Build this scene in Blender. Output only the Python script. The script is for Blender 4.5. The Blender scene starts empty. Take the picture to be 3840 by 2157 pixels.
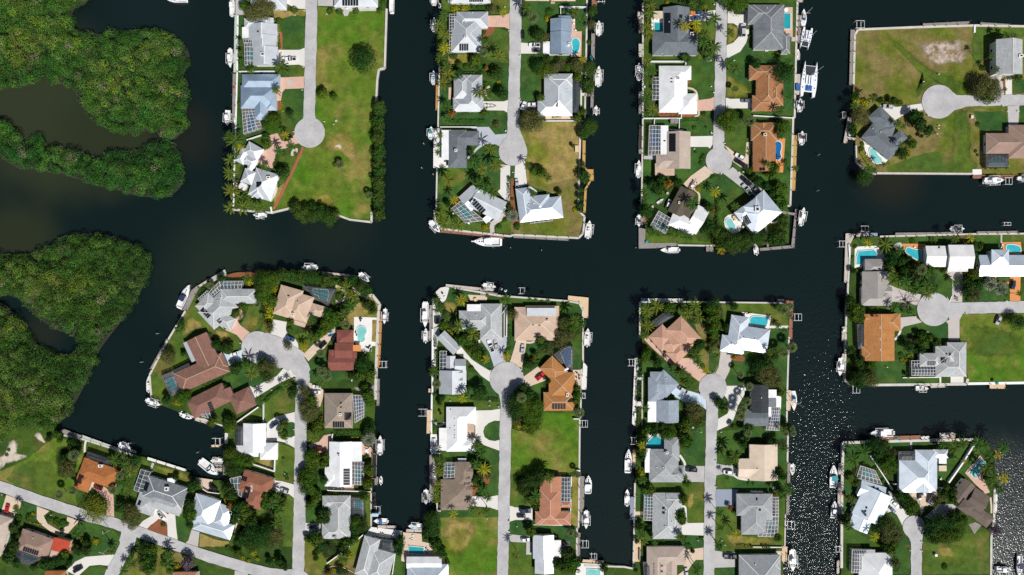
import bpy,math,random
import numpy as np
R=math.radians
random.seed(7)
S=bpy.context.scene
COL=S.collection
CAM_H=350.0
# ---------------------------------------------------------------- camera, sky, sun, exposure
cam=bpy.data.cameras.new('camera');cam_o=bpy.data.objects.new('camera',cam);COL.objects.link(cam_o)
cam_o.location=(0,0,CAM_H);cam_o.rotation_euler=(0,0,0)
cam.sensor_width=36;cam.lens=36*CAM_H/480.0
cam.clip_start=1;cam.clip_end=6000
S.camera=cam_o;S.cycles.use_denoising=False;S.cycles.sample_clamp_direct=13.0
SUN_DIR=np.array([0.46,-0.68,1.0]);SUN_DIR/=np.linalg.norm(SUN_DIR)
SUN_EL=math.asin(SUN_DIR[2]);SUN_AZ=math.atan2(SUN_DIR[0],SUN_DIR[1])
w=bpy.data.worlds.new('World');S.world=w;w.use_nodes=True
nt=w.node_tree;bg=nt.nodes['Background']
sky=nt.nodes.new('ShaderNodeTexSky');sky.sky_type='NISHITA';sky.sun_disc=False
sky.sun_elevation=SUN_EL;sky.sun_rotation=SUN_AZ
nt.links.new(sky.outputs[0],bg.inputs[0]);bg.inputs[1].default_value=0.05
sun=bpy.data.lights.new('sun','SUN');sun.energy=4.8;sun.angle=R(0.53);sun.color=(1.0,0.968,0.92)
sun_o=bpy.data.objects.new('sun',sun);COL.objects.link(sun_o)
sun_o.location=tuple(SUN_DIR*200)
from mathutils import Vector
sun_o.rotation_euler=Vector(SUN_DIR).to_track_quat('Z','Y').to_euler()
S.view_settings.view_transform='Standard';S.view_settings.look='None'
S.view_settings.exposure=0.03;S.view_settings.gamma=1.0
# ---------------------------------------------------------------- photograph tiles -> metres
TILES={k:v for k,v in[
('A1',(840,0,3.0141)),('A2',(840,400,3.0141)),('M',(0,0,2.0094)),('O',(0,0,0.6708)),
('B1',(1580,0,2.679)),('B2',(1580,430,2.679)),('C1',(2380,0,2.679)),('C2',(2380,430,2.679)),
('D1',(3120,60,2.679)),('D2',(3120,590,2.679)),('D3',(3120,1090,2.679)),
('E1',(520,980,2.679)),('E2',(900,980,2.679)),('G1',(0,1617,2.679)),('G2',(700,1510,2.679)),('G3',(840,1617,2.679)),
('F1',(1560,1040,2.679)),('F2',(1560,1470,2.679)),('F3',(1560,1617,2.679)),
('H1',(2340,1077,2.679)),('H2',(2340,1617,2.679)),('I1',(3120,1570,2.679)),('I2',(3120,1617,2.679))]}
CUR=['A1']
def T(n):CUR[0]=n
def src(x,y,t=None):
 a,b,k=TILES[t or CUR[0]]
 return(a+x/k,b+y/k)
def wxy(sx,sy,h=0.0):
 f=(CAM_H-h)/CAM_H/8.0
 return((sx-1920.0)*f,(1078.5-sy)*f)
def W(x,y,h=0.0,t=None):return wxy(*src(x,y,t),h)
class SP(list):
 def __add__(s,o):return SP(list(s)+list(o))
def P(t,pts):return SP(wxy(*src(x,y,t))for x,y in pts)
def WP(pts,h=0.0):return list(pts)if isinstance(pts,SP)else[W(x,y,h)for x,y in pts]
def ppm():return TILES[CUR[0]][2]*8.0
def smooth(pts,n=5):
 out=[];N=len(pts)
 for i in range(N):
  p0,p1,p2,p3=pts[i-1],pts[i],pts[(i+1)%N],pts[(i+2)%N]
  for j in range(n):
   t=j/n
   out.append(tuple(0.5*((2*b)+(-a+c)*t+(2*a-5*b+4*c-d)*t*t+(-a+3*b-3*c+d)*t**3)for a,b,c,d in zip(p0,p1,p2,p3)))
 return out
MATS={}
def lin(c):return tuple(c)+(1.0,)
def new_mat(name):
 m=bpy.data.materials.new(name);m.use_nodes=True
 n=m.node_tree.nodes;b=n['Principled BSDF']
 return m,n,m.node_tree.links,b
def vmul(c,f):return tuple(max(0.0,min(1.0,v*f))for v in c)
def mat(key,rgb,rough=0.7,var=0.12,scale=0.6,fine=0.08,fscale=6.0,metal=0.0,bump=0.0,tint=0.0,rnd=0.0,spec=0.5):
 """colour that varies over two sizes of noise; rnd = difference from object to object"""
 m,n,l,b=new_mat(key)
 geo=n.new('ShaderNodeNewGeometry')
 def noise(sc,det=4.0):
  t=n.new('ShaderNodeTexNoise');t.inputs['Scale'].default_value=sc;t.inputs['Detail'].default_value=det
  l.new(geo.outputs['Position'],t.inputs['Vector']);return t
 a=noise(scale);f=noise(fscale,2.0)
 mx=n.new('ShaderNodeMath');mx.operation='MULTIPLY_ADD';mx.inputs[1].default_value=3.2*var;mx.inputs[2].default_value=1-1.6*var-1.6*fine
 l.new(a.outputs[0],mx.inputs[0])
 my=n.new('ShaderNodeMath');my.operation='MULTIPLY_ADD';my.inputs[1].default_value=3.2*fine
 l.new(f.outputs[0],my.inputs[0]);l.new(mx.outputs[0],my.inputs[2])
 last=my
 if rnd:
  oi=n.new('ShaderNodeObjectInfo')
  mr=n.new('ShaderNodeMath');mr.operation='MULTIPLY_ADD';mr.inputs[1].default_value=2*rnd;mr.inputs[2].default_value=1-rnd
  l.new(oi.outputs['Random'],mr.inputs[0])
  mm=n.new('ShaderNodeMath');mm.operation='MULTIPLY';l.new(mr.outputs[0],mm.inputs[0]);l.new(my.outputs[0],mm.inputs[1]);last=mm
 vm=n.new('ShaderNodeVectorMath');vm.operation='SCALE';vm.inputs[0].default_value=rgb
 l.new(last.outputs[0],vm.inputs['Scale']);l.new(vm.outputs[0],b.inputs['Base Color'])
 b.inputs['Roughness'].default_value=rough;b.inputs['Metallic'].default_value=metal
 b.inputs['Specular IOR Level'].default_value=spec
 if bump:
  bp=n.new('ShaderNodeBump');bp.inputs['Strength'].default_value=bump;bp.inputs['Distance'].default_value=0.05
  l.new(f.outputs[0],bp.inputs['Height']);l.new(bp.outputs[0],b.inputs['Normal'])
 MATS[key]=m
 return m
def roof_mat(key,rgb,kind,rough=0.75,streak=0.12,metal=0.0):
 """UV: u along the eave, v up the slope, in metres"""
 m,n,l,b=new_mat('roof_'+key)
 uv=n.new('ShaderNodeUVMap');geo=n.new('ShaderNodeNewGeometry')
 sep=n.new('ShaderNodeSeparateXYZ');l.new(uv.outputs[0],sep.inputs[0])
 def math_(op,a,bb,c=None):
  x=n.new('ShaderNodeMath');x.operation=op
  for i,v in enumerate((a,bb)+((c,)if c is not None else())):
   if hasattr(v,'is_output'):l.new(v,x.inputs[i])
   else:x.inputs[i].default_value=v
  return x.outputs[0]
 big=n.new('ShaderNodeTexNoise');big.inputs['Scale'].default_value=0.28;big.inputs['Detail'].default_value=5
 l.new(geo.outputs['Position'],big.inputs['Vector'])
 mp=n.new('ShaderNodeMapping');mp.inputs['Scale'].default_value=(1.6,0.16,1);l.new(uv.outputs[0],mp.inputs[0])
 st=n.new('ShaderNodeTexNoise');st.inputs['Scale'].default_value=1.0;st.inputs['Detail'].default_value=4
 l.new(mp.outputs[0],st.inputs['Vector'])
 f=math_('MULTIPLY_ADD',big.outputs[0],0.5,0.75)
 f2=math_('MULTIPLY_ADD',st.outputs[0],2.4*streak,1-1.2*streak)
 f=math_('MULTIPLY',f,f2)
 if kind=='metal':
  pu=math_('FRACT',math_('DIVIDE',sep.outputs[0],0.62),0.0)
  seam=math_('GREATER_THAN',pu,0.84)
  f=math_('MULTIPLY',f,math_('MULTIPLY_ADD',seam,-0.13,1.0))
 elif kind=='tile':
  pu=math_('SINE',math_('MULTIPLY',sep.outputs[0],18.0),0.0)
  pv=math_('FRACT',math_('DIVIDE',sep.outputs[1],0.42),0.0)
  f=math_('MULTIPLY',f,math_('MULTIPLY_ADD',pu,0.06,1.0))
  f=math_('MULTIPLY',f,math_('MULTIPLY_ADD',math_('LESS_THAN',pv,0.28),-0.16,1.0))
  cell=n.new('ShaderNodeTexWhiteNoise');cell.noise_dimensions='2D'
  cm=n.new('ShaderNodeVectorMath');cm.operation='FLOOR'
  cs=n.new('ShaderNodeMapping');cs.inputs['Scale'].default_value=(2.2,2.4,1);l.new(uv.outputs[0],cs.inputs[0])
  l.new(cs.outputs[0],cm.inputs[0]);l.new(cm.outputs[0],cell.inputs['Vector'])
  f=math_('MULTIPLY',f,math_('MULTIPLY_ADD',cell.outputs['Value'],0.12,0.94))
 else:
  cell=n.new('ShaderNodeTexWhiteNoise');cell.noise_dimensions='2D'
  cm=n.new('ShaderNodeVectorMath');cm.operation='FLOOR'
  cs=n.new('ShaderNodeMapping');cs.inputs['Scale'].default_value=(1.4,3.4,1);l.new(uv.outputs[0],cs.inputs[0])
  l.new(cs.outputs[0],cm.inputs[0]);l.new(cm.outputs[0],cell.inputs['Vector'])
  f=math_('MULTIPLY',f,math_('MULTIPLY_ADD',cell.outputs['Value'],0.26,0.87))
 vm=n.new('ShaderNodeVectorMath');vm.operation='SCALE';vm.inputs[0].default_value=rgb
 l.new(f,vm.inputs['Scale']);l.new(vm.outputs[0],b.inputs['Base Color'])
 b.inputs['Roughness'].default_value=rough
 b.inputs['Specular IOR Level'].default_value=0.5 if kind=='metal' else 0.25
 b.inputs['Metallic'].default_value=metal
 MATS[key]=m
def soften(m,n,l,b):
 """the patch thins out towards its rim"""
 at=n.new('ShaderNodeAttribute');at.attribute_name='fade';geo=n.new('ShaderNodeNewGeometry')
 t=n.new('ShaderNodeTexNoise');t.inputs['Scale'].default_value=0.35;t.inputs['Detail'].default_value=7;t.inputs['Roughness'].default_value=0.65;l.new(geo.outputs['Position'],t.inputs['Vector'])
 a=n.new('ShaderNodeMath');a.operation='MULTIPLY_ADD';a.inputs[1].default_value=1.5;a.inputs[2].default_value=-0.75;l.new(t.outputs[0],a.inputs[0])
 c=n.new('ShaderNodeMath');c.operation='ADD';l.new(a.outputs[0],c.inputs[0]);l.new(at.outputs['Fac'],c.inputs[1])
 r=n.new('ShaderNodeMapRange');r.interpolation_type='SMOOTHSTEP';r.inputs[1].default_value=0.15;r.inputs[2].default_value=0.85;l.new(c.outputs[0],r.inputs[0])
 tr=n.new('ShaderNodeBsdfTransparent');mx=n.new('ShaderNodeMixShader');l.new(r.outputs[0],mx.inputs[0]);l.new(tr.outputs[0],mx.inputs[1]);l.new(b.outputs[0],mx.inputs[2]);l.new(mx.outputs[0],n['Material Output'].inputs[0])
def grass_mat(key,green,dry,bright,dryness,scale=0.045,soft=False):
 if not soft and key!='land':grass_mat(key+'_soft',green,dry,bright,dryness,scale,True)
 m,n,l,b=new_mat('grass_'+key)
 geo=n.new('ShaderNodeNewGeometry')
 def noise(sc,det,rough=0.55):
  t=n.new('ShaderNodeTexNoise');t.inputs['Scale'].default_value=sc;t.inputs['Detail'].default_value=det
  t.inputs['Roughness'].default_value=rough
  l.new(geo.outputs['Position'],t.inputs['Vector']);return t.outputs[0]
 def ramp(v,a,bb):
  r=n.new('ShaderNodeMapRange');r.interpolation_type='SMOOTHSTEP'
  r.inputs[1].default_value=a;r.inputs[2].default_value=bb;l.new(v,r.inputs[0]);return r.outputs[0]
 def mix(f,a,bb):
  x=n.new('ShaderNodeMix');x.data_type='RGBA';l.new(f,x.inputs[0])
  for v,s in((a,x.inputs[6]),(bb,x.inputs[7])):
   if isinstance(v,tuple):s.default_value=lin(v)
   else:l.new(v,s)
  return x.outputs[2]
 c=mix(ramp(noise(scale*0.7,5),0.40,0.62),green,bright)
 c=mix(ramp(noise(scale,8,0.62),0.62-dryness*0.35,0.80-dryness*0.35),c,dry)
 fine=noise(1.3,6,0.7)
 fm=n.new('ShaderNodeMath');fm.operation='MULTIPLY_ADD';fm.inputs[1].default_value=1.3;fm.inputs[2].default_value=0.35;l.new(fine,fm.inputs[0])
 mid=n.new('ShaderNodeMath');mid.operation='MULTIPLY_ADD';mid.inputs[1].default_value=1.5;mid.inputs[2].default_value=0.25;l.new(noise(0.22,4,0.6),mid.inputs[0])
 fx=n.new('ShaderNodeMath');fx.operation='MULTIPLY';l.new(fm.outputs[0],fx.inputs[0]);l.new(mid.outputs[0],fx.inputs[1]);fm=fx
 vm=n.new('ShaderNodeVectorMath');vm.operation='SCALE';l.new(c,vm.inputs[0]);l.new(fm.outputs[0],vm.inputs['Scale'])
 l.new(vm.outputs[0],b.inputs['Base Color']);b.inputs['Roughness'].default_value=0.95
 b.inputs['Specular IOR Level'].default_value=0.1
 if soft:soften(m,n,l,b)
 MATS[key]=m
def leaf_mat(key,rgb,var=0.25,attr=False):
 m,n,l,b=new_mat('leaf_'+key)
 geo=n.new('ShaderNodeNewGeometry');oi=n.new('ShaderNodeObjectInfo')
 ns=n.new('ShaderNodeTexNoise');ns.inputs['Scale'].default_value=0.9;ns.inputs['Detail'].default_value=3
 l.new(geo.outputs['Position'],ns.inputs['Vector'])
 h=n.new('ShaderNodeHueSaturation')
 if attr:
  a=n.new('ShaderNodeAttribute');a.attribute_name='tint';l.new(a.outputs['Color'],h.inputs['Color'])
 else:h.inputs['Color'].default_value=lin(rgb)
 mh=n.new('ShaderNodeMath');mh.operation='MULTIPLY_ADD';mh.inputs[1].default_value=0.05;mh.inputs[2].default_value=0.475
 l.new(oi.outputs['Random'],mh.inputs[0]);l.new(mh.outputs[0],h.inputs['Hue'])
 v1=n.new('ShaderNodeMath');v1.operation='MULTIPLY_ADD';v1.inputs[1].default_value=2*var;v1.inputs[2].default_value=1-var
 l.new(geo.outputs['Random Per Island'],v1.inputs[0])
 v2=n.new('ShaderNodeMath');v2.operation='MULTIPLY_ADD';v2.inputs[1].default_value=1.2;v2.inputs[2].default_value=0.4
 l.new(ns.outputs[0],v2.inputs[0])
 v3=n.new('ShaderNodeMath');v3.operation='MULTIPLY';l.new(v1.outputs[0],v3.inputs[0]);l.new(v2.outputs[0],v3.inputs[1])
 l.new(v3.outputs[0],h.inputs['Value']);l.new(h.outputs[0],b.inputs['Base Color'])
 b.inputs['Roughness'].default_value=0.65;b.inputs['Specular IOR Level'].default_value=0.12
 MATS[key]=m
GRASS_G=(0.030,0.066,0.010)
grass_mat('land',(0.030,0.062,0.013),(0.105,0.085,0.030),(0.050,0.092,0.013),0.26,0.06)  # dark base: soil, plus shade between the houses put into the colour
grass_mat('lush',(0.030,0.082,0.020),(0.088,0.100,0.022),(0.048,0.102,0.018),0.20,0.08)
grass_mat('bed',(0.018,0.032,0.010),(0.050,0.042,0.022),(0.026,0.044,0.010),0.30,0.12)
grass_mat('green',(0.060,0.108,0.018),(0.140,0.122,0.034),(0.082,0.126,0.016),0.30,0.07)
grass_mat('lot',(0.104,0.152,0.018),(0.205,0.176,0.048),(0.064,0.146,0.011),0.42,0.06)
grass_mat('dry',(0.170,0.165,0.026),(0.275,0.205,0.070),(0.115,0.148,0.015),0.64,0.06)
grass_mat('dusty',(0.124,0.134,0.020),(0.182,0.145,0.054),(0.076,0.122,0.012),0.58,0.06)
grass_mat('bare',(0.24,0.16,0.09),(0.46,0.38,0.32),(0.19,0.14,0.05),0.70,0.25)
mat('mud',(0.022,0.020,0.012),0.9)
mat('sand',(0.52,0.45,0.36),0.95,0.25,0.4,0.2,2.0)
m_=mat('sand_soft',(0.52,0.45,0.36),0.95,0.25,0.4,0.2,2.0);soften(m_,m_.node_tree.nodes,m_.node_tree.links,m_.node_tree.nodes['Principled BSDF'])
mat('mulch',(0.22,0.075,0.030),0.95,0.2,0.5,0.2,3.0)
mat('soil',(0.085,0.060,0.032),0.95,0.25,0.3,0.2,2.0)
mat('asphalt',(0.410,0.405,0.41),0.9,0.22,0.16,0.10,0.9)
mat('concrete',(0.62,0.60,0.565),0.85,0.07,0.15,0.03,2.0)
mat('concrete_old',(0.42,0.41,0.40),0.88,0.14,0.2,0.06,2.0)
mat('white_deck',(0.70,0.68,0.65),0.8,0.06,0.3,0.03,3.0)
mat('paver_pink',(0.56,0.36,0.285),0.85,0.10,0.5,0.12,2.6)
mat('paver_tan',(0.57,0.45,0.345),0.85,0.10,0.5,0.09,2.6)
mat('paver_grey',(0.46,0.42,0.395),0.85,0.10,0.4,0.09,2.6)
mat('paver_blue',(0.40,0.42,0.47),0.85,0.12,0.3,0.06,2.0)
mat('paint_blue',(0.47,0.57,0.66),0.7,0.06,0.2,0.03,2.0)
mat('paint_slate',(0.22,0.26,0.33),0.7,0.08,0.2,0.03,2.0)
mat('orange_deck',(0.60,0.24,0.065),0.75,0.08,0.4,0.05,2.0)
mat('brick_red',(0.32,0.095,0.055),0.9,0.15,0.6,0.1,3.0)
mat('deck_dark',(0.085,0.085,0.095),0.8,0.2,0.4,0.1,2.0)
mat('deck_cage',(0.27,0.215,0.18),0.8,0.12,0.4,0.1,2.0)
mat('wood_grey',(0.24,0.215,0.20),0.9,0.2,0.5,0.25,3.0)
mat('wood_pale',(0.46,0.41,0.36),0.9,0.15,0.5,0.2,3.0)
mat('wood_green',(0.43,0.50,0.44),0.9,0.10,0.3,0.1,2.0)
mat('wood_orange',(0.42,0.205,0.06),0.85,0.12,0.5,0.2,3.0)
mat('wood_yellow',(0.47,0.29,0.085),0.85,0.12,0.5,0.2,3.0)
mat('wood_red',(0.27,0.115,0.07),0.85,0.15,0.5,0.2,3.0)
mat('wood_tan',(0.62,0.45,0.28),0.85,0.10,0.5,0.12,3.0)
mat('piling',(0.10,0.085,0.07),0.9,0.25,1.0,0.2,4.0)
mat('seawall',(0.52,0.49,0.44),0.85,0.18,0.3,0.1,2.0)
mat('wall_white',(0.72,0.69,0.64),0.8,0.05,0.4,0.03,2.0)
mat('wall_cream',(0.62,0.52,0.38),0.8,0.06,0.4,0.03,2.0)
mat('fence_white',(0.74,0.74,0.73),0.6,0.05,0.4,0.03,2.0)
mat('fence_dark',(0.05,0.05,0.05),0.6)
mat('trim',(0.7,0.7,0.69),0.5,0.04)
mat('frame_white',(0.74,0.75,0.77),0.45,0.04)
mat('frame_dark',(0.05,0.042,0.038),0.45,0.1)
mat('trunk',(0.16,0.13,0.10),0.95,0.25,1.0,0.2,6.0)
mat('solar',(0.010,0.011,0.016),0.25,0.2,0.5)
mat('glass_dark',(0.012,0.016,0.02),0.08,0.05)
mat('door_brown',(0.14,0.07,0.03),0.5)
mat('garage_white',(0.68,0.68,0.66),0.5,0.04)
mat('gel_white',(0.78,0.79,0.80),0.25,0.04)
mat('gel_grey',(0.64,0.64,0.63),0.4,0.08)
mat('gel_cream',(0.66,0.60,0.48),0.35,0.06)
mat('canvas_blue',(0.02,0.10,0.32),0.7,0.12)
mat('canvas_navy',(0.012,0.02,0.07),0.7,0.12)
mat('canvas_teal',(0.02,0.25,0.29),0.7,0.12)
mat('canvas_black',(0.015,0.016,0.018),0.7,0.12)
mat('canvas_tan',(0.42,0.31,0.21),0.75,0.1)
mat('canvas_pale',(0.40,0.55,0.68),0.7,0.1)
mat('red_paint',(0.42,0.05,0.03),0.5,0.1)
mat('orange_paint',(0.62,0.19,0.03),0.5,0.1)
mat('motor_black',(0.02,0.02,0.022),0.35,0.1)
mat('alu',(0.62,0.63,0.64),0.35,0.06)
mat('rubber',(0.015,0.015,0.015),0.8)
for k_,c_ in dict(white=(0.76,0.77,0.78),silver=(0.42,0.44,0.46),black=(0.012,0.013,0.016),grey=(0.14,0.15,0.17),blue=(0.03,0.08,0.20),navy=(0.02,0.035,0.08),red=(0.50,0.012,0.012),maroon=(0.16,0.015,0.02)).items():
 m_=mat('car_'+k_,c_,0.25,0.02);m_.node_tree.nodes['Principled BSDF'].inputs['Coat Weight'].default_value=0.6
for k_,c_ in dict(teal=(0.02,0.30,0.34),aqua=(0.04,0.40,0.46),blue=(0.012,0.13,0.34),green=(0.03,0.22,0.21),pale=(0.20,0.52,0.50),deep=(0.012,0.13,0.155)).items():
 mat('pool_'+k_,c_,0.06,0.18,0.35,0.12,1.5)
roof_mat('mlb',(0.66,0.74,0.82),'metal',0.46,0.05,0.50)
roof_mat('mblue',(0.64,0.79,0.93),'metal',0.40,0.05,0.80)
roof_mat('mw',(0.73,0.74,0.75),'metal',0.5,0.03)
roof_mat('white',(0.69,0.69,0.68),'metal',0.6,0.04)
roof_mat('mg',(0.46,0.49,0.52),'metal',0.5,0.07,0.3)
roof_mat('mgl',(0.54,0.58,0.61),'metal',0.5,0.05,0.3)
roof_mat('sg',(0.284,0.301,0.314),'shingle',0.9,0.10)
roof_mat('sgl',(0.37,0.387,0.396),'shingle',0.9,0.08)
roof_mat('sdg',(0.133,0.155,0.172),'shingle',0.9,0.14)
roof_mat('sgs',(0.168,0.184,0.2),'shingle',0.9,0.32)
roof_mat('sgb',(0.258,0.301,0.353),'shingle',0.9,0.08)
roof_mat('sblack',(0.036,0.04,0.045),'shingle',0.9,0.3)
roof_mat('sbrown',(0.232,0.181,0.142),'shingle',0.9,0.07)
roof_mat('staupe',(0.272,0.228,0.188),'shingle',0.9,0.08)
roof_mat('sdbrown',(0.099,0.082,0.06),'shingle',0.9,0.2)
roof_mat('srust',(0.31,0.142,0.06),'shingle',0.9,0.1)
roof_mat('sorange',(0.387,0.172,0.056),'shingle',0.9,0.08)
roof_mat('sclay',(0.344,0.127,0.041),'shingle',0.9,0.1)
roof_mat('sredbrown',(0.211,0.109,0.083),'shingle',0.9,0.1)
roof_mat('smaroon',(0.205,0.072,0.055),'shingle',0.9,0.1)
roof_mat('sumber',(0.136,0.105,0.088),'shingle',0.9,0.12)
roof_mat('sbrick',(0.258,0.107,0.065),'shingle',0.9,0.1)
roof_mat('ttan',(0.516,0.378,0.288),'tile',0.85,0.08)
roof_mat('tbeige',(0.43,0.353,0.297),'tile',0.85,0.1)
roof_mat('tbrown',(0.301,0.202,0.159),'tile',0.85,0.12)
roof_mat('tpink',(0.482,0.284,0.198),'tile',0.85,0.1)
roof_mat('tterra',(0.404,0.185,0.112),'tile',0.85,0.14)
roof_mat('mtan',(0.568,0.464,0.353),'metal',0.6,0.05)
roof_mat('mtaupe',(0.292,0.271,0.254),'metal',0.6,0.06)
roof_mat('rred',(0.43,0.06,0.03),'shingle',0.8,0.06)
# leaves
for k_,c_ in dict(coco=(0.095,0.125,0.014),cocoy=(0.25,0.235,0.012),queen=(0.044,0.090,0.012),sabal=(0.105,0.140,0.050),lime=(0.105,0.140,0.010),silver=(0.17,0.20,0.135),
tree=(0.060,0.118,0.010),dark=(0.028,0.072,0.011),olive=(0.100,0.112,0.032),yellow=(0.25,0.25,0.010),shrub=(0.042,0.100,0.010),
mang=(0.042,0.090,0.013),rust=(0.25,0.125,0.022),mauve=(0.13,0.095,0.12),grey=(0.13,0.115,0.085)).items():
 leaf_mat(k_,c_)
leaf_mat('wood',(0,0,0),0.16,True)
# screen mesh of pool cages: half of the light gets through
def screen(key,rgb,alpha):
 m,n,l,b=new_mat('screen_'+key)
 tr=n.new('ShaderNodeBsdfTransparent');mx=n.new('ShaderNodeMixShader');mx.inputs[0].default_value=alpha
 b.inputs['Base Color'].default_value=lin(rgb);b.inputs['Roughness'].default_value=0.6
 l.new(tr.outputs[0],mx.inputs[1]);l.new(b.outputs[0],mx.inputs[2]);l.new(mx.outputs[0],n['Material Output'].inputs[0])
 MATS[key]=m
screen('screen',(0.10,0.115,0.125),0.42)
screen('screen_dark',(0.045,0.055,0.065),0.66)
# canal water: dark, with olive shallows and small waves
def water_mat():
 m,n,l,b=new_mat('water')
 geo=n.new('ShaderNodeNewGeometry')
 def noise(sc,det=3.0,vec=None):
  t=n.new('ShaderNodeTexNoise');t.inputs['Scale'].default_value=sc;t.inputs['Detail'].default_value=det
  l.new(vec or geo.outputs['Position'],t.inputs['Vector']);return t.outputs[0]
 def ball(cx,cy,r0,r1):
  d=n.new('ShaderNodeVectorMath');d.operation='DISTANCE';l.new(geo.outputs['Position'],d.inputs[0]);d.inputs[1].default_value=(cx,cy,-1)
  wob=n.new('ShaderNodeMath');wob.operation='MULTIPLY_ADD';wob.inputs[1].default_value=r1*0.5;l.new(big,wob.inputs[0]);l.new(d.outputs['Value'],wob.inputs[2])
  q=n.new('ShaderNodeMapRange');q.interpolation_type='SMOOTHSTEP'
  q.inputs[1].default_value=r0+r1*0.25;q.inputs[2].default_value=r1*1.25;q.inputs[3].default_value=1;q.inputs[4].default_value=0
  l.new(wob.outputs[0],q.inputs[0]);return q.outputs[0]
 big=noise(0.03,5)
 c=n.new('ShaderNodeMix');c.data_type='RGBA'
 c.inputs[6].default_value=lin((0.0030,0.0094,0.0090));c.inputs[7].default_value=lin((0.0052,0.0118,0.0098));l.new(big,c.inputs[0])
 col=c.outputs[2]
 for sx,sy,r0,r1,rgb in WATER_SHALLOWS:
  x=n.new('ShaderNodeMix');x.data_type='RGBA'
  wx,wy=wxy(sx,sy);l.new(ball(wx,wy,r0,r1),x.inputs[0]);l.new(col,x.inputs[6]);x.inputs[7].default_value=lin(rgb);col=x.outputs[2]
 l.new(col,b.inputs['Base Color']);b.inputs['Roughness'].default_value=0.07;b.inputs['IOR'].default_value=1.5
 sx=n.new('ShaderNodeSeparateXYZ');l.new(geo.outputs['Position'],sx.inputs[0])
 def step(v,e0,e1):
  r=n.new('ShaderNodeMapRange');r.interpolation_type='SMOOTHSTEP';r.inputs[1].default_value=min(e0,e1);r.inputs[2].default_value=max(e0,e1)
  if e0>e1:r.inputs[3].default_value=1;r.inputs[4].default_value=0
  l.new(v,r.inputs[0]);return r.outputs[0]
 def op(o,p,q):
  m_=n.new('ShaderNodeMath');m_.operation=o
  for i,v in enumerate((p,q)):
   if isinstance(v,(int,float)):m_.inputs[i].default_value=v
   else:l.new(v,m_.inputs[i])
  return m_.outputs[0]
 X,Y=sx.outputs[0],op('ADD',sx.outputs[1],op('MULTIPLY',noise(0.06,3),24.0))
 lake=op('MULTIPLY',step(X,200,224),step(Y,-40,-70))
 canal=op('MULTIPLY',op('MULTIPLY',step(X,122,140),step(X,172,152)),step(Y,60,-125))
 flick=n.new('ShaderNodeMapRange');flick.inputs[1].default_value=0.38;flick.inputs[2].default_value=0.64;flick.inputs[3].default_value=0.35;flick.inputs[4].default_value=1.7;l.new(noise(0.75,2),flick.inputs[0])
 h=op('ADD',op('MULTIPLY',noise(2.6,1.0),0.4),noise(1.3,1.0))
 amp=op('MAXIMUM',op('MULTIPLY',op('ADD',0.022,op('MULTIPLY',canal,WAVE)),flick.outputs[0]),op('MULTIPLY',lake,WAVE_LAKE))
 rg=op('ADD',0.055,op('MULTIPLY',lake,0.19));l.new(rg,b.inputs['Roughness'])
 bp=n.new('ShaderNodeBump');bp.inputs['Distance'].default_value=1.0;bp.inputs['Strength'].default_value=1.0;l.new(op('MULTIPLY',h,amp),bp.inputs['Height'])
 l.new(bp.outputs[0],b.inputs['Normal'])
 MATS['water']=m
WAVE,WAVE_LAKE=0.12,0.115
WATER_SHALLOWS=[(180,430,22,54,(0.027,0.034,0.015)),(420,500,12,36,(0.022,0.028,0.012)),(60,900,6,30,(0.020,0.026,0.012)),
(820,1020,6,42,(0.012,0.021,0.013)),(1250,850,4,30,(0.009,0.015,0.011)),(700,500,4,22,(0.011,0.014,0.010)),
(160,1240,3,14,(0.012,0.016,0.010)),(3350,655,3,22,(0.016,0.016,0.009)),(560,60,4,40,(0.006,0.013,0.013))]
water_mat()
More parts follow.
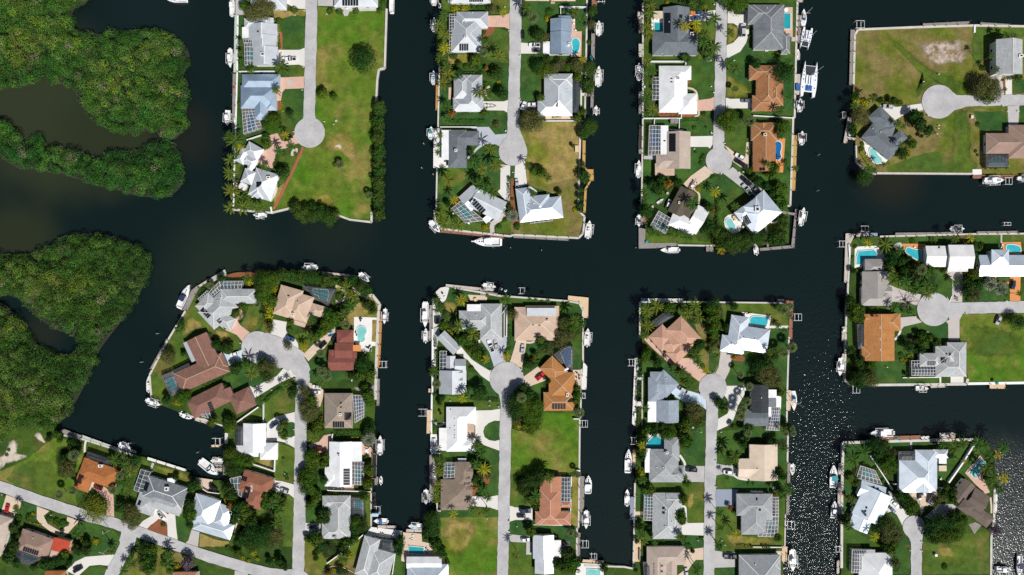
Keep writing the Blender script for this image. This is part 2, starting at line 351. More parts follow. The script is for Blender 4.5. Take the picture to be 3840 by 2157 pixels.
# ---------------------------------------------------------------- mesh helpers
class MB:
 def __init__(s):s.v=[];s.f=[];s.uv=[];s.mi=[];s.cur=0
 def face(s,pts,uv=None):
  i=len(s.v);s.v+=[tuple(p)for p in pts];s.f.append(tuple(range(i,i+len(pts))));s.uv.append(uv);s.mi.append(s.cur)
 def box(s,cx,cy,z0,z1,lx,ly,ang=0.0,top=1.0):
  c,sn=math.cos(ang),math.sin(ang);P_=[]
  for z,k in((z0,1.0),(z1,top)):
   for sx,sy in((-1,-1),(1,-1),(1,1),(-1,1)):
    x,y=sx*lx/2*k,sy*ly/2*k;P_.append((cx+x*c-y*sn,cy+x*sn+y*c,z))
  for q in((3,2,1,0),(4,5,6,7),(0,1,5,4),(1,2,6,5),(2,3,7,6),(3,0,4,7)):s.face([P_[k]for k in q])
 def bar(s,a,b,w,h=None):
  a,b=Vector(a),Vector(b);d=b-a;L=d.length
  if L<1e-5:return
  d/=L;up=Vector((0,0,1))if abs(d.z)<0.95 else Vector((1,0,0))
  u=d.cross(up).normalized()*(w/2);v=u.cross(d).normalized()*((h or w)/2)
  A=[a-u-v,a+u-v,a+u+v,a-u+v];B=[p+(b-a)for p in A]
  for q in((0,1,2,3),):s.face([A[k]for k in q])
  s.face([B[k]for k in(3,2,1,0)])
  for k in range(4):s.face([A[(k+1)%4],A[k],B[k],B[(k+1)%4]])
 def tube(s,pts,rads,n=7):
  rings=[]
  for i,p in enumerate(pts):
   p=Vector(p);d=(Vector(pts[min(i+1,len(pts)-1)])-Vector(pts[max(i-1,0)])).normalized()
   u=d.cross(Vector((0.31,0.95,0.05))).normalized();v=d.cross(u)
   rings.append([p+(u*math.cos(2*math.pi*k/n)+v*math.sin(2*math.pi*k/n))*rads[i]for k in range(n)])
  for a,b in zip(rings,rings[1:]):
   for k in range(n):s.face([a[k],a[(k+1)%n],b[(k+1)%n],b[k]])
  s.face(list(reversed(rings[0])));s.face(rings[-1])
 def prism(s,pts,z0,z1,bottom=False):
  if area(pts)<0:pts=pts[::-1]
  s.face([(x,y,z1)for x,y in pts])
  for i in range(len(pts)):
   (x0,y0),(x1,y1)=pts[i],pts[(i+1)%len(pts)]
   s.face([(x0,y0,z0),(x1,y1,z0),(x1,y1,z1),(x0,y0,z1)])
  if bottom:s.face([(x,y,z0)for x,y in pts[::-1]])
 def lathe(s,prof,n=12,c=(0,0)):
  for(r0,z0),(r1,z1)in zip(prof,prof[1:]):
   for k in range(n):
    a0,a1=2*math.pi*k/n,2*math.pi*(k+1)/n
    s.face([(c[0]+r0*math.cos(a0),c[1]+r0*math.sin(a0),z0),(c[0]+r0*math.cos(a1),c[1]+r0*math.sin(a1),z0),
    (c[0]+r1*math.cos(a1),c[1]+r1*math.sin(a1),z1),(c[0]+r1*math.cos(a0),c[1]+r1*math.sin(a0),z1)])
 def mesh(s,name,mats):
  m=bpy.data.meshes.new(name);m.from_pydata(s.v,[],s.f)
  for k in(mats if isinstance(mats,(list,tuple))else[mats]):m.materials.append(MATS[k])
  if any(s.mi):m.polygons.foreach_set('material_index',s.mi)
  if any(u is not None for u in s.uv):
   L=m.uv_layers.new(name='UVMap');k=0
   for f,u in zip(s.f,s.uv):
    for j in range(len(f)):L.data[k].uv=u[j]if u else(0,0);k+=1
  m.update();return m
 def build(s,name,mats,parent=None,loc=None):
  return link(name,s.mesh(name,mats),parent,loc)
def area(p):return sum(p[i-1][0]*p[i][1]-p[i][0]*p[i-1][1]for i in range(len(p)))/2
def link(name,data,parent=None,loc=None,rz=0.0,scale=None):
 o=bpy.data.objects.new(name,data);COL.objects.link(o)
 if parent is not None:o.parent=parent
 if loc is not None:o.location=loc
 if rz:o.rotation_euler.z=rz
 if scale is not None:o.scale=scale
 return o
def tag(o,label=None,cat=None,group=None,kind=None):
 if label:o['label']=label
 if cat:o['category']=cat
 if group:o['group']=group
 if kind:o['kind']=kind
 return o
def empty(name,loc,rz=0.0):return link(name,None,None,loc,rz)
# labels that say where a thing stands are worded at the end, when all houses are known
HOUSES=[]
PENDING=[]
def later(o,text,x,y,cat,group=None,kind=None):
 tag(o,None,cat,group,kind);PENDING.append((o,text,x,y))
LEVEL={'lawn':0.004,'drive':0.104,'top':0.270,'road':0.300,'pool':0.345}
COUNT={}
def rise(k):
 i=COUNT[k,CUR[0]]=COUNT.get((k,CUR[0]),-1)+1
 return LEVEL[k]+0.004*i+0.00016*list(TILES).index(CUR[0])
def sheet(name,pts,m,z,text,cat,kind='structure',thick=0.0):
 pts=WP(pts)
 if area(pts)<0:pts=pts[::-1]
 mb=MB()
 if m.endswith('_soft'):
  n=len(pts);gx=sum(p[0]for p in pts)/n;gy=sum(p[1]for p in pts)/n;K=(1.12,0.95,0.75,0.5)
  V=[(gx+(x-gx)*k,gy+(y-gy)*k,z)for k in K for x,y in pts]+[(gx,gy,z)]
  F=[(a*n+i,a*n+(i+1)%n,(a+1)*n+(i+1)%n,(a+1)*n+i)for a in range(3)for i in range(n)]+[(3*n+i,3*n+(i+1)%n,4*n)for i in range(n)]
  me=bpy.data.meshes.new(name);me.from_pydata(V,[],F);me.materials.append(MATS[m])
  at=me.attributes.new('fade','FLOAT','POINT');at.data.foreach_set('value',[f for f in(0,0.28,0.60,0.82)for _ in range(n)]+[0.92])
  o=link(name,me);later(o,text,gx,gy,cat,None,kind);return o
 if thick:mb.prism(pts,z-thick,z)
 else:mb.face([(x,y,z)for x,y in pts])
 o=mb.build(name,m)
 cx=sum(p[0]for p in pts)/len(pts);cy=sum(p[1]for p in pts)/len(pts)
 later(o,text,cx,cy,cat,None,kind);return o
def jag(p,step=2.0,amp=0.16):
 out=[]
 for i in range(len(p)):
  (x0,y0),(x1,y1)=p[i-1],p[i];L=math.hypot(x1-x0,y1-y0);n=max(1,int(L/step))
  for k in range(n):out.append((x0+(x1-x0)*k/n+random.uniform(-amp,amp),y0+(y1-y0)*k/n+random.uniform(-amp,amp)))
 return out
def LAND(pts,m,label):
 o=sheet('land',pts,m,0.0,'land','land',thick=2.6);PENDING.pop();o['label']=label
LAWN_T=dict(lush='dark green mown lawn',green='green mown lawn',lot='patchy green and brown grass',dry='dry yellowish grass',dusty='dull dry grass',bare='bare worn ground',
sand='pale sandy ground',mulch='red mulch bed',soil='dark soil bed',bed='shady planted bed',land='garden ground')
def LAWN(m,pts,sm=0,top=0):
 p=WP(pts)
 if sm:p=smooth(p,sm)
 if(sm>0 and m in('dry','dusty','bare','sand','bed'))or(sm>2 and m=='green'):m+='_soft'
 k=m.replace('_soft','')
 if k==m:p=jag(p,1.6,0.22)
 sheet('lawn' if k not in('sand','mulch','soil','bare','bed')else 'ground_patch',SP(p),m,rise('top' if top else 'lawn'),LAWN_T[k],'lawn' if k not in('sand','mulch','soil','bare','bed')else 'ground')
MAT_T=dict(concrete='white concrete',concrete_old='grey concrete',white_deck='white',paver_pink='pink paver',paver_tan='tan paver',paver_grey='grey paver',paver_blue='bluish stamped concrete',
paint_blue='light blue painted',paint_slate='slate blue painted',orange_deck='orange painted',brick_red='red brick',deck_dark='dark',deck_cage='brown paver',wood_grey='grey timber',wood_tan='tan timber')
def DRIVE(m,pts,sm=0,name='driveway'):
 p=WP(pts)
 if sm:p=smooth(p,sm)
 sheet(name,SP(p),m,rise('drive'),MAT_T.get(m,m)+' '+name.replace('_',' '),name.replace('_',' '))
def PATIO(m,pts,sm=0):DRIVE(m,pts,sm,'patio')
def strip(pts,wd):
 L,Rr=[],[]
 for i,(x,y)in enumerate(pts):
  a=pts[max(i-1,0)];b=pts[min(i+1,len(pts)-1)];dx,dy=b[0]-a[0],b[1]-a[1];l=math.hypot(dx,dy)or 1
  ww=wd[i]if isinstance(wd,(list,tuple))else wd
  nx,ny=-dy/l*ww/2,dx/l*ww/2;L.append((x+nx,y+ny));Rr.append((x-nx,y-ny))
 return L+Rr[::-1]
def PATH(m,pts,w,sm=True):
 p=WP(pts)
 if sm and len(p)>2:p=open_smooth(p)
 sheet('footpath',SP(strip(p,w/ppm())),m,rise('drive'),MAT_T.get(m,m)+' footpath','path')
def open_smooth(p,n=5):
 out=[]
 for i in range(len(p)-1):
  p0,p1,p2,p3=p[max(i-1,0)],p[i],p[i+1],p[min(i+2,len(p)-1)]
  for j in range(n):
   t=j/n;out.append(tuple(0.5*((2*b)+(-a+c)*t+(2*a-5*b+4*c-d)*t*t+(-a+3*b-3*c+d)*t**3)for a,b,c,d in zip(p0,p1,p2,p3)))
 return out+[p[-1]]
def ROAD(pts,label,sm=0):
 p=WP(pts)
 if sm:p=smooth(p,sm)
 o=sheet('road',SP(jag(p)),'asphalt',rise('road'),'road','road');PENDING.pop();o['label']=label
def DISC(x,y,r,label):
 cx,cy=W(x,y);rr=r/ppm()
 o=sheet('road',SP([(cx+rr*math.cos(a*math.pi/24)*(1+random.uniform(-0.012,0.012)),cy+rr*math.sin(a*math.pi/24))for a in range(48)]),'asphalt',rise('road'),'road','road');PENDING.pop();o['label']=label
def SEAWALL(pts,label,w=0.9,m='seawall',z=0.28):
 p=WP(pts);mb=MB()
 for a,b in zip(p,p[1:]):
  q=strip([a,b],w);mb.prism(q,-2.2,z)
 o=mb.build('seawall',m);tag(o,label,'seawall');return o
def WALLF(pts,w=0.28,h=1.5,m='fence_white',name='garden_wall',text='white garden wall',cat='wall'):
 p=WP(pts,h);mb=MB()
 for i,(a,b)in enumerate(zip(p,p[1:])):
  d=Vector((b[0]-a[0],b[1]-a[1],0));L=d.length;ang=math.atan2(d.y,d.x)
  mb.box((a[0]+b[0])/2,(a[1]+b[1])/2,0,h+0.004*i,L+w*0.9,w,ang)
 o=mb.build(name,m);later(o,text,sum(q[0]for q in p)/len(p),sum(q[1]for q in p)/len(p),cat)
 return o
_cache={}
def shared(name,fn):
 if name not in _cache:_cache[name]=fn()
 return _cache[name]
def window_mesh():
 mb=MB();mb.box(0,0.02,0,1.3,1.5,0.06);mb.cur=1;mb.box(0,0.05,0.08,1.22,1.34,0.05);return mb.mesh('window',['trim','glass_dark'])
def door_mesh():
 mb=MB();mb.box(0,0.02,0,2.1,1.1,0.06);mb.cur=1;mb.box(0,0.05,0.04,2.02,0.94,0.05);return mb.mesh('door',['trim','door_brown'])
def garage_mesh():
 mb=MB();mb.box(0,0.02,0,2.25,5.0,0.06)
 for k in range(4):mb.box(0,0.055,0.06+k*0.54,0.56+k*0.54,4.8,0.03)
 return mb.mesh('garage_door','garage_white')
def parse_wing(wg,eave):
 """-> dict(c, u, v, a, b, kind, e, mat) in metres"""
 wg=list(wg);m=wg.pop()if isinstance(wg[-1],str)else None
 t=wg.pop(0);kind=t[0];rest=t[1:];rd=None
 if rest[:1]in('x','y'):rd=rest[0];rest=rest[1:]
 e=float(rest)if rest else eave
 if len(wg)==4:
  x0,y0,x1,y1=wg;A,B=W(x0,y0,e),W(x1,y0,e);dep=abs(y1-y0)/ppm()*(CAM_H-e)/CAM_H
 else:
  ax,ay,bx,by,d=wg;A,B=W(ax,ay,e),W(bx,by,e);dep=d/ppm()*(CAM_H-e)/CAM_H
 u=Vector((B[0]-A[0],B[1]-A[1]));L=u.length;u/=L
 v=Vector((u.y,-u.x))
 c=Vector(A)+u*(L/2)+v*(dep/2)
 a,b=L/2,dep/2
 if kind=='h':long_u=a>=b
 elif rd:long_u=rd=='x'
 else:long_u=a>=b
 if not long_u:u,v,a,b=v,-u,b,a
 return dict(c=c,u=u,v=v,a=a,b=b,kind=kind,e=e,mat=m)
def wing_height(g,x,y,pitch):
 d=Vector((x,y))-g['c'];p,q=abs(d.dot(g['u'])),abs(d.dot(g['v']))
 if p>g['a']+1e-3 or q>g['b']+1e-3:return None
 if g['kind']=='h':return g['e']+pitch*min(g['a']-p,g['b']-q)
 if g['kind']=='g':return g['e']+pitch*(g['b']-q)
 return g['e']+0.12
def roof_geo(mb,g,pitch,cap=None):
 c,u,v,a,b,e=g['c'],g['u'],g['v'],g['a'],g['b'],g['e'];th=0.24
 def pt(p,q,z):r=c+u*p+v*q;return(r.x,r.y,z)
 Cn=[(-a,-b),(a,-b),(a,b),(-a,b)]
 top=e
 def quad(pq,uvs):mb.face([pt(p,q,z)for p,q,z in pq],uvs)
 up=u.x*v.y-u.y*v.x>0
 def put(pq,uvs):
  if not up:pq,uvs=pq[::-1],(uvs[::-1]if uvs else None)
  quad(pq,uvs)
 rz=e+pitch*b;sl=math.hypot(b,pitch*b)
 off=(hash((round(c.x,1),round(c.y,1)))%97)
 if g['kind']=='f':
  put([(-a,-b,e+0.06),(a,-b,e+0.06),(a,b,e+0.12),(-a,b,e+0.12)],[(off-a,-b),(off+a,-b),(off+a,b),(off-a,b)])
  zt=lambda p,q:e+0.06 if q<0 else e+0.12
 else:
  r=a-b if g['kind']=='h' else a
  put([(-a,-b,e),(a,-b,e),(r,0,rz),(-r,0,rz)],[(off-a,0),(off+a,0),(off+r,sl),(off-r,sl)])
  put([(a,b,e),(-a,b,e),(-r,0,rz),(r,0,rz)],[(off+40+a,0),(off+40-a,0),(off+40-r,sl),(off+40+r,sl)])
  if g['kind']=='h':
   put([(a,-b,e),(a,b,e),(r,0,rz)],[(off+80-b,0),(off+80+b,0),(off+80,sl)])
   put([(-a,b,e),(-a,-b,e),(-r,0,rz)],[(off+120-b,0),(off+120+b,0),(off+120,sl)])
  else:
   put([(a,-b,e-th),(a,b,e-th),(a,b,e),(a,0,rz),(a,-b,e)],None);put([(-a,b,e-th),(-a,-b,e-th),(-a,-b,e),(-a,0,rz),(-a,b,e)],None)
  zt=lambda p,q:e
  if cap is not None:
   if r>0.1:cap.bar(pt(-r,0,rz),pt(r,0,rz),0.30,0.14)
   if g['kind']=='h':
    for sx in(-1,1):
     for sy in(-1,1):cap.bar(pt(sx*a,sy*b,e),pt(sx*r,0,rz),0.28,0.12)
 sides=[((-a,-b),(a,-b)),((a,-b),(a,b)),((a,b),(-a,b)),((-a,b),(-a,-b))]
 for i,(p,q)in enumerate(sides):
  if g['kind']=='g' and i in(1,3):continue
  put([(p[0],p[1],e-th),(q[0],q[1],e-th),(q[0],q[1],zt(*q)),(p[0],p[1],zt(*p))],None)
 put([(-a,b,e-th),(a,b,e-th),(a,-b,e-th),(-a,-b,e-th)],None)
HCTX={}
def H(short,label,roof,wings,wall='wall_white',eave=2.75,pitch=0.40,cap=None,cat='house',name='house'):
 W_=[parse_wing(wg,eave)for wg in wings]
 if cap is None:cap={'sg':'concrete_old','sgl':'concrete','sgs':'concrete_old','sdg':'gel_grey' and None,'sorange':'canvas_tan','srust':'canvas_tan','mlb':'gel_white','mgl':'gel_white','mg':'gel_grey','staupe':'canvas_tan','ttan':'wall_cream','tterra':'paver_pink'}.get(roof)
 for i,g in enumerate(W_):g['e']+=0.013*i
 X=[g['c'].x for g in W_];Y=[g['c'].y for g in W_]
 cor=[g['c']+g['u']*(sx*g['a'])+g['v']*(sy*g['b'])for g in W_ for sx in(-1,1)for sy in(-1,1)]
 x0,x1=min(p.x for p in cor),max(p.x for p in cor);y0,y1=min(p.y for p in cor),max(p.y for p in cor)
 t=empty(name,((x0+x1)/2,(y0+y1)/2,0));O=t.location
 tag(t,label,cat,'waterfront houses' if name=='house' else None)
 HOUSES.append((short,(x0+x1)/2,(y0+y1)/2,(x1-x0)/2,(y1-y0)/2))
 inv=(-O.x,-O.y,0)
 def part(mb,nm,m,parent=t):
  o=mb.build(nm,m,parent);
  if parent is t:o.location=inv
  return o
 main=MB();cap_mb=MB()if cap else None;roof_o=None
 for g in W_:
  if g['mat']is None:roof_geo(main,g,pitch,cap_mb)
 if main.v:roof_o=part(main,'roof',roof)
 for g in W_:
  if g['mat']is not None:
   mb=MB();roof_geo(mb,g,pitch);part(mb,'porch_roof',g['mat'])
 if cap and cap_mb.v:part(cap_mb,'ridge_cap',cap,roof_o)
 wl=MB()
 for i,g in enumerate(W_):
  ins=0.45+0.012*i
  wl.box(g['c'].x,g['c'].y,-0.1,g['e']-0.22,2*max(g['a']-ins,0.3),2*max(g['b']-ins,0.3),math.atan2(g['u'].y,g['u'].x))
  if g['kind']=='g':
   for s_ in(-1,1):
    a_=(g['a']-ins+0.003)*s_;b_=g['b']-ins;zz=g['e']-0.22
    A_=g['c']+g['u']*a_-g['v']*b_;B_=g['c']+g['u']*a_+g['v']*b_;M_=g['c']+g['u']*a_
    wl.face([(A_.x,A_.y,zz),(B_.x,B_.y,zz),(M_.x,M_.y,zz+pitch*b_*0.98)])
 part(wl,'wall',wall)
 g=W_[0];ins=0.45
 wm,dm,gm=shared('window',window_mesh),shared('door',door_mesh),shared('garage',garage_mesh)
 for k,(n_,along,hl,hd)in enumerate(((g['v'],g['u'],g['a'],g['b']),(-g['v'],g['u'],g['a'],g['b']),(g['u'],g['v'],g['b'],g['a']),(-g['u'],g['v'],g['b'],g['a']))):
  rz=math.atan2(n_.y,n_.x)-math.pi/2
  for s_ in((-0.5,0.5)if k<2 else(0.0,)):
   p=g['c']+n_*(hd-ins)+along*(s_*hl)
   link('window',wm,t,(p.x-O.x,p.y-O.y,0.85),rz)
  if k==0:
   p=g['c']+n_*(hd-ins);link('door',dm,t,(p.x-O.x,p.y-O.y,0.02),rz)
 n_,along=g['u'],g['v']
 if g['b']>3.6:
  p=g['c']-n_*(g['a']-ins)+along*(g['b']*0.45)*0;rz=math.atan2(-n_.y,-n_.x)-math.pi/2
  p2=g['c']-g['v']*(g['b']-ins)
  link('garage_door',gm,t,(p2.x-O.x,p2.y-O.y,0.02),math.atan2(-g['v'].y,-g['v'].x)-math.pi/2)if g['a']>6 else None
 HCTX.update(t=t,roof=roof_o or t,W=W_,pitch=pitch,inv=inv,x=(x0+x1)/2,y=(y0+y1)/2,root=t)
 return t
def roof_z(x,y):
 z=[wing_height(g,x,y,HCTX['pitch'])for g in HCTX['W']]
 z=[q for q in z if q is not None]
 return max(z)if z else HCTX['W'][0]['e']
def on_roof(px,py):
 """photo pixel -> point on the roof, found along the view ray"""
 z=3.0
 for _ in range(6):x,y=W(px,py,z);z=roof_z(x,y)
 return Vector((x,y,z))
def roof_child(mb,nm,m):
 r=HCTX['roof'];o=mb.build(nm,m,r)
 if r is HCTX['t']:o.location=HCTX['inv']
 return o
def SOLAR(*a,n=5,across=False,m='solar',nm='solar_panel',lift=0.10):
 """a: x0,y0,x1,y1 or ax,ay,bx,by,depth; n panels side by side along AB (or across it)"""
 if len(a)==4:A,B,d=Vector((a[0],a[1])),Vector((a[2],a[1])),a[3]-a[1]
 else:A,B,d=Vector(a[:2]),Vector(a[2:4]),a[4]
 u=(B-A);L=u.length;u/=L;v=Vector((-u.y,u.x))
 for i in range(n):
  if across:p0,p1,q0,q1=0,L,d*(i+0.08)/n,d*(i+0.92)/n
  else:p0,p1,q0,q1=L*(i+0.08)/n,L*(i+0.92)/n,0,d
  pts=[on_roof(*(A+u*p+v*q))for p,q in((p0,q0),(p1,q0),(p1,q1),(p0,q1))]
  if(pts[1]-pts[0]).cross(pts[2]-pts[0]).z<0:pts=pts[::-1]
  mb=MB();top=[p+Vector((0,0,lift))for p in pts];mb.face(top)
  for k in range(4):mb.face([pts[k],pts[(k+1)%4],top[(k+1)%4],top[k]])
  roof_child(mb,nm,m)
def SKY(*rects):
 for x,y,wd,ht in rects:SOLAR(x-wd/2,y-ht/2,x+wd/2,y+ht/2,n=1,m='glass_dark',nm='skylight',lift=0.14)
def CHIM(x,y,wd=22,ht=22,h=1.0,m='wall_white'):
 p=on_roof(x,y);k=ppm();mb=MB()
 mb.box(p.x,p.y,p.z-0.9,p.z+h,wd/k,ht/k);mb.box(p.x,p.y,p.z+h,p.z+h+0.15,wd/k+0.2,ht/k+0.2)
 mb.cur=1;mb.box(p.x,p.y,p.z+h+0.15,p.z+h+0.22,wd/k*0.55,ht/k*0.55)
 roof_child(mb,'chimney',[m,'motor_black'])
def VENT(*pts):
 for x,y in pts:
  p=on_roof(x,y);mb=MB();mb.lathe([(0.16,p.z-0.3),(0.16,p.z+0.35),(0.27,p.z+0.37),(0.2,p.z+0.5),(0.0,p.z+0.52)],8,(p.x,p.y));roof_child(mb,'roof_vent','alu')
def POOL(m,pts,sm=4,text='swimming pool',deckrim='white_deck'):
 p=WP(pts)
 if sm:p=smooth(p,sm)
 if area(p)<0:p=p[::-1]
 cx,cy=sum(q[0]for q in p)/len(p),sum(q[1]for q in p)/len(p)
 t=empty('swimming_pool',(cx,cy,0));z=rise('pool')
 q=[(x-cx,y-cy)for x,y in p];rim=MB()
 n=len(q);out=[]
 for i in range(n):
  a,b=q[i-1],q[(i+1)%n];dx,dy=b[0]-a[0],b[1]-a[1];l=math.hypot(dx,dy)or 1
  out.append((q[i][0]+dy/l*0.32,q[i][1]-dx/l*0.32))
 for i in range(n):
  j=(i+1)%n
  rim.face([(*q[i],z+0.09),(*out[i],z+0.09),(*out[j],z+0.09),(*q[j],z+0.09)])
  rim.face([(*out[i],0),(*out[j],0),(*out[j],z+0.09),(*out[i],z+0.09)])
  rim.face([(*q[j],0),(*q[i],0),(*q[i],z+0.09),(*q[j],z+0.09)])
 rim.build('coping',deckrim,t)
 wt=MB();wt.face([(x,y,z+0.02)for x,y in q]);wt.build('water','pool_'+m,t)
 st=MB();far=max(q,key=lambda k:k[0]**2+k[1]**2)
 for s_ in(-0.25,0.25):st.tube([(far[0]*0.93+s_,far[1]*0.93,z+0.02),(far[0]*0.93+s_,far[1]*0.93,z+0.7),(far[0]*1.08+s_,far[1]*1.08,z+0.6),(far[0]*1.08+s_,far[1]*1.08,0.05)],[0.03]*4,5)
 st.build('ladder','alu',t)
 mt={'teal':'teal','aqua':'turquoise','blue':'deep blue','green':'green','pale':'pale green','deep':'dark teal'}[m]
 later(t,mt+' '+text,cx,cy,'pool','backyard swimming pools');return t
def CAGE(quad,nu,nv,frame='frame_white',scr='screen',h=2.7,pool=None,pm='teal',deck='deck_cage',bar=0.115,sm=0):
 """quad: four photo corners of the cage roof, in order"""
 if deck:
  z=rise('drive');p=WP([(x,y)for x,y in quad])
 q=[Vector(W(x,y,h))for x,y in quad]
 cx,cy=sum(p.x for p in q)/4,sum(p.y for p in q)/4
 t=empty('pool_enclosure',(cx,cy,0));C0=Vector((cx,cy));q=[p-C0 for p in q]
 fr=MB();sc=MB();up=0.55
 A=(q[1]-q[0]).cross(q[2]-q[0])
 def P2(a,b):return q[0]*(1-a)*(1-b)+q[1]*a*(1-b)+q[2]*a*b+q[3]*(1-a)*b
 def zz(a,b):return h+(up if 0.001<a<0.999 and 0.001<b<0.999 else 0)
 G={(i,j):(*P2(i/nu,j/nv),zz(i/nu,j/nv))for i in range(nu+1)for j in range(nv+1)}
 for i in range(nu+1):
  for j in range(nv+1):
   edge=i in(0,nu)or j in(0,nv)
   if i<nu:fr.bar(G[i,j],G[i+1,j],bar)
   if j<nv:fr.bar(G[i,j],G[i,j+1],bar)
   if edge:x,y,z_=G[i,j];fr.bar((x,y,0.0),(x,y,z_),bar)
   if i<nu and j<nv:
    f=[G[i,j],G[i+1,j],G[i+1,j+1],G[i,j+1]];sc.face(f if A>0 else f[::-1])
 for a,b in((0,1),(1,2),(2,3),(3,0)):
  f=[(*q[a],0),(*q[b],0),(*q[b],h),(*q[a],h)];sc.face(f)
  fr.bar((*q[a],1.0),(*q[b],1.0),0.07)
 fr.build('frame',frame,t);sc.build('screen',scr,t)
 later(t,('white framed' if frame=='frame_white' else 'dark framed')+' screen enclosure',cx,cy,'pool enclosure','screened pool enclosures')
 if deck:sheet('patio',SP(p),deck,z,MAT_T.get(deck,deck)+' patio under a screen enclosure','patio')
 if pool:POOL(pm,pool,sm,'pool under a screen enclosure')
 return t
WOOD_T=dict(wood_grey='weathered grey',wood_pale='pale grey',wood_green='pale green',wood_orange='orange timber',wood_yellow='yellow timber',wood_red='reddish brown',wood_tan='tan timber',white_deck='white concrete',concrete='white concrete',paint_slate='slate grey')
def pile_mesh():
 mb=MB();mb.lathe([(0.17,-2.5),(0.16,1.15),(0.0,1.28)],8);return mb.mesh('piling','piling')
def DOCK(m,*polys,z=0.10,pile=True,text='dock'):
 allp=[p for q in polys for p in WP(q)]
 cx,cy=sum(p[0]for p in allp)/len(allp),sum(p[1]for p in allp)/len(allp)
 t=empty('dock',(cx,cy,0));mb=MB();pm=shared('pile',pile_mesh);spots=[]
 for i,q in enumerate(polys):
  p=[(x-cx,y-cy)for x,y in WP(q)]
  if area(p)<0:p=p[::-1]
  if len(p)==4:
   e01=math.dist(p[0],p[1]);e12=math.dist(p[1],p[2])
   if e01<e12:p=p[1:]+p[:1]
   L=max(e01,e12);n=max(2,int(L/0.55))
   lerp=lambda a,b,s:(a[0]+(b[0]-a[0])*s,a[1]+(b[1]-a[1])*s)
   for k in range(n):
    s0,s1=(k+0.03)/n,(k+0.97)/n
    mb.prism([lerp(p[0],p[1],s0),lerp(p[0],p[1],s1),lerp(p[3],p[2],s1),lerp(p[3],p[2],s0)],z-0.07,z+i*0.006)
   mb.prism(p,z-0.3,z-0.05,True)
   for k in range(max(2,int(L/4.5))+1):
    s=k/max(2,int(L/4.5));spots+=[lerp(p[0],p[1],s),lerp(p[3],p[2],s)]
  else:mb.prism(p,z-0.3,z+i*0.006,True);spots+=p
 mb.build('decking',m,t)
 if pile:
  for x,y in spots:link('piling',pm,t,(x,y,random.uniform(-0.5,0.35)))
 later(t,WOOD_T.get(m,m)+' '+text,cx,cy,'dock','docks along the canals');return t
def LIFT(x,y,x2,y2,m='alu',hh=1.6):
 """boat lift: four piles, two beams, two cradle bunks; corners in photo pixels"""
 a,b=W(x,y,1),W(x2,y2,1);cx,cy=(a[0]+b[0])/2,(a[1]+b[1])/2;lx,ly=abs(b[0]-a[0])/2,abs(b[1]-a[1])/2
 return lift_at(cx,cy,lx,ly,0.0,hh)
def lift_at(cx,cy,lx,ly,ang,hh=1.6,text='empty boat lift',grp='boat lifts'):
 t=empty('boat_lift',(cx,cy,0),ang)
 pm=shared('lpile',lambda:(lambda mb:(mb.lathe([(0.15,-2.5),(0.15,1.7),(0.0,1.8)],8),mb.mesh('piling','wood_pale'))[1])(MB()))
 for sx in(-1,1):
  for sy in(-1,1):link('piling',pm,t,(sx*lx,sy*ly,hh-1.7))
 for sy in(-1,1):
  mb=MB();mb.box(0,sy*ly,hh-0.05,hh+0.1,2*lx+0.3,0.17);mb.build('beam','alu',t)
 for sx in(-0.45,0.45):
  mb=MB();mb.box(sx*lx*1.1,0,0.15,0.33,0.2,2*ly);mb.build('bunk','alu',t)
 mb=MB();mb.box(lx,0,hh+0.11,hh+0.22,0.14,2*ly);mb.build('drive_beam','alu',t)
 later(t,text,cx,cy,'boat lift',grp);return t
def hull_geo(L,Wd,h,bowpow=2.2,full=0.5,stern=0.9,n=14,x0=0.0):
 """half-breadth stations from the stern (x=-L/2) to the bow (x=L/2)"""
 st=[]
 for i in range(n+1):
  t=i/n
  if t<full:w_=stern+(1-stern)*math.sin(t/full*math.pi/2)
  else:w_=max(0.0,1-((t-full)/(1-full))**bowpow)
  st.append((-L/2+L*t,w_*Wd/2,h*(1+0.28*max(0,t-0.45)**1.3)))
 return st
def loft(mb,ringA,ringB,flip=False):
 n=len(ringA)
 for i in range(n):
  j=(i+1)%n;f=[ringA[i],ringA[j],ringB[j],ringB[i]];mb.face(f[::-1]if flip else f)
def ring(st,k,zf,dz=0.0,lo=0.0,hi=1.0):
 n=len(st)-1;a,b=int(lo*n),int(round(hi*n));s_=st[a:b+1]
 R_=[(x,-w_*k,z*zf+dz)for x,w_,z in s_];L_=[(x,w_*k,z*zf+dz)for x,w_,z in reversed(s_)]
 return R_+[p for i,p in enumerate(L_)if not(i==0 and s_[-1][1]<1e-4)]
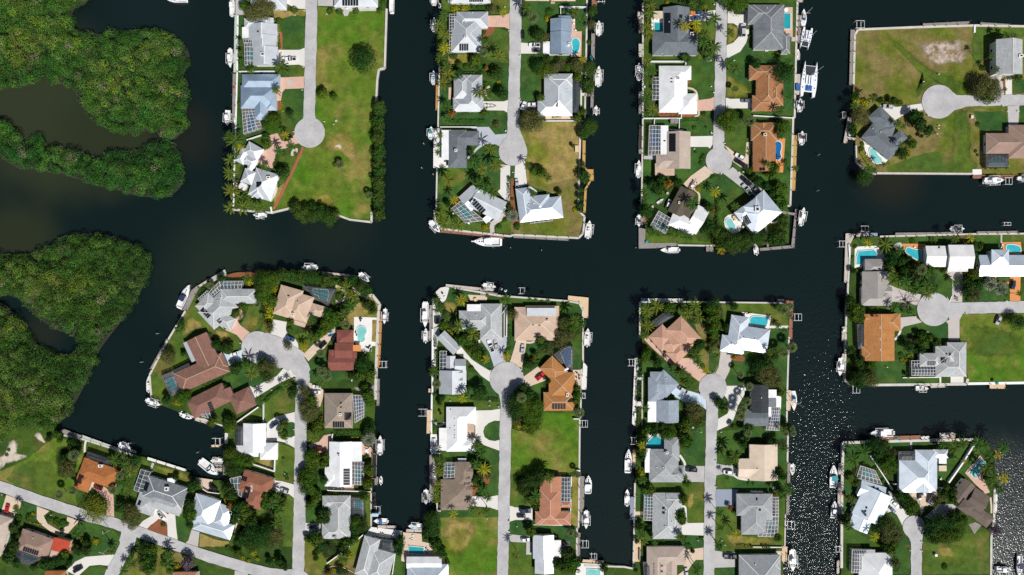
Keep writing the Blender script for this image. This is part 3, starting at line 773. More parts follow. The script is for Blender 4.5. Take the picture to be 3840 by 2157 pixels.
def hull_mesh(st,deck_from=None,floor=0.45,gun=0.84,mats=('gel_white','gel_grey')):
 """hull with a rim, an open cockpit and (from deck_from forward) a closed foredeck"""
 mb=MB();mb.cur=0
 outer=ring(st,1,1);chine=ring(st,0.86,0.25);keel=[(x*0.97,0.35*y,-0.45)for x,y,z in chine]
 loft(mb,chine,outer);loft(mb,keel,chine);mb.face(keel[::-1])
 if deck_from is None:deck_from=0.9
 n=len(st)-1
 fd=ring(st,1.0,1.0,0.0,deck_from);fd2=ring(st,0.72,1.0,0.10,deck_from)
 inner=ring(st,gun,1.0,0.02,0.05,deck_from);out2=ring(st,1.0,1.0,0.0,0.0,deck_from)
 k=len(st[:int(round(deck_from*n))+1])
 so=st[:int(round(deck_from*n))+1]
 for s_ in(-1,1):
  for a,b in zip(so,so[1:]):
   f=[(a[0],s_*a[1],a[2]),(b[0],s_*b[1],b[2]),(b[0],s_*b[1]*gun,b[2]+0.01),(a[0],s_*a[1]*gun,a[2]+0.01)]
   mb.face(f if s_>0 else f[::-1]);g_=[(a[0],s_*a[1]*gun,a[2]+0.01),(b[0],s_*b[1]*gun,b[2]+0.01),(b[0],s_*b[1]*gun*0.98,floor),(a[0],s_*a[1]*gun*0.98,floor)]
   mb.face(g_ if s_>0 else g_[::-1])
 mb.face([(p[0],p[1],p[2])for p in fd])
 e=so[-1];w_=e[1]*gun;mb.face([(e[0],-w_,floor),(e[0],w_,floor),(e[0],w_,e[2]+0.01),(e[0],-w_,e[2]+0.01)])
 s0=so[0];w0=s0[1]*gun
 mb.box(s0[0]+0.09,0,floor,s0[2]*0.9,0.18,2*w0)
 mb.cur=1
 fl=[(x,-w2*gun*0.98,floor)for x,w2,z in so]+[(x,w2*gun*0.98,floor)for x,w2,z in reversed(so)]
 mb.face(fl)
 return mb.mesh('hull',list(mats))
def rounded(cx,cy,lx,ly,r=0.3,n=4):
 out=[]
 for sx,sy,a0 in((1,1,0),(-1,1,90),(-1,-1,180),(1,-1,270)):
  for k in range(n+1):
   a=R(a0+90*k/n);out.append((cx+sx*(lx/2-r)+r*math.cos(a),cy+sy*(ly/2-r)+r*math.sin(a)))
 return out
def BOAT(kind,sx,sy,bx,by,wpx,label,top='gel_white',motors=2,lift=0,z=None,accent=None,grp='boats moored along the canals',name='motor_boat'):
 zz=z if z is not None else(0.35 if lift else-0.95)
 a,b=W(sx,sy,1.0),W(bx,by,1.0);d=Vector((b[0]-a[0],b[1]-a[1]));L=d.length;ang=math.atan2(d.y,d.x);Wd=wpx/ppm()*0.94
 cx,cy=(a[0]+b[0])/2,(a[1]+b[1])/2
 t=empty(name,(cx,cy,zz),ang);cat={'sail':'sailboat','cat':'catamaran','jet':'jet ski','kayak':'kayak','pontoon':'pontoon boat','skiff':'small boat'}.get(kind,'motor boat')
 tag(t,label,cat,grp)
 if kind=='jet':
  st=hull_geo(L,Wd,0.45,1.8,0.4,0.75);mb=MB();loft(mb,ring(st,0.7,-0.3),ring(st,1,1));top_=ring(st,1,1);t2=ring(st,0.55,1,0.25);loft(mb,top_,t2);mb.face(t2);mb.build('hull',top,t)
  mb=MB();mb.prism(rounded(-L*0.12,0,L*0.42,Wd*0.36,0.1),0.62,0.9);mb.build('seat',accent or 'motor_black',t)
  mb=MB();mb.bar((L*0.14,-Wd*0.3,1.0),(L*0.14,Wd*0.3,1.0),0.06);mb.bar((L*0.16,0,0.55),(L*0.13,0,1.0),0.12);mb.build('handlebar','motor_black',t);return t
 if kind=='kayak':
  st=[(-L/2+L*i/12,Wd/2*math.sin(math.pi*min(1,max(0,i/12)))**0.7,0.28)for i in range(13)]
  mb=MB();k0=ring(st,0.5,-0.1);k1=ring(st,1,1);loft(mb,k0,k1);mb.face(k1);mb.face(k0[::-1]);mb.build('hull',top,t)
  mb=MB();mb.prism(rounded(-L*0.05,0,L*0.22,Wd*0.5,0.1),0.27,0.31);mb.build('cockpit','motor_black',t);return t
 if kind=='pontoon':
  for s_ in(-1,1):
   mb=MB();mb.tube([(-L/2,s_*Wd*0.38,0),(L*0.4,s_*Wd*0.38,0),(L/2,s_*Wd*0.38,0.12)],[0.32,0.32,0.05],10);mb.build('pontoon','alu',t)
  mb=MB();mb.prism(rounded(0,0,L*0.96,Wd,0.2),0.35,0.5,True);mb.build('deck','gel_grey',t)
  mb=MB()
  for s_ in(-1,1):mb.bar((-L*0.45,s_*Wd*0.47,1.0),(L*0.4,s_*Wd*0.47,1.0),0.06);mb.box(L*0.2,s_*Wd*0.33,0.5,0.95,L*0.36,Wd*0.24);
  mb.build('seat','gel_cream',t)
  mb=MB();mb.prism(rounded(-L*0.22,0,L*0.46,Wd*0.98,0.2),2.3,2.4,True)
  for s_ in(-1,1):
   for q in(-0.42,-0.02):mb.bar((L*q,s_*Wd*0.45,0.5),(L*q,s_*Wd*0.45,2.3),0.06)
  mb.build('canopy',top,t)
  mb=MB();mb.box(-L*0.53,0,0.1,0.9,0.5,0.4);mb.build('outboard_motor','motor_black',t);return t
 if kind=='cat':
  for s_ in(-1,1):
   st=[(x,w_,z_)for x,w_,z_ in hull_geo(L,Wd*0.27,1.5,1.7,0.35,0.6)]
   mb=MB();k1=[(x,y+s_*Wd*0.365,z_)for x,y,z_ in ring(st,1,1)];k0=[(x,y+s_*Wd*0.365,-0.5)for x,y,z_ in ring(st,0.5,1)]
   loft(mb,k0,k1);k2=[(x,y+s_*Wd*0.365,z_)for x,y,z_ in ring(st,0.8,1,0.12)];loft(mb,k1,k2);mb.face(k2);mb.build('hull','gel_white',t)
   for q in(-0.25,-0.02,0.1,0.2):
    mb=MB();mb.box(L*q,s_*Wd*0.365,1.55,1.72,0.62,0.5);mb.build('hatch',accent or 'canvas_blue',t)
  mb=MB();mb.prism(rounded(-L*0.12,0,L*0.5,Wd*0.56,0.3),1.15,1.62,True);mb.build('bridge_deck','gel_white',t)
  mb=MB();mb.prism(rounded(-L*0.03,0,L*0.26,Wd*0.46,0.5),1.62,2.15);mb.build('cabin','gel_white',t)
  mb=MB();mb.box(L*0.115,0,1.75,2.05,0.14,Wd*0.36);mb.box(-L*0.03,Wd*0.235,1.8,2.05,L*0.16,0.06);mb.box(-L*0.03,-Wd*0.235,1.8,2.05,L*0.16,0.06);mb.build('window','glass_dark',t)
  mb=MB();mb.prism(rounded(-L*0.26,0,L*0.16,Wd*0.42,0.2),1.63,1.70);mb.build('cockpit',top,t)
  mb=MB();mb.face([(L*0.13,-Wd*0.26,1.35),(L*0.36,-Wd*0.26,1.35),(L*0.36,Wd*0.26,1.35),(L*0.13,Wd*0.26,1.35)]);mb.build('trampoline','screen_dark',t)
  mb=MB();mb.bar((L*0.37,-Wd*0.36,1.5),(L*0.37,Wd*0.36,1.5),0.22);mb.build('crossbeam','alu',t)
  rig(t,L*0.08,1.9,L*1.15,L*0.42);return t
 if kind=='sail':
  st=hull_geo(L,Wd,1.0,1.9,0.42,0.62);mb=MB();k1=ring(st,1,1);k0=ring(st,0.6,-0.3);loft(mb,k0,k1);k2=ring(st,0.86,1,0.06);loft(mb,k1,k2);mb.face(k2);mb.build('hull','gel_white',t)
  mb=MB();mb.prism(smooth([(-L*0.12,-Wd*.27),(L*0.1,-Wd*.27),(L*0.28,-Wd*.1),(L*0.28,Wd*.1),(L*0.1,Wd*.27),(-L*0.12,Wd*.27)],3),1.0,1.5);mb.build('cabin','gel_cream',t)
  mb=MB();mb.prism(rounded(-L*0.28,0,L*0.26,Wd*0.48,0.2),1.0,1.08);mb.build('cockpit','gel_grey',t)
  mb=MB();mb.prism(rounded(-L*0.16,0,L*0.12,Wd*0.5,0.2),1.9,2.0,True);mb.build('dodger',top,t)
  for s_ in(-1,1):mb=MB();mb.box(L*0.03,s_*Wd*0.275,1.2,1.38,L*0.18,0.05);mb.build('window','glass_dark',t)
  rig(t,L*0.08,1.4,L*1.25,L*0.40,accent or 'canvas_blue');return t
 big=kind=='yacht';h=1.75 if big else(1.25 if kind=='cab' else(1.0 if kind=='cc' else 0.7))
 st=hull_geo(L,Wd,h,2.1,0.48,0.92);df={'cc':0.80,'cab':0.52,'yacht':0.58,'skiff':0.86}[kind]
 link('hull',hull_mesh(st,df,h*0.42,0.84,('gel_white','gel_grey')),t)
 if kind in('cc','skiff'):
  mb=MB();mb.prism(rounded(L*0.02,0,L*0.10,Wd*0.36,0.12),h*0.42,h*0.42+1.0);mb.build('console','gel_white',t)
  mb=MB();mb.box(L*0.065,0,h*0.42+0.75,h*0.42+1.25,0.08,Wd*0.34);mb.build('windshield','glass_dark',t)
  mb=MB();mb.prism(rounded(-L*0.10,0,L*0.07,Wd*0.42,0.12),h*0.42,h*0.42+0.8);mb.build('seat','gel_cream',t)
  mb=MB();mb.prism(smooth([(st[10][0],-st[10][1]*0.75),(st[12][0],-st[12][1]*0.6),(st[12][0],st[12][1]*0.6),(st[10][0],st[10][1]*0.75)],3),h*0.42,h*0.42+0.4);mb.build('bow_seat','gel_cream',t)
  if kind=='cc' and top:
   mb=MB();z_=h*0.42+2.1;mb.prism(rounded(-L*0.03,0,L*0.26,Wd*0.66,0.3),z_,z_+0.09,True);mb.build('canopy',top,t)
   mb=MB()
   for q in(-0.10,0.06):
    for s_ in(-1,1):mb.bar((L*q,s_*Wd*0.28,h*0.42),(L*q,s_*Wd*0.28,z_),0.07)
   mb.build('canopy_frame','alu',t)
 if kind in('cab','yacht'):
  mb=MB();c0=[(x,w_*0.62)for x,w_,z_ in st if-0.05*L<x<0.36*L];poly=[(x,-y)for x,y in c0]+[(x,y)for x,y in reversed(c0)]
  zc=h*1.06;mb.prism(smooth(poly,2),zc-0.1,zc+(0.35 if kind=='cab' else 0.4));mb.build('cabin_top','gel_white',t)
  mb=MB();mb.prism([(L*-0.02,-Wd*0.40),(L*0.075,-Wd*0.30),(L*0.115,0),(L*0.075,Wd*0.30),(L*-0.02,Wd*0.40),(L*0.0,Wd*0.36),(L*0.085,0),(L*0.0,-Wd*0.36)],zc+0.2,zc+0.75);mb.build('windshield','glass_dark',t)
  for q in(0.18,0.27):mb=MB();mb.prism(rounded(L*q,0,0.6,0.55,0.12),zc+0.32,zc+(0.43 if kind=='cab' else 0.48));mb.build('hatch','glass_dark',t)
  if top:
   mb=MB();z_=zc+1.35;mb.prism(rounded(-L*0.09,0,L*0.24,Wd*0.74,0.35),z_,z_+0.10,True);mb.build('canopy',top,t)
   mb=MB()
   for q in(-0.18,0.0):
    for s_ in(-1,1):mb.bar((L*q,s_*Wd*0.33,h*0.5),(L*q,s_*Wd*0.33,z_),0.07)
   mb.build('canopy_frame','alu',t)
  mb=MB();mb.prism(rounded(-L*0.53,0,L*0.07,Wd*0.8,0.2),0.25,0.36,True);mb.build('swim_platform','gel_white',t)
  mb=MB()
  for s_ in(-1,1):
   pr=[(x,s_*w_*0.93,z_+0.55)for x,w_,z_ in st if x>L*0.05]
   for p,q in zip(pr,pr[1:]):mb.bar(p,q,0.05)
   for p in pr[::2]:mb.bar((p[0],p[1],p[2]-0.55),p,0.04)
  mb.build('bow_rail','alu',t)
  if big:
   mb=MB();mb.prism(rounded(L*0.0,0,L*0.2,Wd*0.58,0.4),zc+0.4,zc+1.5);mb.build('deckhouse','gel_white',t)
   mb=MB();mb.bar((L*0.47,0,h*1.2),(L*0.56,0,h*1.25),0.5,0.12);mb.build('pulpit','gel_white',t)
   mb=MB();mb.bar((-L*0.02,-Wd*0.3,zc+1.4),(-L*0.3,-Wd*0.75,zc+3.5),0.07);mb.bar((-L*0.02,Wd*0.3,zc+1.4),(-L*0.3,Wd*0.75,zc+3.5),0.07);mb.build('outrigger','alu',t)
 for k in range(motors):
  off=(k-(motors-1)/2)*min(0.62,Wd*0.72/max(motors,1));mb=MB()
  mb.prism(rounded(-L/2-0.25,off,0.75,0.42,0.12),h*0.7,h*0.7+0.55,True);mb.box(-L/2-0.2,off,-0.6,h*0.7,0.22,0.12);mb.build('outboard_motor',accent or 'gel_white',t)
 if lift:
  lx,ly=L*0.27,Wd/2+0.55
  lift_at(cx,cy,lx,ly,ang,1.75,'boat lift holding a boat')
 return t
def rig(t,x,z0,hgt,boom,sail='canvas_blue'):
 hgt=min(hgt,15.0)
 mb=MB();mb.tube([(x,0,z0-0.4),(x,0,z0+hgt)],[0.13,0.08],8);m_=mb.build('mast','alu',t)
 mb=MB();mb.bar((x-0.6,-1.0,z0+hgt*0.5),(x-0.6,1.0,z0+hgt*0.5),0.09);mb.build('spreader','alu',m_)
 mb=MB();mb.tube([(x,0,z0+1.2),(x-boom,0,z0+1.1)],[0.09,0.08],7);b_=mb.build('boom','alu',t)
 mb=MB();mb.tube([(x-0.2,0,z0+1.38),(x-boom*0.5,0,z0+1.42),(x-boom*0.95,0,z0+1.28)],[0.2,0.24,0.12],8);mb.build('furled_sail',sail,b_)
CARDEF={
'sedan':(4.7,1.85,0.92,1.45,0.13,0.70,None),'suv':(4.8,1.95,1.08,1.75,0.04,0.70,None),
'pickup':(5.6,2.0,1.1,1.85,0.36,0.72,(0.04,0.34)),'van':(5.4,2.05,1.2,2.1,0.03,0.82,None)}
def car_parts(kind):
 L,Wd,zb,zr,c0,c1,bed=CARDEF[kind];X=lambda f:-L/2+L*f
 out={}
 mb=MB()
 prof=[(0.0,0.94),(0.03,1.0),(0.75,1.0),(0.93,0.95),(1.0,0.80)]
 lo=[(X(f),-Wd/2*w_,0.32)for f,w_ in prof]+[(X(f),Wd/2*w_,0.32)for f,w_ in reversed(prof)]
 mi=[(x,y,zb*0.78)for x,y,z in lo];hi=[(x*0.985,y*0.92,zb-(0.16 if x>L*0.3 else 0.0))for x,y,z in lo]
 loft(mb,lo,mi);loft(mb,mi,hi)
 if bed:
  k=lambda f:X(f);w_=Wd/2*0.92;wi=w_*0.82
  fr=[p for p in hi if p[0]>X(0.3)]
  b0,b1=X(bed[0]),X(bed[1])
  mb.face([(b1,-w_,zb)]+[p for p in hi if p[0]>b1]+[(b1,w_,zb)])
  mb.face([(X(0)*0.985,-w_,zb),(b1,-w_,zb),(b1,-wi,zb),(b0,-wi,zb)]);mb.face([(b0,wi,zb),(b1,wi,zb),(b1,w_,zb),(X(0)*0.985,w_,zb)])
  mb.face([(X(0)*0.985,w_*1.0,zb),(X(0)*0.985,-w_*1.0,zb),(b0,-wi,zb),(b0,wi,zb)])
  for a,b in(((b0,-wi),(b1,-wi)),((b1,-wi),(b1,wi)),((b1,wi),(b0,wi)),((b0,wi),(b0,-wi))):mb.face([(*a,zb),(*a,0.6),(*b,0.6),(*b,zb)])
  mb2=MB();mb2.face([(b0,-wi,0.61),(b1,-wi,0.61),(b1,wi,0.61),(b0,wi,0.61)]);out['bed_liner']=mb2.mesh('bed_liner','motor_black')
 else:mb.face(hi)
 mb.face(lo[::-1]);
 r0,r1=X(c0)+0.80*(zr-zb),X(c1)-1.30*(zr-zb);wr=Wd/2*0.72
 mb.face([(r0,-wr,zr),(r1,-wr,zr),(r1,wr,zr),(r0,wr,zr)])
 for s_ in(-1,1):
  for f0,f1 in((X(c0),r0),(X(c1),r1)):mb.bar((f0,s_*Wd/2*0.87,zb-0.02),(f1,s_*wr,zr-0.01),0.10)
 out['body']=mb.mesh('body','car_white')
 gl=MB();lo2=[(X(c0),-Wd/2*0.87,zb-0.01),(X(c1),-Wd/2*0.87,zb-0.03),(X(c1),Wd/2*0.87,zb-0.03),(X(c0),Wd/2*0.87,zb-0.01)];hi2=[(r0,-wr,zr-0.02),(r1,-wr,zr-0.02),(r1,wr,zr-0.02),(r0,wr,zr-0.02)]
 loft(gl,lo2,hi2);out['window']=gl.mesh('window','glass_dark')
 wh=MB();wh.tube([(0,-0.11,0),(0,0.11,0)],[0.33,0.33],14);out['wheel']=wh.mesh('wheel','rubber')
 hl=MB();hl.box(0,0,-0.08,0.08,0.08,0.36);out['headlight']=hl.mesh('headlight','trim')
 mr=MB();mr.box(0,0,-0.08,0.1,0.16,0.24);out['mirror']=mr.mesh('mirror','motor_black')
 return out
def CAR(kind,rx,ry,fx,fy,color,label):
 L,Wd,zb,zr,c0,c1,bed=CARDEF[kind];pr=shared('car'+kind,lambda:car_parts(kind))
 a,b=W(rx,ry,0.8),W(fx,fy,0.8);d=Vector((b[0]-a[0],b[1]-a[1]));ang=math.atan2(d.y,d.x)
 s_=max(0.82,min(1.12,d.length/L))
 t=empty({'pickup':'pickup_truck','suv':'parked_car','van':'parked_van','sedan':'parked_car'}[kind],((a[0]+b[0])/2,(a[1]+b[1])/2,0.26),ang);t.scale=(s_,s_,s_)
 tag(t,label,{'pickup':'pickup truck','van':'van'}.get(kind,'car'),'vehicles parked on driveways')
 o=link('body',pr['body'],t);o.material_slots[0].link='OBJECT';o.material_slots[0].material=MATS['car_'+color]
 link('window',pr['window'],t)
 if bed:link('bed_liner',pr['bed_liner'],t)
 for x in(-L*0.31,L*0.31):
  for y in(-Wd*0.43,Wd*0.43):link('wheel',pr['wheel'],t,(x,y,0.33))
 for y in(-Wd*0.32,Wd*0.32):link('headlight',pr['headlight'],t,(L*0.475,y,zb*0.66))
 for y in(-Wd*0.49,Wd*0.49):link('mirror',pr['mirror'],t,(L*(c1-0.5)-0.25,y,zb+0.02))
 return t
rng=np.random.default_rng(11)
def leaf_quads(pos,nrm,size,aspect=1.0,tilt=0.5):
 """numpy: one bent quad per position, facing roughly along nrm"""
 n=len(pos);nrm=nrm+rng.normal(0,tilt,(n,3));nrm/=np.linalg.norm(nrm,axis=1)[:,None]
 r=rng.normal(0,1,(n,3));u=np.cross(nrm,r);u/=np.linalg.norm(u,axis=1)[:,None];v=np.cross(nrm,u)
 s=size*rng.uniform(0.6,1.35,n);su=u*s[:,None]*0.5;sv=v*(s*aspect)[:,None]*0.5;drop=nrm*(s*0.18)[:,None]
 return np.stack([pos-su,pos-sv*0.8+drop,pos+su,pos+sv*0.8+drop],1)
def np_mesh(name,quads,m,tint=None,extra=None):
 V=quads.reshape(-1,3);F=np.arange(len(V)).reshape(-1,4)
 me=bpy.data.meshes.new(name)
 nq=len(F);me.vertices.add(len(V));me.vertices.foreach_set('co',V.astype(np.float32).ravel())
 me.loops.add(nq*4);me.loops.foreach_set('vertex_index',F.astype(np.int32).ravel())
 me.polygons.add(nq);me.polygons.foreach_set('loop_start',np.arange(0,nq*4,4,dtype=np.int32));me.polygons.foreach_set('loop_total',np.full(nq,4,dtype=np.int32))
 me.materials.append(MATS[m])
 if tint is not None:
  at=me.attributes.new('tint','FLOAT_COLOR','FACE');c=np.ones((nq,4),np.float32);c[:,:3]=tint;at.data.foreach_set('color',c.ravel())
 me.update(calc_edges=True);return me
def sphere_pts(n,up=-0.25):
 p=rng.normal(0,1,(n*3,3));p/=np.linalg.norm(p,axis=1)[:,None];return p[p[:,2]>up][:n]
def crown_mesh(name,m,lobes=9,per=85,leaf=0.20,flat=0.8,sparse=1.0,spread=0.62):
 Q=[]
 for k in range(lobes):
  a=2*math.pi*(k+rng.uniform(0,0.6))/lobes*1.9;rr=spread*math.sqrt((k+0.5)/lobes);R_=rng.uniform(0.34,0.5)
  c=np.array([rr*math.cos(a),rr*math.sin(a),(0.62-rr*0.75)*flat+rng.uniform(-0.08,0.12)])
  n=int(per*sparse);p=sphere_pts(n,-0.35)
  rad=R_*rng.uniform(0.62,1.06,len(p))
  Q.append(leaf_quads(c+p*rad[:,None]*[1,1,flat],p,leaf,0.9,0.38))
 return np_mesh(name,np.concatenate(Q),m)
def shrub_mesh(name,m,n=330,leaf=0.22,flat=0.75,lump=0.16):
 p=sphere_pts(n,0.0);b=np.sin(p[:,0]*5+rng.uniform(0,6))*np.sin(p[:,1]*5+rng.uniform(0,6))*lump
 r=(0.88+b)*rng.uniform(0.7,1.05,len(p));return np_mesh(name,leaf_quads(p*r[:,None]*[1,1,flat],p,leaf,0.9,0.5),m)
def palm_mesh(name,m,fronds=18,droop=0.45,wid=0.085,rise_=0.30):
 """feather palm: each frond two hanging wings along a bending stalk with a ragged rim; tips reach radius 1"""
 Q=[]
 for k in range(fronds):
  a=2*math.pi*(k*0.382+rng.uniform(-0.04,0.04));top=k/fronds;L=rng.uniform(0.82,1.08)*(1.0 if k%3 else 0.85)
  el=rise_+0.75*top**2-0.12;d=np.array([math.cos(a),math.sin(a),0.0]);sd=np.array([-math.sin(a),math.cos(a),0.0]);cv=rng.uniform(-0.12,0.12)
  def at(t):return d*(L*t*math.cos(el*0.7))+sd*(cv*t*t)+np.array([0,0,L*(math.sin(el)*t-droop*t*t)])
  N=8
  for j in range(N):
   t0,t1=0.05+0.95*j/N,0.05+0.95*(j+1)/N;p0,p1=at(t0),at(t1)
   for s_ in(-1,1):
    def edge(t):w_=wid*(math.sin(math.pi*min(1,0.12+t*0.86))**0.6)*rng.uniform(0.75,1.2);return sd*s_*w_+d*w_*0.5-np.array([0,0,w_*0.75])
    Q.append([p0,p1,p1+edge(t1),p0*0.75+p1*0.25+edge(t0)])
 return np_mesh(name,np.array(Q),m)
def fan_mesh(name,m,fans=36,rad=0.60,stiff=1.0):
 """fan palm: round pleated leaves on stalks, a ball of them"""
 Q=[]
 for k in range(fans):
  z=1-1.25*(k+0.5)/fans;a=k*2.399;h=math.sqrt(max(0.02,1-z*z));d=np.array([h*math.cos(a),h*math.sin(a),z*0.8])
  s1=np.cross(d,[0,0,1.0]);s1/=np.linalg.norm(s1);s2=np.cross(s1,d);c=d*0.34
  for j in range(9):
   b0,b1=R(-105+210*j/9),R(-105+210*(j+0.62)/9);rr=rad*rng.uniform(0.85,1.15)*stiff
   e0=c+(s1*math.sin(b0)+(d*math.cos(b0)))*rr-np.array([0,0,0.10]);e1=c+(s1*math.sin(b1)+(d*math.cos(b1)))*rr-np.array([0,0,0.10])
   Q.append([c,c*0.5+e0*0.5+s2*0.03,(e0+e1)/2*1.02,c*0.5+e1*0.5+s2*0.03])
  Q.append([np.zeros(3),np.array([0.012,0,0.02]),c+np.array([0.012,0,0]),c])
 return np_mesh(name,np.array(Q),m)
def bare_mesh(name,m):
 mb=MB()
 def grow(p,d,L,r,depth):
  q=p+d*L;mb.tube([p,q],[r,r*0.6],4)
  if depth:
   for _ in range(3 if depth>1 else 4):
    nd=(d+Vector(rng.normal(0,0.55,3))+Vector((0,0,0.05))).normalized();grow(q,nd,L*rng.uniform(0.55,0.8),r*0.55,depth-1)
 for k in range(6):
  a=k*1.05+rng.uniform(0,0.4);grow(Vector((0,0,-0.15)),Vector((math.cos(a)*0.8,math.sin(a)*0.8,0.6)).normalized(),0.42,0.035,3)
 return mb.mesh(name,m)
def trunk_mesh(palm):
 mb=MB()
 if palm:
  n=7;mb.tube([(0.16*math.sin(i/n*1.5),0,i/n)for i in range(n+1)],[1.35]+[1.0-0.25*i/n for i in range(1,n+1)],8)
  for i,v in enumerate(mb.v):pass
 return mb
def build_trunk(name,palm):
 mb=MB()
 if palm:
  pts=[(0.0,0,i/6)for i in range(7)]
  for k in range(6):
   r0,r1=(1.45 if k==0 else 1.0)-0.05*k,0.95-0.05*k
   mb.lathe([(r0,k/6),(r1,(k+1)/6)],8)
 else:
  mb.lathe([(1.6,0),(1.1,0.12),(0.85,0.5),(0.6,1.0)],8)
  for k in range(4):
   a=k*1.6;mb.tube([(0,0,0.55),(2.6*math.cos(a),2.6*math.sin(a),0.92),(4.6*math.cos(a+0.2),4.6*math.sin(a+0.2),1.18)],[0.55,0.4,0.2],6)
 return mb.mesh(name,'trunk')
KIND={
'c':('coconut_palm','coconut palm with yellow-green fronds','palm',[palm_mesh('fronds','coco')for _ in range(4)],1),
'y':('coconut_palm','yellowing coconut palm','palm',[palm_mesh('fronds','cocoy',15,0.5)for _ in range(2)],1),
'q':('feather_palm','dark green feather palm','palm',[palm_mesh('fronds','queen',21,0.55,0.095)for _ in range(4)],1),
's':('fan_palm','round grey-green fan palm','palm',[fan_mesh('fronds','sabal')for _ in range(3)],1),
'a':('silver_palm','silvery spiky palm','palm',[fan_mesh('fronds','silver',30,0.68)for _ in range(2)],1),
't':('broadleaf_tree','leafy green tree','tree',[crown_mesh('crown','tree',12,110,0.155)for _ in range(4)],0),
'd':('shade_tree','dark green tree','tree',[crown_mesh('crown','dark',12,115,0.15)for _ in range(4)],0),
'o':('olive_tree','sparse olive-brown tree','tree',[crown_mesh('crown','olive',14,85,0.115)for _ in range(3)],0),
'm':('mangrove_tree','dark bushy mangrove','mangrove',[crown_mesh('crown','mang',13,110,0.14,0.7,1.0,0.68)for _ in range(4)],0),
'b':('shrub','rounded green shrub','shrub',[shrub_mesh('shrub','shrub')for _ in range(3)],2),
'v':('flowering_shrub','yellow-green shrub','shrub',[shrub_mesh('flowering_shrub','yellow')for _ in range(2)],2),
'r':('rust_tree','rusty orange-leaved tree','tree',[crown_mesh('crown','rust',8,80,0.2)for _ in range(2)],0),
'l':('round_crowned_tree','large round yellow-green tree','tree',[crown_mesh('crown','lime')],0),
'p':('mauve_tree','greyish mauve tree','tree',[crown_mesh('crown','mauve',9,70,0.17)for _ in range(1)],0),
'g':('bare_tree','leafless grey tree','tree',[bare_mesh('crown','trunk')for _ in range(2)],0),
}
BIG={k:[crown_mesh('crown',m,26,150,0.075,0.8,1.0,0.68)for _ in range(2)]for k,m in(('t','tree'),('d','dark'),('o','olive'),('m','mang'),('l','lime'))}
GROUPS=dict(palm='palms in the gardens',tree='trees in the gardens',shrub='shrubs in the gardens',mangrove='mangroves along the banks')
PT,TT=build_trunk('trunk',True),build_trunk('trunk',False)
BARK=dict(c=0.14,y=0.14,q=0.13,s=0.16,a=0.18)
_n=[0]
def TREES(text):
 """'c225,145,110 ...': letter, photo x, y of the crown and its width, in pixels of the tile; an optional ,h gives the height in metres"""
 for w_ in text.split():
  k=w_[0];q=[float(v)for v in w_[1:].split(',')];name,words_,cat,meshes,palm=KIND[k]
  D=q[2]/ppm()*(1.08 if k in 'todmcq' else 1.0);i=_n[0];_n[0]+=1;jit=random.random()
  if palm==1:h=q[3]if len(q)>3 else min(10.5,3.2+D*0.75+jit*2.0);hv=h
  elif palm==0:h=q[3]if len(q)>3 else 1.6+D*(0.80+0.2*jit)if D<7 else 2.6+D*(0.60+0.12*jit);hv=h*0.75
  else:hv=h=min(D*0.42,2.4)
  x,y=W(q[0],q[1],hv);rz=random.uniform(0,6.28);me=meshes[i%len(meshes)]
  if palm==0 and D>6.5 and k in BIG:me=BIG[k][i%2]
  if palm==2:
   t=link(name,me,None,(x,y,0.0),rz,(D/2*1.05,D/2*1.05,max(h,0.5)*1.2))
  else:
   t=empty(name,(x,y,0.0))
   if palm==1:
    rt=BARK.get(k,0.15);link('trunk',PT,t,(0,0,0),0,(rt,rt,h*1.0))
    f=link('fronds',me,t,(0,0,h*0.995),rz,(D*0.56,D*0.56,D*0.56 if k!='s' else D*0.5))
   else:
    rt=0.05+D*0.02;ht=h*0.5;link('trunk',TT,t,(0,0,0),rz,(rt,rt,ht))
    link('crown',me,t,(0,0,h*0.42),rz,(D*0.56,D*0.56,h*0.60))
  later(t,('large ' if D>8.5 and palm==0 else 'small ' if D<2.2 and palm==2 else 'tall ' if palm==1 and h>8 else '')+words_,x,y,cat,GROUPS[cat])
def HEDGE(x0,y0,x1,y1,w_,m='shrub',h=1.3,text='clipped green hedge'):
 A,B=W(x0,y0,h),W(x1,y1,h);L=math.dist(A,B);wd=w_/ppm();ang=math.atan2(B[1]-A[1],B[0]-A[0])
 n=int(max(60,L*wd*16+L*h*12));p=rng.uniform(-0.5,0.5,(n,3));p[:,2]+=0.5;nr=np.zeros((n,3))
 face=rng.integers(0,5,n)
 for f,(ax,v,nn)in enumerate((((2),1.0,(0,0,1)),((2),1.0,(0,0,1)),((1),0.5,(0,1,0)),((1),-0.5,(0,-1,0)),((0),0.5*np.sign(rng.uniform(-1,1)),(0,0,1)))):
  s_=face==f;p[s_,ax]=v*rng.uniform(0.86,1.04,s_.sum());nr[s_]=nn
 pos=p*[L,wd,h]
 cx,cy=(A[0]+B[0])/2,(A[1]+B[1])/2
 o=link('hedge',np_mesh('hedge',leaf_quads(pos,nr+1e-3,0.42,0.9,0.5),m),None,(cx,cy,0),ang)
 later(o,text,cx,cy,'hedge','garden hedges');return o
def inside(pts,poly):
 x,y=pts[:,0],pts[:,1];r=np.zeros(len(pts),bool);n=len(poly)
 for i in range(n):
  (x0,y0),(x1,y1)=poly[i-1],poly[i]
  if y0==y1:continue
  c=((y0>y)!=(y1>y))&(x<(x1-x0)*(y-y0)/(y1-y0)+x0);r^=c
 return r
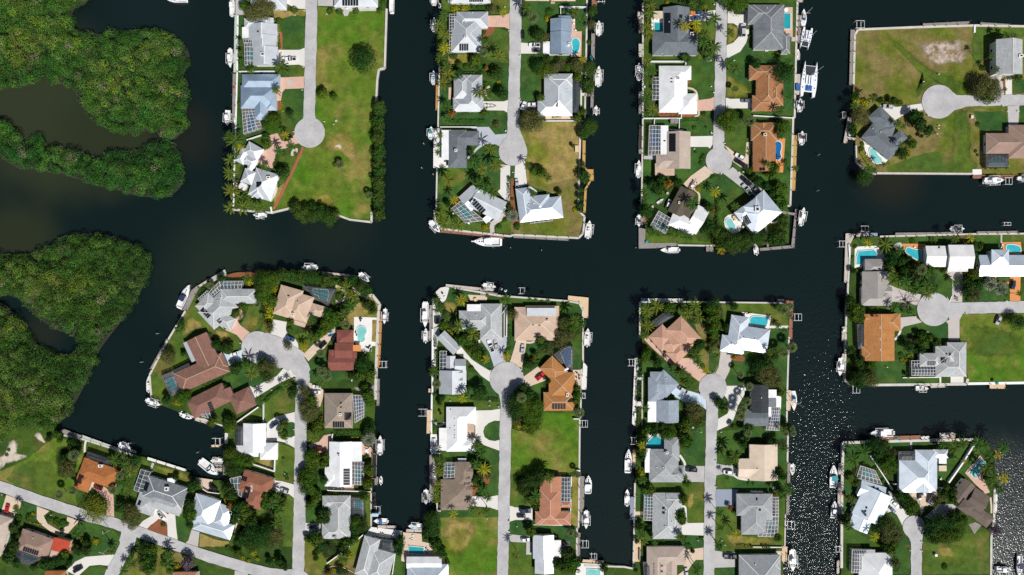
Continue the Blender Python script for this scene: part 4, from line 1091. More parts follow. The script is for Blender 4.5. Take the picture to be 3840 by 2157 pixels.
def edge_dist(pts,poly):
 d=np.full(len(pts),1e9)
 for i in range(len(poly)):
  a,b=np.array(poly[i-1]),np.array(poly[i]);ab=b-a;t=np.clip(((pts-a)@ab)/(ab@ab+1e-9),0,1);d=np.minimum(d,np.linalg.norm(pts-(a+t[:,None]*ab),axis=1))
 return d
TINTS=np.array([(0.030,0.088,0.014),(0.046,0.120,0.014),(0.064,0.142,0.019),(0.096,0.160,0.032),(0.124,0.195,0.020),(0.158,0.180,0.036),(0.16,0.165,0.085),(0.036,0.125,0.018)])
def wood_noise(p,s,seed):
 r=np.random.default_rng(seed);out=np.zeros(len(p))
 for k in range(6):
  f=r.normal(0,1,2)*s*(1+k*0.35);out+=np.sin(p@f+r.uniform(0,6.28))/(1+k*0.3)
 return out/2.6
def SWAMP(pts,label,bright=0.0,seed=1):
 poly=[tuple(p)for p in(smooth(WP(pts),4))];P_=np.array(poly);lo,hi=P_.min(0),P_.max(0)
 st=2.65;gx,gy=np.meshgrid(np.arange(lo[0],hi[0],st),np.arange(lo[1],hi[1],st*0.87));gx[1::2]+=st/2
 c=np.stack([gx.ravel(),gy.ravel()],1)+rng.uniform(-1.3,1.3,(gx.size,2));c=c[inside(c,poly)]
 ed=edge_dist(c,poly);c=c[ed>0.8];ed=ed[ed>0.8]
 nz=wood_noise(c,0.055,seed);n2=wood_noise(c,0.28,seed+50);hgt=2.6+np.minimum(ed,9)*0.36+nz*1.1+n2*1.5+rng.uniform(-1.3,1.6,len(c));hgt=np.clip(hgt,1.6,9.5)
 c=c*((CAM_H-hgt*0.7)/CAM_H)[:,None]
 u=np.clip(0.10+bright+0.30*nz+np.minimum(ed,16)*0.017+n2*0.12+rng.normal(0,0.17,len(c)),0,0.999)
 ti=np.minimum((u*6).astype(int),5);rr=rng.uniform(0,1,len(c));ti[rr<0.022]=6;ti[(rr>0.022)&(rr<0.085)]=7
 Q,Tn=[],[]
 for k in range(len(c)):
  R_=rng.uniform(1.4,2.9);n=int(50*R_*R_);p=sphere_pts(n,-0.1);rad=R_*rng.uniform(0.72,1.06,len(p))
  zc=max(0.2,hgt[k]-R_*0.95);q=np.array([c[k,0],c[k,1],zc])+p*rad[:,None]*[1,1,0.95]
  Q.append(leaf_quads(q,p,0.38,0.85,0.5));t=TINTS[ti[k]]*rng.uniform(0.68,1.55);Tn.append(np.tile(t,(len(q),1)))
 n=int(abs(area(poly))*1.5);f=rng.uniform(lo,hi,(n*2,2));f=f[inside(f,poly)][:n]
 q=np.concatenate([f,rng.uniform(0.3,2.0,(len(f),1))],1);Q.append(leaf_quads(q,np.tile([0,0,1.0],(len(q),1)),0.8,0.9,0.6));Tn.append(np.tile(TINTS[0],(len(q),1)))
 o=link('mangrove_thicket',np_mesh('mangrove_thicket',np.concatenate(Q),'wood',np.concatenate(Tn)));tag(o,label,'mangroves',None,'stuff')
 inner=[(x*0.995,y*0.995)for x,y in poly]
 mb=MB();pp=poly if area(poly)>0 else poly[::-1];mb.face([(x,y,-0.55)for x,y in pp]);m_=mb.build('mud_bank','mud');tag(m_,'dark muddy ground under '+label.split(' with')[0][:60],'ground',None,'structure')
def MAILBOX(*pts):
 for x,y in pts:
  a=W(x,y,1);t=empty('mailbox',(*a,0));mb=MB();mb.box(0,0,0,1.0,0.14,0.14);mb.build('post','trim',t)
  mb=MB();mb.tube([(-0.3,0,1.12),(0.3,0,1.12)],[0.17,0.17],10);mb.build('box','alu',t);later(t,'roadside mailbox on a post',*a,'mailbox','mailboxes beside the streets')
def CHAIRS(*pts,m='gel_white',name='patio_chair',text='white patio chair'):
 for x,y in pts:
  a=W(x,y,0.5);t=empty(name,(*a,0.18),random.uniform(0,6.28));L=1.6 if name=='sun_lounger' else 0.55
  mb=MB();mb.box(0,0,0.32,0.42,L,0.6);mb.build('seat',m,t);mb=MB();mb.bar((-L/2,0,0.4),(-L/2-0.3,0,0.95),0.58,0.08);mb.build('backrest',m,t)
  for sx in(-1,1):
   for sy in(-1,1):mb=MB();mb.box(sx*L*0.44,sy*0.25,0,0.32,0.06,0.06);mb.build('leg','alu',t)
  later(t,text,*a,'lounger' if L>1 else 'chair',text+'s')
def TABLE(x,y,d,m='gel_white',text='round patio table',umb=None):
 a=W(x,y,0.8);t=empty('parasol' if umb else 'patio_table',(*a,0.15));r=d/ppm()/2
 if umb:
  mb=MB();mb.lathe([(0.04,0),(0.04,2.4)],8);mb.build('pole','alu',t);mb=MB();mb.lathe([(r,2.0),(r*0.5,2.35),(0.0,2.6)],8);mb.build('canopy',umb,t);mb=MB();mb.lathe([(0.35,0),(0.35,0.1),(0,0.1)],10);mb.build('base','alu',t)
  later(t,text,*a,'parasol');return
 mb=MB();mb.lathe([(0,0.68),(r,0.68),(r,0.74),(0,0.74)],16);mb.build('tabletop',m,t);mb=MB();mb.lathe([(0.25,0),(0.05,0.08),(0.05,0.68)],8);mb.build('leg','alu',t);later(t,text,*a,'table')
def POSTS(*pts,h=1.6):
 for x,y in pts:
  a=W(x,y,h);o=link('mooring_post',shared('mpost',lambda:(lambda mb:(mb.lathe([(0.2,-2),(0.18,1.5),(0.0,1.7)],8),mb.mesh('mooring_post','wood_pale'))[1])(MB())),None,(*a,0));later(o,'mooring post standing in the water',*a,'post','mooring posts in the canals')
def BOXES(m,name,text,cat,*rects,h=0.9):
 for x0,y0,x1,y1 in rects:
  a,b=W(x0,y0,h),W(x1,y1,h);mb=MB();lx,ly=abs(b[0]-a[0]),abs(b[1]-a[1]);mb.box(0,0,0.05,h,lx,ly,0,0.97);mb.box(0,0,h,h+0.08,lx+0.08,ly+0.08)
  o=mb.build(name,m,None,((a[0]+b[0])/2,(a[1]+b[1])/2,0.1));later(o,text,(a[0]+b[0])/2,(a[1]+b[1])/2,cat)
mb=MB();q=1500;mb.face([(-q,-q,-1),(q,-q,-1),(q,q,-1),(-q,q,-1)]);tag(mb.build('water','water'),'dark canal water and the lake east of the houses','water',None,'structure')
# ---- land
LAND(P('A1',[(128,-260),(1850,-260),(1832,110),(1812,770),(1745,785),(1728,900),(1715,1190),(1690,1500),(1668,2400),(1665,2510),(1420,2480),(1270,2425),(1200,2400),(760,2350),(530,2405),(105,2370),(112,1900),(140,1300),(150,820),(160,170)]),'land','garden peninsula with the large empty grass lot')
LAND(P('B1',[(205,-260),(1665,-260),(1660,330),(1645,1190)])+P('B2',[(1600,80),(1590,420),(1575,970),(1640,1025),(1620,1200),(1580,1240),(930,1205),(890,1220),(200,1145),(140,1090),(130,960),(150,900),(158,540),(120,535),(125,140),(165,130)])+P('B1',[(165,1280),(180,700),(150,640),(150,300),(200,110)]),'land','garden peninsula ending in the long brown timber docks')
LAND(P('C1',[(85,-260),(1638,-260),(1620,590),(1605,1180),(1592,1190)])+P('C2',[(1560,920),(1530,930),(1560,990),(1545,1290),(1340,1300),(1300,1310),(900,1330),(820,1315),(110,1290),(110,1140),(75,1020),(75,750),(80,30)]),'land','garden peninsula beside the two catamarans')
LAND(P('D1',[(225,190),(260,135),(900,112),(1440,95),(2300,112)])+P('D2',[(2300,175),(1410,168),(480,158),(340,130),(245,50)])+P('D1',[(235,1240),(250,1150),(205,960),(215,690)]),'dusty','grassy land with the bare worn lot at upper right')
LAND(P('D2',[(185,860),(240,805),(480,797),(1400,772),(2300,765)])+P('D3',[(2300,930),(1360,940),(400,950),(190,950),(125,900),(140,300),(155,0)])+P('D2',[(165,1200),(180,900)]),'land','garden land with the orange driveway and three pools')
LAND(P('I1',[(110,240),(780,215),(1060,210),(1470,205),(1560,240),(1630,400),(1640,700),(1625,1000),(1600,1200),(1590,1447),(1595,1900),(90,1900),(90,1400),(95,800),(100,450)]),'land','garden land beside the glittering lake')
LAND(P('E1',[(118,1140),(300,790),(490,490),(590,260),(700,190),(890,130),(1000,108),(1180,110),(1400,90)])+P('E2',[(800,100),(1000,130),(1150,150),(1240,260),(1262,362),(1330,335),(1405,430),(1395,520),(1370,1060),(1365,1200),(1360,1400)])+P('G2',[(1870,400),(1850,890)])+P('G3',[(1478,560),(1478,960),(1790,1000),(1800,1015)])+P('F3',[(0,1015),(45,1110),(60,1050),(140,1030),(150,830),(205,800),(205,700),(165,560),(150,230)])+P('F2',[(150,590),(155,430),(165,40)])+P('F1',[(162,1170),(168,170),(190,150),(240,105),(300,95),(390,110),(640,150),(820,185),(1530,240),(1640,260),(1675,330),(1680,840),(1665,840),(1650,1410)])+P('F2',[(1648,270),(1640,780),(1630,1360)])+P('F3',[(1622,970),(1615,1300),(1660,1320),(1929,1335)])+P('H2',[(0,1362),(95,1385),(92,1090),(110,520),(125,0)])+P('H1',[(130,1400),(182,900),(182,520),(155,480),(160,125),(590,140),(1605,160),(1665,160),(1655,500),(1640,1000),(1635,1400)])+P('H2',[(1645,0),(1640,300),(1620,800),(1615,1160),(1595,1180),(1605,1900)])+P('G1',[(-400,1900),(-400,-250),(560,-250),(560,30),(620,0),(640,40),(850,80),(1230,200),(1480,270),(1870,400),(1929,430)])+P('G2',[(0,725),(90,745),(270,780),(392,780),(392,640),(380,270),(350,230),(200,175),(90,150),(-40,110)])+P('E1',[(230,1447),(130,1380)]),'land','garden land of the three lower peninsulas')
# ---- streets
ROAD(P('A1',[(930,-260),(1062,-260),(1050,500),(1030,1310),(1050,1360),(1115,1430),(1140,1500),(820,1500),(825,1430),(890,1360),(902,1310),(915,700)]),'straight street beside the large empty grass lot')
T('A1');DISC(970,1500,172,'round street end below the straight street and left of the empty lot')
ROAD(P('B1',[(893,-260),(1012,-260),(1003,400),(990,900),(985,1240),(1000,1340),(1040,1420),(1062,1500),(780,1500),(800,1440),(862,1380),(868,1200),(880,700)]),'straight street between the blue roof and grey roof houses')
T('B2');DISC(921,372,143,'round street end above the twin white driveways')
ROAD(P('C1',[(822,-260),(932,-260),(925,250),(912,900),(900,1447),(905,1530),(960,1590),(730,1590),(785,1530),(790,1300),(805,700)]),'street shaded by the big round tree')
T('C2');DISC(845,462,133,'round street end above the two diagonal driveways')
T('D1');DISC(1068,863,170,'round street end on the grassy upper right land')
ROAD(P('D1',[(1180,740),(1245,795),(1440,803),(2300,783),(2300,893),(1350,910),(1230,950),(1150,1010)]),'street running to the right edge from the upper right round end')
T('D3');DISC(1020,188,168,'round street end beside the pale paver driveway')
ROAD(P('D3',[(1150,60),(1190,120),(2300,100),(2300,215),(1310,232),(1170,300)]),'street running to the right edge past the orange driveway')
T('I1');DISC(820,1085,112,'round street end shaded by the large trees at lower right')
ROAD(P('I1',[(740,1150),(790,1230),(785,1900),(900,1900),(900,1230),(910,1130)]),'short street at the bottom right')
T('F1');DISC(913,1022,172,'round street end with the grey stamped driveway above it')
ROAD(P('F1',[(770,1100),(830,1170),(850,1260),(848,1447)])+P('F3',[(845,-150),(842,100),(828,640),(815,1447),(812,1800),(922,1800),(925,1447),(945,640),(955,0)])+P('F1',[(960,1447),(965,1250),(1040,1130)]),'long street of the lower middle peninsula')
T('H1');DISC(890,1010,141,'pale round street end between the pink and the light blue driveways')
ROAD(P('H1',[(828,1090),(822,1447)])+P('H2',[(818,200),(808,500),(797,1447),(797,1800),(906,1800),(905,1447),(922,500),(933,0)])+P('H1',[(942,1400),(945,1090)]),'long street of the lower right peninsula')
T('E1');DISC(1195,862,160,'wide round street end among the brown and grey roofs')
ROAD(SP(strip(open_smooth(P('E1',[(1230,850),(1370,900),(1500,960),(1600,1030),(1645,1130),(1648,1230)])+P('G2',[(1150,80),(1148,420),(1140,800),(1133,1300)])+P('G3',[(754,1100),(750,1300),(748,1500)])),[14,12]*0+[[13.5,13.5,11.5,8.5,6.6,5.6][min(5,int(i/5))]for i in range(61)])),'curving street from the wide round end to the lower junction')
ROAD(SP(strip(open_smooth(P('G1',[(-260,430),(-60,528),(300,660),(600,762),(900,855),(1150,925),(1500,1050),(1929,1200)])+P('G3',[(0,1305),(380,1408),(560,1440),(800,1462),(800,1700)])),5.1)),'diagonal street across the lower left corner')
ROAD(SP(strip(open_smooth(P('G1',[(1330,960),(1300,1040),(1270,1140),(1210,1270),(1120,1447),(1040,1640)])),[9.5]*5+[7.4]*5+[6.0]*30)),'side street leaving the diagonal street at the lower left')
# ---- lawns and other ground
T('A1')
LAWN('lot',[(1060,75),(1815,125),(1800,765),(1730,790),(1705,1190),(1680,1500),(1655,2400),(1640,2470),(1420,2470),(1200,2380),(760,2335),(580,2370),(640,2250),(700,2110),(790,1910),(850,1780),(910,1670),(1140,1500),(1030,1330),(1045,600)])
LAWN('dry',[(1140,1560),(1250,1500),(1400,1480),(1500,1640),(1530,1800),(1470,1860),(1340,1740),(1150,1700),(1080,1640)],4)
LAWN('dry',[(1010,2230),(1130,2180),(1250,2240),(1230,2330),(1080,2340)],4)
LAWN('sand',[(1255,1640),(1300,1628),(1335,1645),(1320,1690),(1290,1665),(1250,1668)],3)
LAWN('lush',[(640,230),(760,180),(900,180),(915,545),(860,562),(662,562),(655,370),(620,360)])
LAWN('dry',[(560,130),(700,130),(920,105),(915,180),(760,175),(640,225),(560,190)])
LAWN('green',[(735,735),(905,745),(905,868),(740,870)])
LAWN('lush',[(655,1060),(690,1010),(780,1000),(895,1010),(895,1320),(820,1400),(650,1440),(610,1410),(650,1270)],2)
LAWN('lush',[(165,190),(235,190),(225,330),(205,470),(160,470)])
LAWN('lush',[(145,1300),(200,1310),(215,1500),(150,1520)])
T('A2')
LAWN('green',[(640,570),(760,540),(840,520),(840,590),(740,760),(650,900),(600,900),(720,700),(620,660),(590,690),(620,600)])
LAWN('dry',[(560,970),(640,890),(700,860),(640,1030),(560,1120)])
LAWN('green',[(110,640),(200,640),(130,830),(110,900)])
T('B1')
LAWN('lush',[(1010,100),(1240,90),(1270,300),(1210,430),(1005,440)]);LAWN('lush',[(1000,545),(1190,540),(1200,740),(1190,960),(1130,970),(1110,1020),(990,1000)])
LAWN('green',[(670,380),(740,280),(885,320),(878,640),(760,620),(660,600)]);LAWN('lush',[(700,830),(870,640),(868,1010),(740,1010),(690,900)])
LAWN('lush',[(180,880),(320,860),(320,1130),(870,1120),(865,1330),(745,1355),(680,1270),(180,1280)])
LAWN('lush',[(1400,80),(1655,80),(1650,320),(1530,250),(1510,160),(1400,130)]);LAWN('lush',[(1030,10),(1540,15),(1660,30),(1660,60),(1400,60),(1390,150),(1300,150),(1040,60)])
LAWN('dry',[(270,560),(480,540),(460,630),(280,640)]);LAWN('green',[(210,0),(280,0),(260,100),(210,100)]);LAWN('green',[(700,0),(890,0),(890,140),(700,140)])
LAWN('mulch',[(620,290),(730,280),(720,330),(650,380),(620,360)],3);LAWN('soil',[(690,1230),(745,1200),(800,1240),(790,1280),(730,1285)],3)
T('B2')
LAWN('dry',[(985,75),(1600,78),(1590,420),(1570,700),(1540,870),(1400,820),(1060,700),(1045,480),(1065,380),(1040,280),(1000,200)])
LAWN('dusty',[(1080,560),(1250,700),(1560,640),(1570,960),(1640,1030),(1580,1235),(900,1200),(900,1090),(1010,1090),(1410,1020),(1390,800),(1075,715)])
LAWN('lush',[(160,545),(300,540),(450,550),(470,470),(600,300),(760,300),(790,510),(790,750),(700,740),(500,700),(360,830),(160,860)])
LAWN('green',[(270,540),(420,560),(440,650),(200,800),(170,700)],2)
LAWN('green',[(150,870),(270,900),(420,1080),(680,1100),(690,1185),(210,1140),(140,1080)]);LAWN('lush',[(900,520),(930,515),(942,560),(935,630),(900,640),(890,560)],2)
LAWN('mulch',[(905,640),(935,645),(930,720),(945,950),(990,1090),(960,1150),(910,1090),(880,900),(900,720)]);LAWN('green',[(740,1180),(760,1100),(900,1060),(900,1200)])
T('C1')
LAWN('lush',[(580,650),(800,640),(795,980),(640,998),(620,920),(540,850),(575,790)]);LAWN('lush',[(660,1110),(790,1110),(788,1190),(655,1190)])
LAWN('green',[(640,220),(815,220),(810,560),(640,600),(640,380)]);LAWN('lush',[(520,610),(810,600),(800,660),(575,650)])
LAWN('dry',[(930,235),(990,235),(1032,265),(1045,320),(1040,370),(990,430),(925,455)],2);LAWN('lush',[(920,600),(1130,420),(1190,500),(1480,500),(1610,560),(1610,640),(1150,660),(1110,800),(1170,960),(915,970)])
LAWN('dry',[(920,760),(1000,780),(1170,900),(1165,985),(960,985),(915,970)],2);LAWN('lush',[(1490,680),(1615,610),(1605,1170),(1210,1160),(1200,1110),(1490,1060)])
LAWN('lush',[(1500,30),(1630,30),(1620,360),(1590,360),(1590,70),(1500,70)]);LAWN('lush',[(90,600),(240,640),(240,760),(180,780),(170,1000),(80,1020)])
LAWN('mulch',[(205,1095),(250,1130),(445,1140),(625,1150),(640,1165),(470,1185),(260,1180)]);LAWN('mulch',[(525,790),(570,790),(560,830),(530,850)])
T('C2')
LAWN('green',[(905,130),(1130,60),(1150,280),(1110,420),(910,310)]);LAWN('lush',[(460,50),(785,30),(780,215),(560,215),(450,120)]);LAWN('lush',[(550,330),(735,330),(720,400),(700,510),(560,610),(480,660),(390,690),(390,530),(540,540)])
LAWN('lush',[(85,460),(210,460),(210,610),(440,620),(420,690),(300,860),(180,930),(80,900)]);LAWN('lush',[(870,600),(1085,760),(1060,800),(920,870),(870,1000),(910,1100),(860,1180),(820,900),(830,700)])
LAWN('lush',[(640,700),(790,600),(840,650),(800,890),(660,880),(650,760)]);LAWN('lush',[(980,490),(1150,560),(1170,640),(1050,580)]);LAWN('lush',[(1450,40),(1590,40),(1560,910),(1460,930),(1260,690),(1230,600),(1490,580)])
LAWN('green',[(110,1180),(300,1220),(600,1200),(640,1270),(800,1290),(120,1285)]);LAWN('green',[(1380,1050),(1400,1000),(1440,995),(1440,1050),(1410,1065)],2);LAWN('green',[(1320,1090),(1440,1090),(1440,1175),(1325,1175)]);LAWN('lush',[(200,45),(440,45),(440,140),(340,140),(200,100)])
T('D1')
LAWN('dusty',[(240,170),(500,180),(640,330),(850,560),(900,680),(840,800),(830,860),(460,800),(250,780),(230,500)]);LAWN('dusty',[(640,180),(1430,130),(1420,420),(1290,500),(1270,640),(1000,560),(800,330)])
LAWN('bare',[(860,300),(960,255),(1150,235),(1330,260),(1360,400),(1310,470),(1150,480),(1000,500),(930,410)],4);LAWN('bare',[(940,380),(1040,300),(1100,360),(1010,470)],3)
LAWN('green',[(560,190),(640,230),(760,340),(930,480),(1060,560),(1280,640),(1290,800),(1220,770),(1080,685),(900,780),(850,870),(840,780),(930,660),(850,540),(700,380),(600,280)],3)
LAWN('green',[(1440,110),(2200,120),(2200,230),(1640,200),(1520,220),(1520,440),(1420,520),(1400,300)])
LAWN('dusty',[(760,975),(900,1000),(1070,1035),(1220,960),(1400,915),(1760,905),(1770,1090),(1710,1150),(1490,1160),(1500,1560),(1410,1580),(500,1565),(560,1460),(860,1260)])
LAWN('green',[(1230,970),(1360,930),(1400,1200),(1390,1500),(1240,1500),(1200,1250)],3);LAWN('green',[(860,1400),(1100,1360),(1400,1430),(1400,1570),(560,1565),(650,1480)],2);LAWN('lush',[(1420,960),(1755,960),(1765,1080),(1710,1150),(1480,1150)])
LAWN('lush',[(1885,905),(2200,900),(2200,1090),(1880,1090)]);LAWN('lush',[(1810,650),(2200,590),(2200,780),(1820,780)])
T('D2')
LAWN('lush',[(190,880),(350,815),(440,860),(440,890),(225,900),(210,1100),(185,1100)]);LAWN('lush',[(490,805),(780,800),(780,865),(640,865)]);LAWN('lush',[(835,800),(985,798),(985,865),(835,865)]);LAWN('lush',[(1410,775),(1690,772),(1690,920),(1520,930),(1450,880)]);LAWN('green',[(1710,775),(2200,765),(2200,850),(1715,860)])
LAWN('lush',[(1000,1140),(1080,1140),(1205,1240),(1200,1380),(1170,1430),(1060,1370),(960,1240)]);LAWN('green',[(580,1090),(680,1110),(760,1180),(820,1340),(640,1320),(560,1240)]);LAWN('lush',[(1480,1190),(1620,1190),(1780,1270),(1785,1440),(1320,1440),(1310,1200)]);LAWN('lush',[(1655,1200),(1785,1200),(1785,1250),(1655,1250)],0,1)
T('D3')
LAWN('lot',[(1290,245),(1320,236),(2300,222),(2300,920),(1362,920),(1352,500),(1285,490)]);LAWN('green',[(1390,330),(1900,450),(1900,640),(1600,670),(1400,640)],3);LAWN('lush',[(650,500),(720,365),(880,325),(1010,355),(1140,320),(1165,340),(1165,490),(1100,560),(880,620),(850,670),(700,680),(630,600)])
LAWN('lush',[(440,720),(640,700),(780,690),(790,860),(720,880),(1075,880),(1070,930),(440,935),(400,900)]);LAWN('lush',[(600,115),(850,150),(845,240),(690,262),(600,180)]);LAWN('lush',[(150,280),(220,320),(220,580),(140,600)])
T('I1')
LAWN('lush',[(115,250),(780,235),(800,280),(680,310),(660,500),(560,560),(300,420),(250,470),(110,600)]);LAWN('lush',[(105,620),(220,700),(190,1000),(240,1130),(420,1250),(100,1250)]);LAWN('lush',[(560,960),(600,945),(660,990),(700,1080),(790,1240),(780,1560),(610,1560),(600,1340),(430,1230),(540,1100)])
LAWN('lush',[(805,235),(1060,235),(1060,265),(805,265)],0,1);LAWN('lush',[(1170,300),(1420,260),(1180,600),(1060,700),(1060,540),(1160,520)]);LAWN('green',[(905,1240),(1050,1260),(1320,1160),(1580,1130),(1590,1560),(905,1560)]);LAWN('dry',[(1060,1290),(1200,1300),(1240,1400),(1080,1380)],3);LAWN('lush',[(1490,240),(1630,420),(1635,720),(1590,740),(1560,450),(1500,380),(1340,560),(1290,560)])
T('E1')
LAWN('green',[(470,510),(560,360),(660,470),(740,640),(870,700),(920,690),(1030,800),(1025,870),(920,910),(880,830),(740,740),(680,700),(440,810),(470,960),(500,1000),(210,1130),(230,1160),(330,1380),(220,1420),(130,1340),(115,1150),(290,810)])
LAWN('dry',[(500,560),(600,590),(650,650),(560,690),(420,760)],4);LAWN('dry',[(760,690),(900,720),(960,790),(860,800)],3)
LAWN('green',[(1080,450),(1150,430),(1230,480),(1240,610),(1160,700),(1110,710),(1030,630),(1070,560)],2);LAWN('dry',[(1130,560),(1200,560),(1190,650),(1120,640)],2);LAWN('dusty',[(1250,610),(1360,610),(1345,720),(1300,725),(1230,710)])
LAWN('lush',[(840,1180),(1040,1010),(1130,1020),(1370,980),(1490,1025),(1380,1150),(1150,1265),(920,1290)]);LAWN('green',[(1260,1420),(1440,1250),(1580,1170),(1575,1447),(1260,1447)]);LAWN('mulch',[(900,135),(1010,110),(1180,112),(1150,170),(1000,160),(930,170)],2);LAWN('green',[(1560,740),(1740,700),(1740,800),(1650,930),(1610,930)],1)
T('E2')
LAWN('dry',[(1190,420),(1280,350),(1340,345),(1395,430),(1385,560),(1150,560),(1145,640),(1010,650),(1050,580),(1110,500)]);LAWN('green',[(1190,910),(1320,910),(1325,860),(1370,858),(1360,1060),(1190,1060)]);LAWN('lush',[(690,1010),(770,930),(850,880),(895,1100),(1060,1110),(1120,1190),(1040,1190),(820,1200),(690,1220)]);LAWN('dry',[(1330,592),(1383,592),(1380,806),(1328,806)],0,1);LAWN('lush',[(1190,1210),(1360,1205),(1350,1250),(1260,1270),(1190,1250)])
T('G1')
LAWN('lot',[(-260,300),(0,400),(280,280),(450,130),(560,60),(700,90),(830,130),(850,250),(760,500),(740,600),(790,780),(350,625),(-60,465),(-260,360)]);LAWN('green',[(60,480),(300,300),(540,330),(600,560),(780,760),(350,620)],2)
LAWN('sand',[(90,100),(150,90),(190,150),(170,220),(280,250),(200,300),(60,330),(0,400),(-120,340),(40,230)],3);LAWN('sand',[(345,30),(400,10),(440,80),(470,130),(420,110),(360,70)],3)
LAWN('green',[(880,100),(1230,200),(1390,270),(1300,300),(1100,260),(880,190)]);LAWN('green',[(1400,270),(1500,320),(1850,410),(1925,450),(1915,560),(1880,550),(1540,440),(1400,400)]);LAWN('dry',[(1530,340),(1850,420),(1900,490),(1700,450)],2);LAWN('lush',[(1170,560),(1330,420),(1380,480),(1290,760),(1240,890),(1160,880),(1145,650)])
LAWN('lush',[(810,920),(950,940),(1160,1010),(1220,1080),(1235,1150),(1190,1235),(1070,1250),(860,1255),(740,1330),(650,1330),(720,1230),(1110,1100),(780,1050)]);LAWN('lush',[(210,705),(365,755),(375,880),(340,920),(220,850)]);LAWN('lush',[(1760,800),(1880,830),(1880,1110),(1790,1090),(1775,950)]);LAWN('dusty',[(1400,1150),(1500,1130),(1929,1270),(1900,1447),(1220,1447)]);LAWN('lush',[(900,1360),(1000,1350),(1080,1365),(1090,1400),(1040,1447),(900,1447)]);LAWN('lush',[(-60,640),(50,650),(20,790),(-60,800)])
T('G2')
LAWN('green',[(900,400),(1085,465),(1080,810),(1040,825),(890,780),(880,700),(895,580)]);LAWN('green',[(780,0),(1050,0),(1095,90),(900,140),(800,220),(780,180)]);LAWN('dry',[(640,550),(870,570),(870,690),(660,620)],1);LAWN('lush',[(1000,205),(1050,200),(1095,215),(1093,330),(1010,345),(970,310),(965,230)],2,1);LAWN('green',[(880,900),(1030,930),(1080,970),(1075,1447),(960,1447),(960,1280),(740,1240),(640,1090),(780,1050)])
LAWN('lush',[(1200,440),(1290,500),(1380,640),(1400,880),(1350,900),(1340,1200),(1195,1200)]);LAWN('green',[(420,300),(480,300),(490,470),(430,440)]);LAWN('lush',[(480,1200),(520,1180),(620,1290),(610,1320),(485,1310)],0);LAWN('green',[(500,200),(720,50),(760,60),(755,175),(560,170)]);LAWN('dry',[(130,1310),(300,1380),(420,1400),(440,1447),(130,1447)],0)
T('G3')
LAWN('dusty',[(815,1040),(990,1090),(1290,1130),(1390,1050),(1330,1420),(1300,1447),(810,1447)]);LAWN('lush',[(1720,1050),(1800,1100),(1790,1447),(1690,1447)]);LAWN('green',[(1410,620),(1478,620),(1475,960),(1440,960)]);LAWN('soil',[(1000,1390),(1090,1355),(1200,1370),(1300,1420),(1290,1460),(1010,1460)],2)
T('F1')
LAWN('lush',[(310,120),(640,170),(640,180),(520,180),(520,260),(420,300),(300,280),(280,240)],1);LAWN('dry',[(290,240),(400,260),(410,330),(330,380),(280,300)],3);LAWN('lush',[(900,180),(1530,250),(1640,270),(1672,330),(1670,420),(1440,420),(1440,300),(1400,270),(1080,260),(930,300)]);LAWN('lush',[(925,450),(990,450),(990,620),(1005,640),(940,850),(900,840),(930,700)])
LAWN('lush',[(660,650),(720,680),(775,910),(750,940),(680,890),(640,840)]);LAWN('lush',[(1110,680),(1220,650),(1250,800),(1120,940),(1065,910)]);LAWN('lush',[(520,960),(620,960),(740,1050),(760,1120),(835,1200),(840,1230),(560,1210),(520,1100)]);LAWN('lush',[(1580,700),(1650,620),(1655,920),(1580,920)]);LAWN('lush',[(1115,1110),(1280,1040),(1285,1330),(1200,1350),(1110,1230)]);LAWN('green',[(175,1190),(420,1190),(550,1230),(840,1255),(845,1310),(800,1335),(600,1335),(570,1270),(285,1270),(285,1447),(175,1447)])
T('F2')
LAWN('lot',[(1250,210),(1580,220),(1640,290),(1635,780),(1560,800),(1460,840),(1250,830),(955,850),(955,370),(1080,400),(1240,380)]);LAWN('green',[(955,820),(1250,820),(1240,1170),(1000,1160),(945,1140)]);LAWN('lush',[(215,600),(590,605),(690,570),(838,590),(830,1035),(640,1045),(600,900),(570,720),(390,700),(260,680)]);LAWN('lush',[(230,1200),(560,1160),(740,1165),(825,1190),(823,1290),(230,1270)])
LAWN('lot',[(250,1260),(823,1260),(815,2000),(340,2000),(320,1740),(240,1600)]);LAWN('dry',[(330,1260),(560,1270),(600,1400),(540,1560),(380,1680),(270,1560),(260,1400)],4);LAWN('lush',[(940,1300),(1190,1290),(1480,1340),(1615,1370),(1612,1560),(1500,1500),(1420,1400),(1210,1390),(1180,1440),(1140,1440),(940,1430)]);LAWN('dry',[(1560,850),(1640,860),(1625,1350),(1560,1330)])
LAWN('lush',[(842,290),(790,288),(730,310),(690,350),(672,400),(690,450),(730,485),(790,495),(842,483)],0,1);LAWN('green',[(170,50),(280,60),(280,310),(210,320),(170,280)])
T('F3');LAWN('green',[(930,1120),(1100,1120),(1105,1240),(1165,1240),(1180,1447),(925,1447)])
T('H1')
LAWN('green',[(960,160),(1640,170),(1645,390),(1480,390),(1475,290),(1200,240),(1060,240),(1050,460),(960,460)]);LAWN('lush',[(1470,420),(1650,420),(1640,1000),(1440,1010),(1440,690),(1470,600)]);LAWN('lush',[(1075,760),(1200,700),(1290,680),(1430,700),(1400,980),(1240,990),(1030,990),(1015,930),(1060,840)]);LAWN('dusty',[(700,370),(830,360),(840,640),(960,650),(960,770),(910,870),(850,860),(720,690),(800,560)])
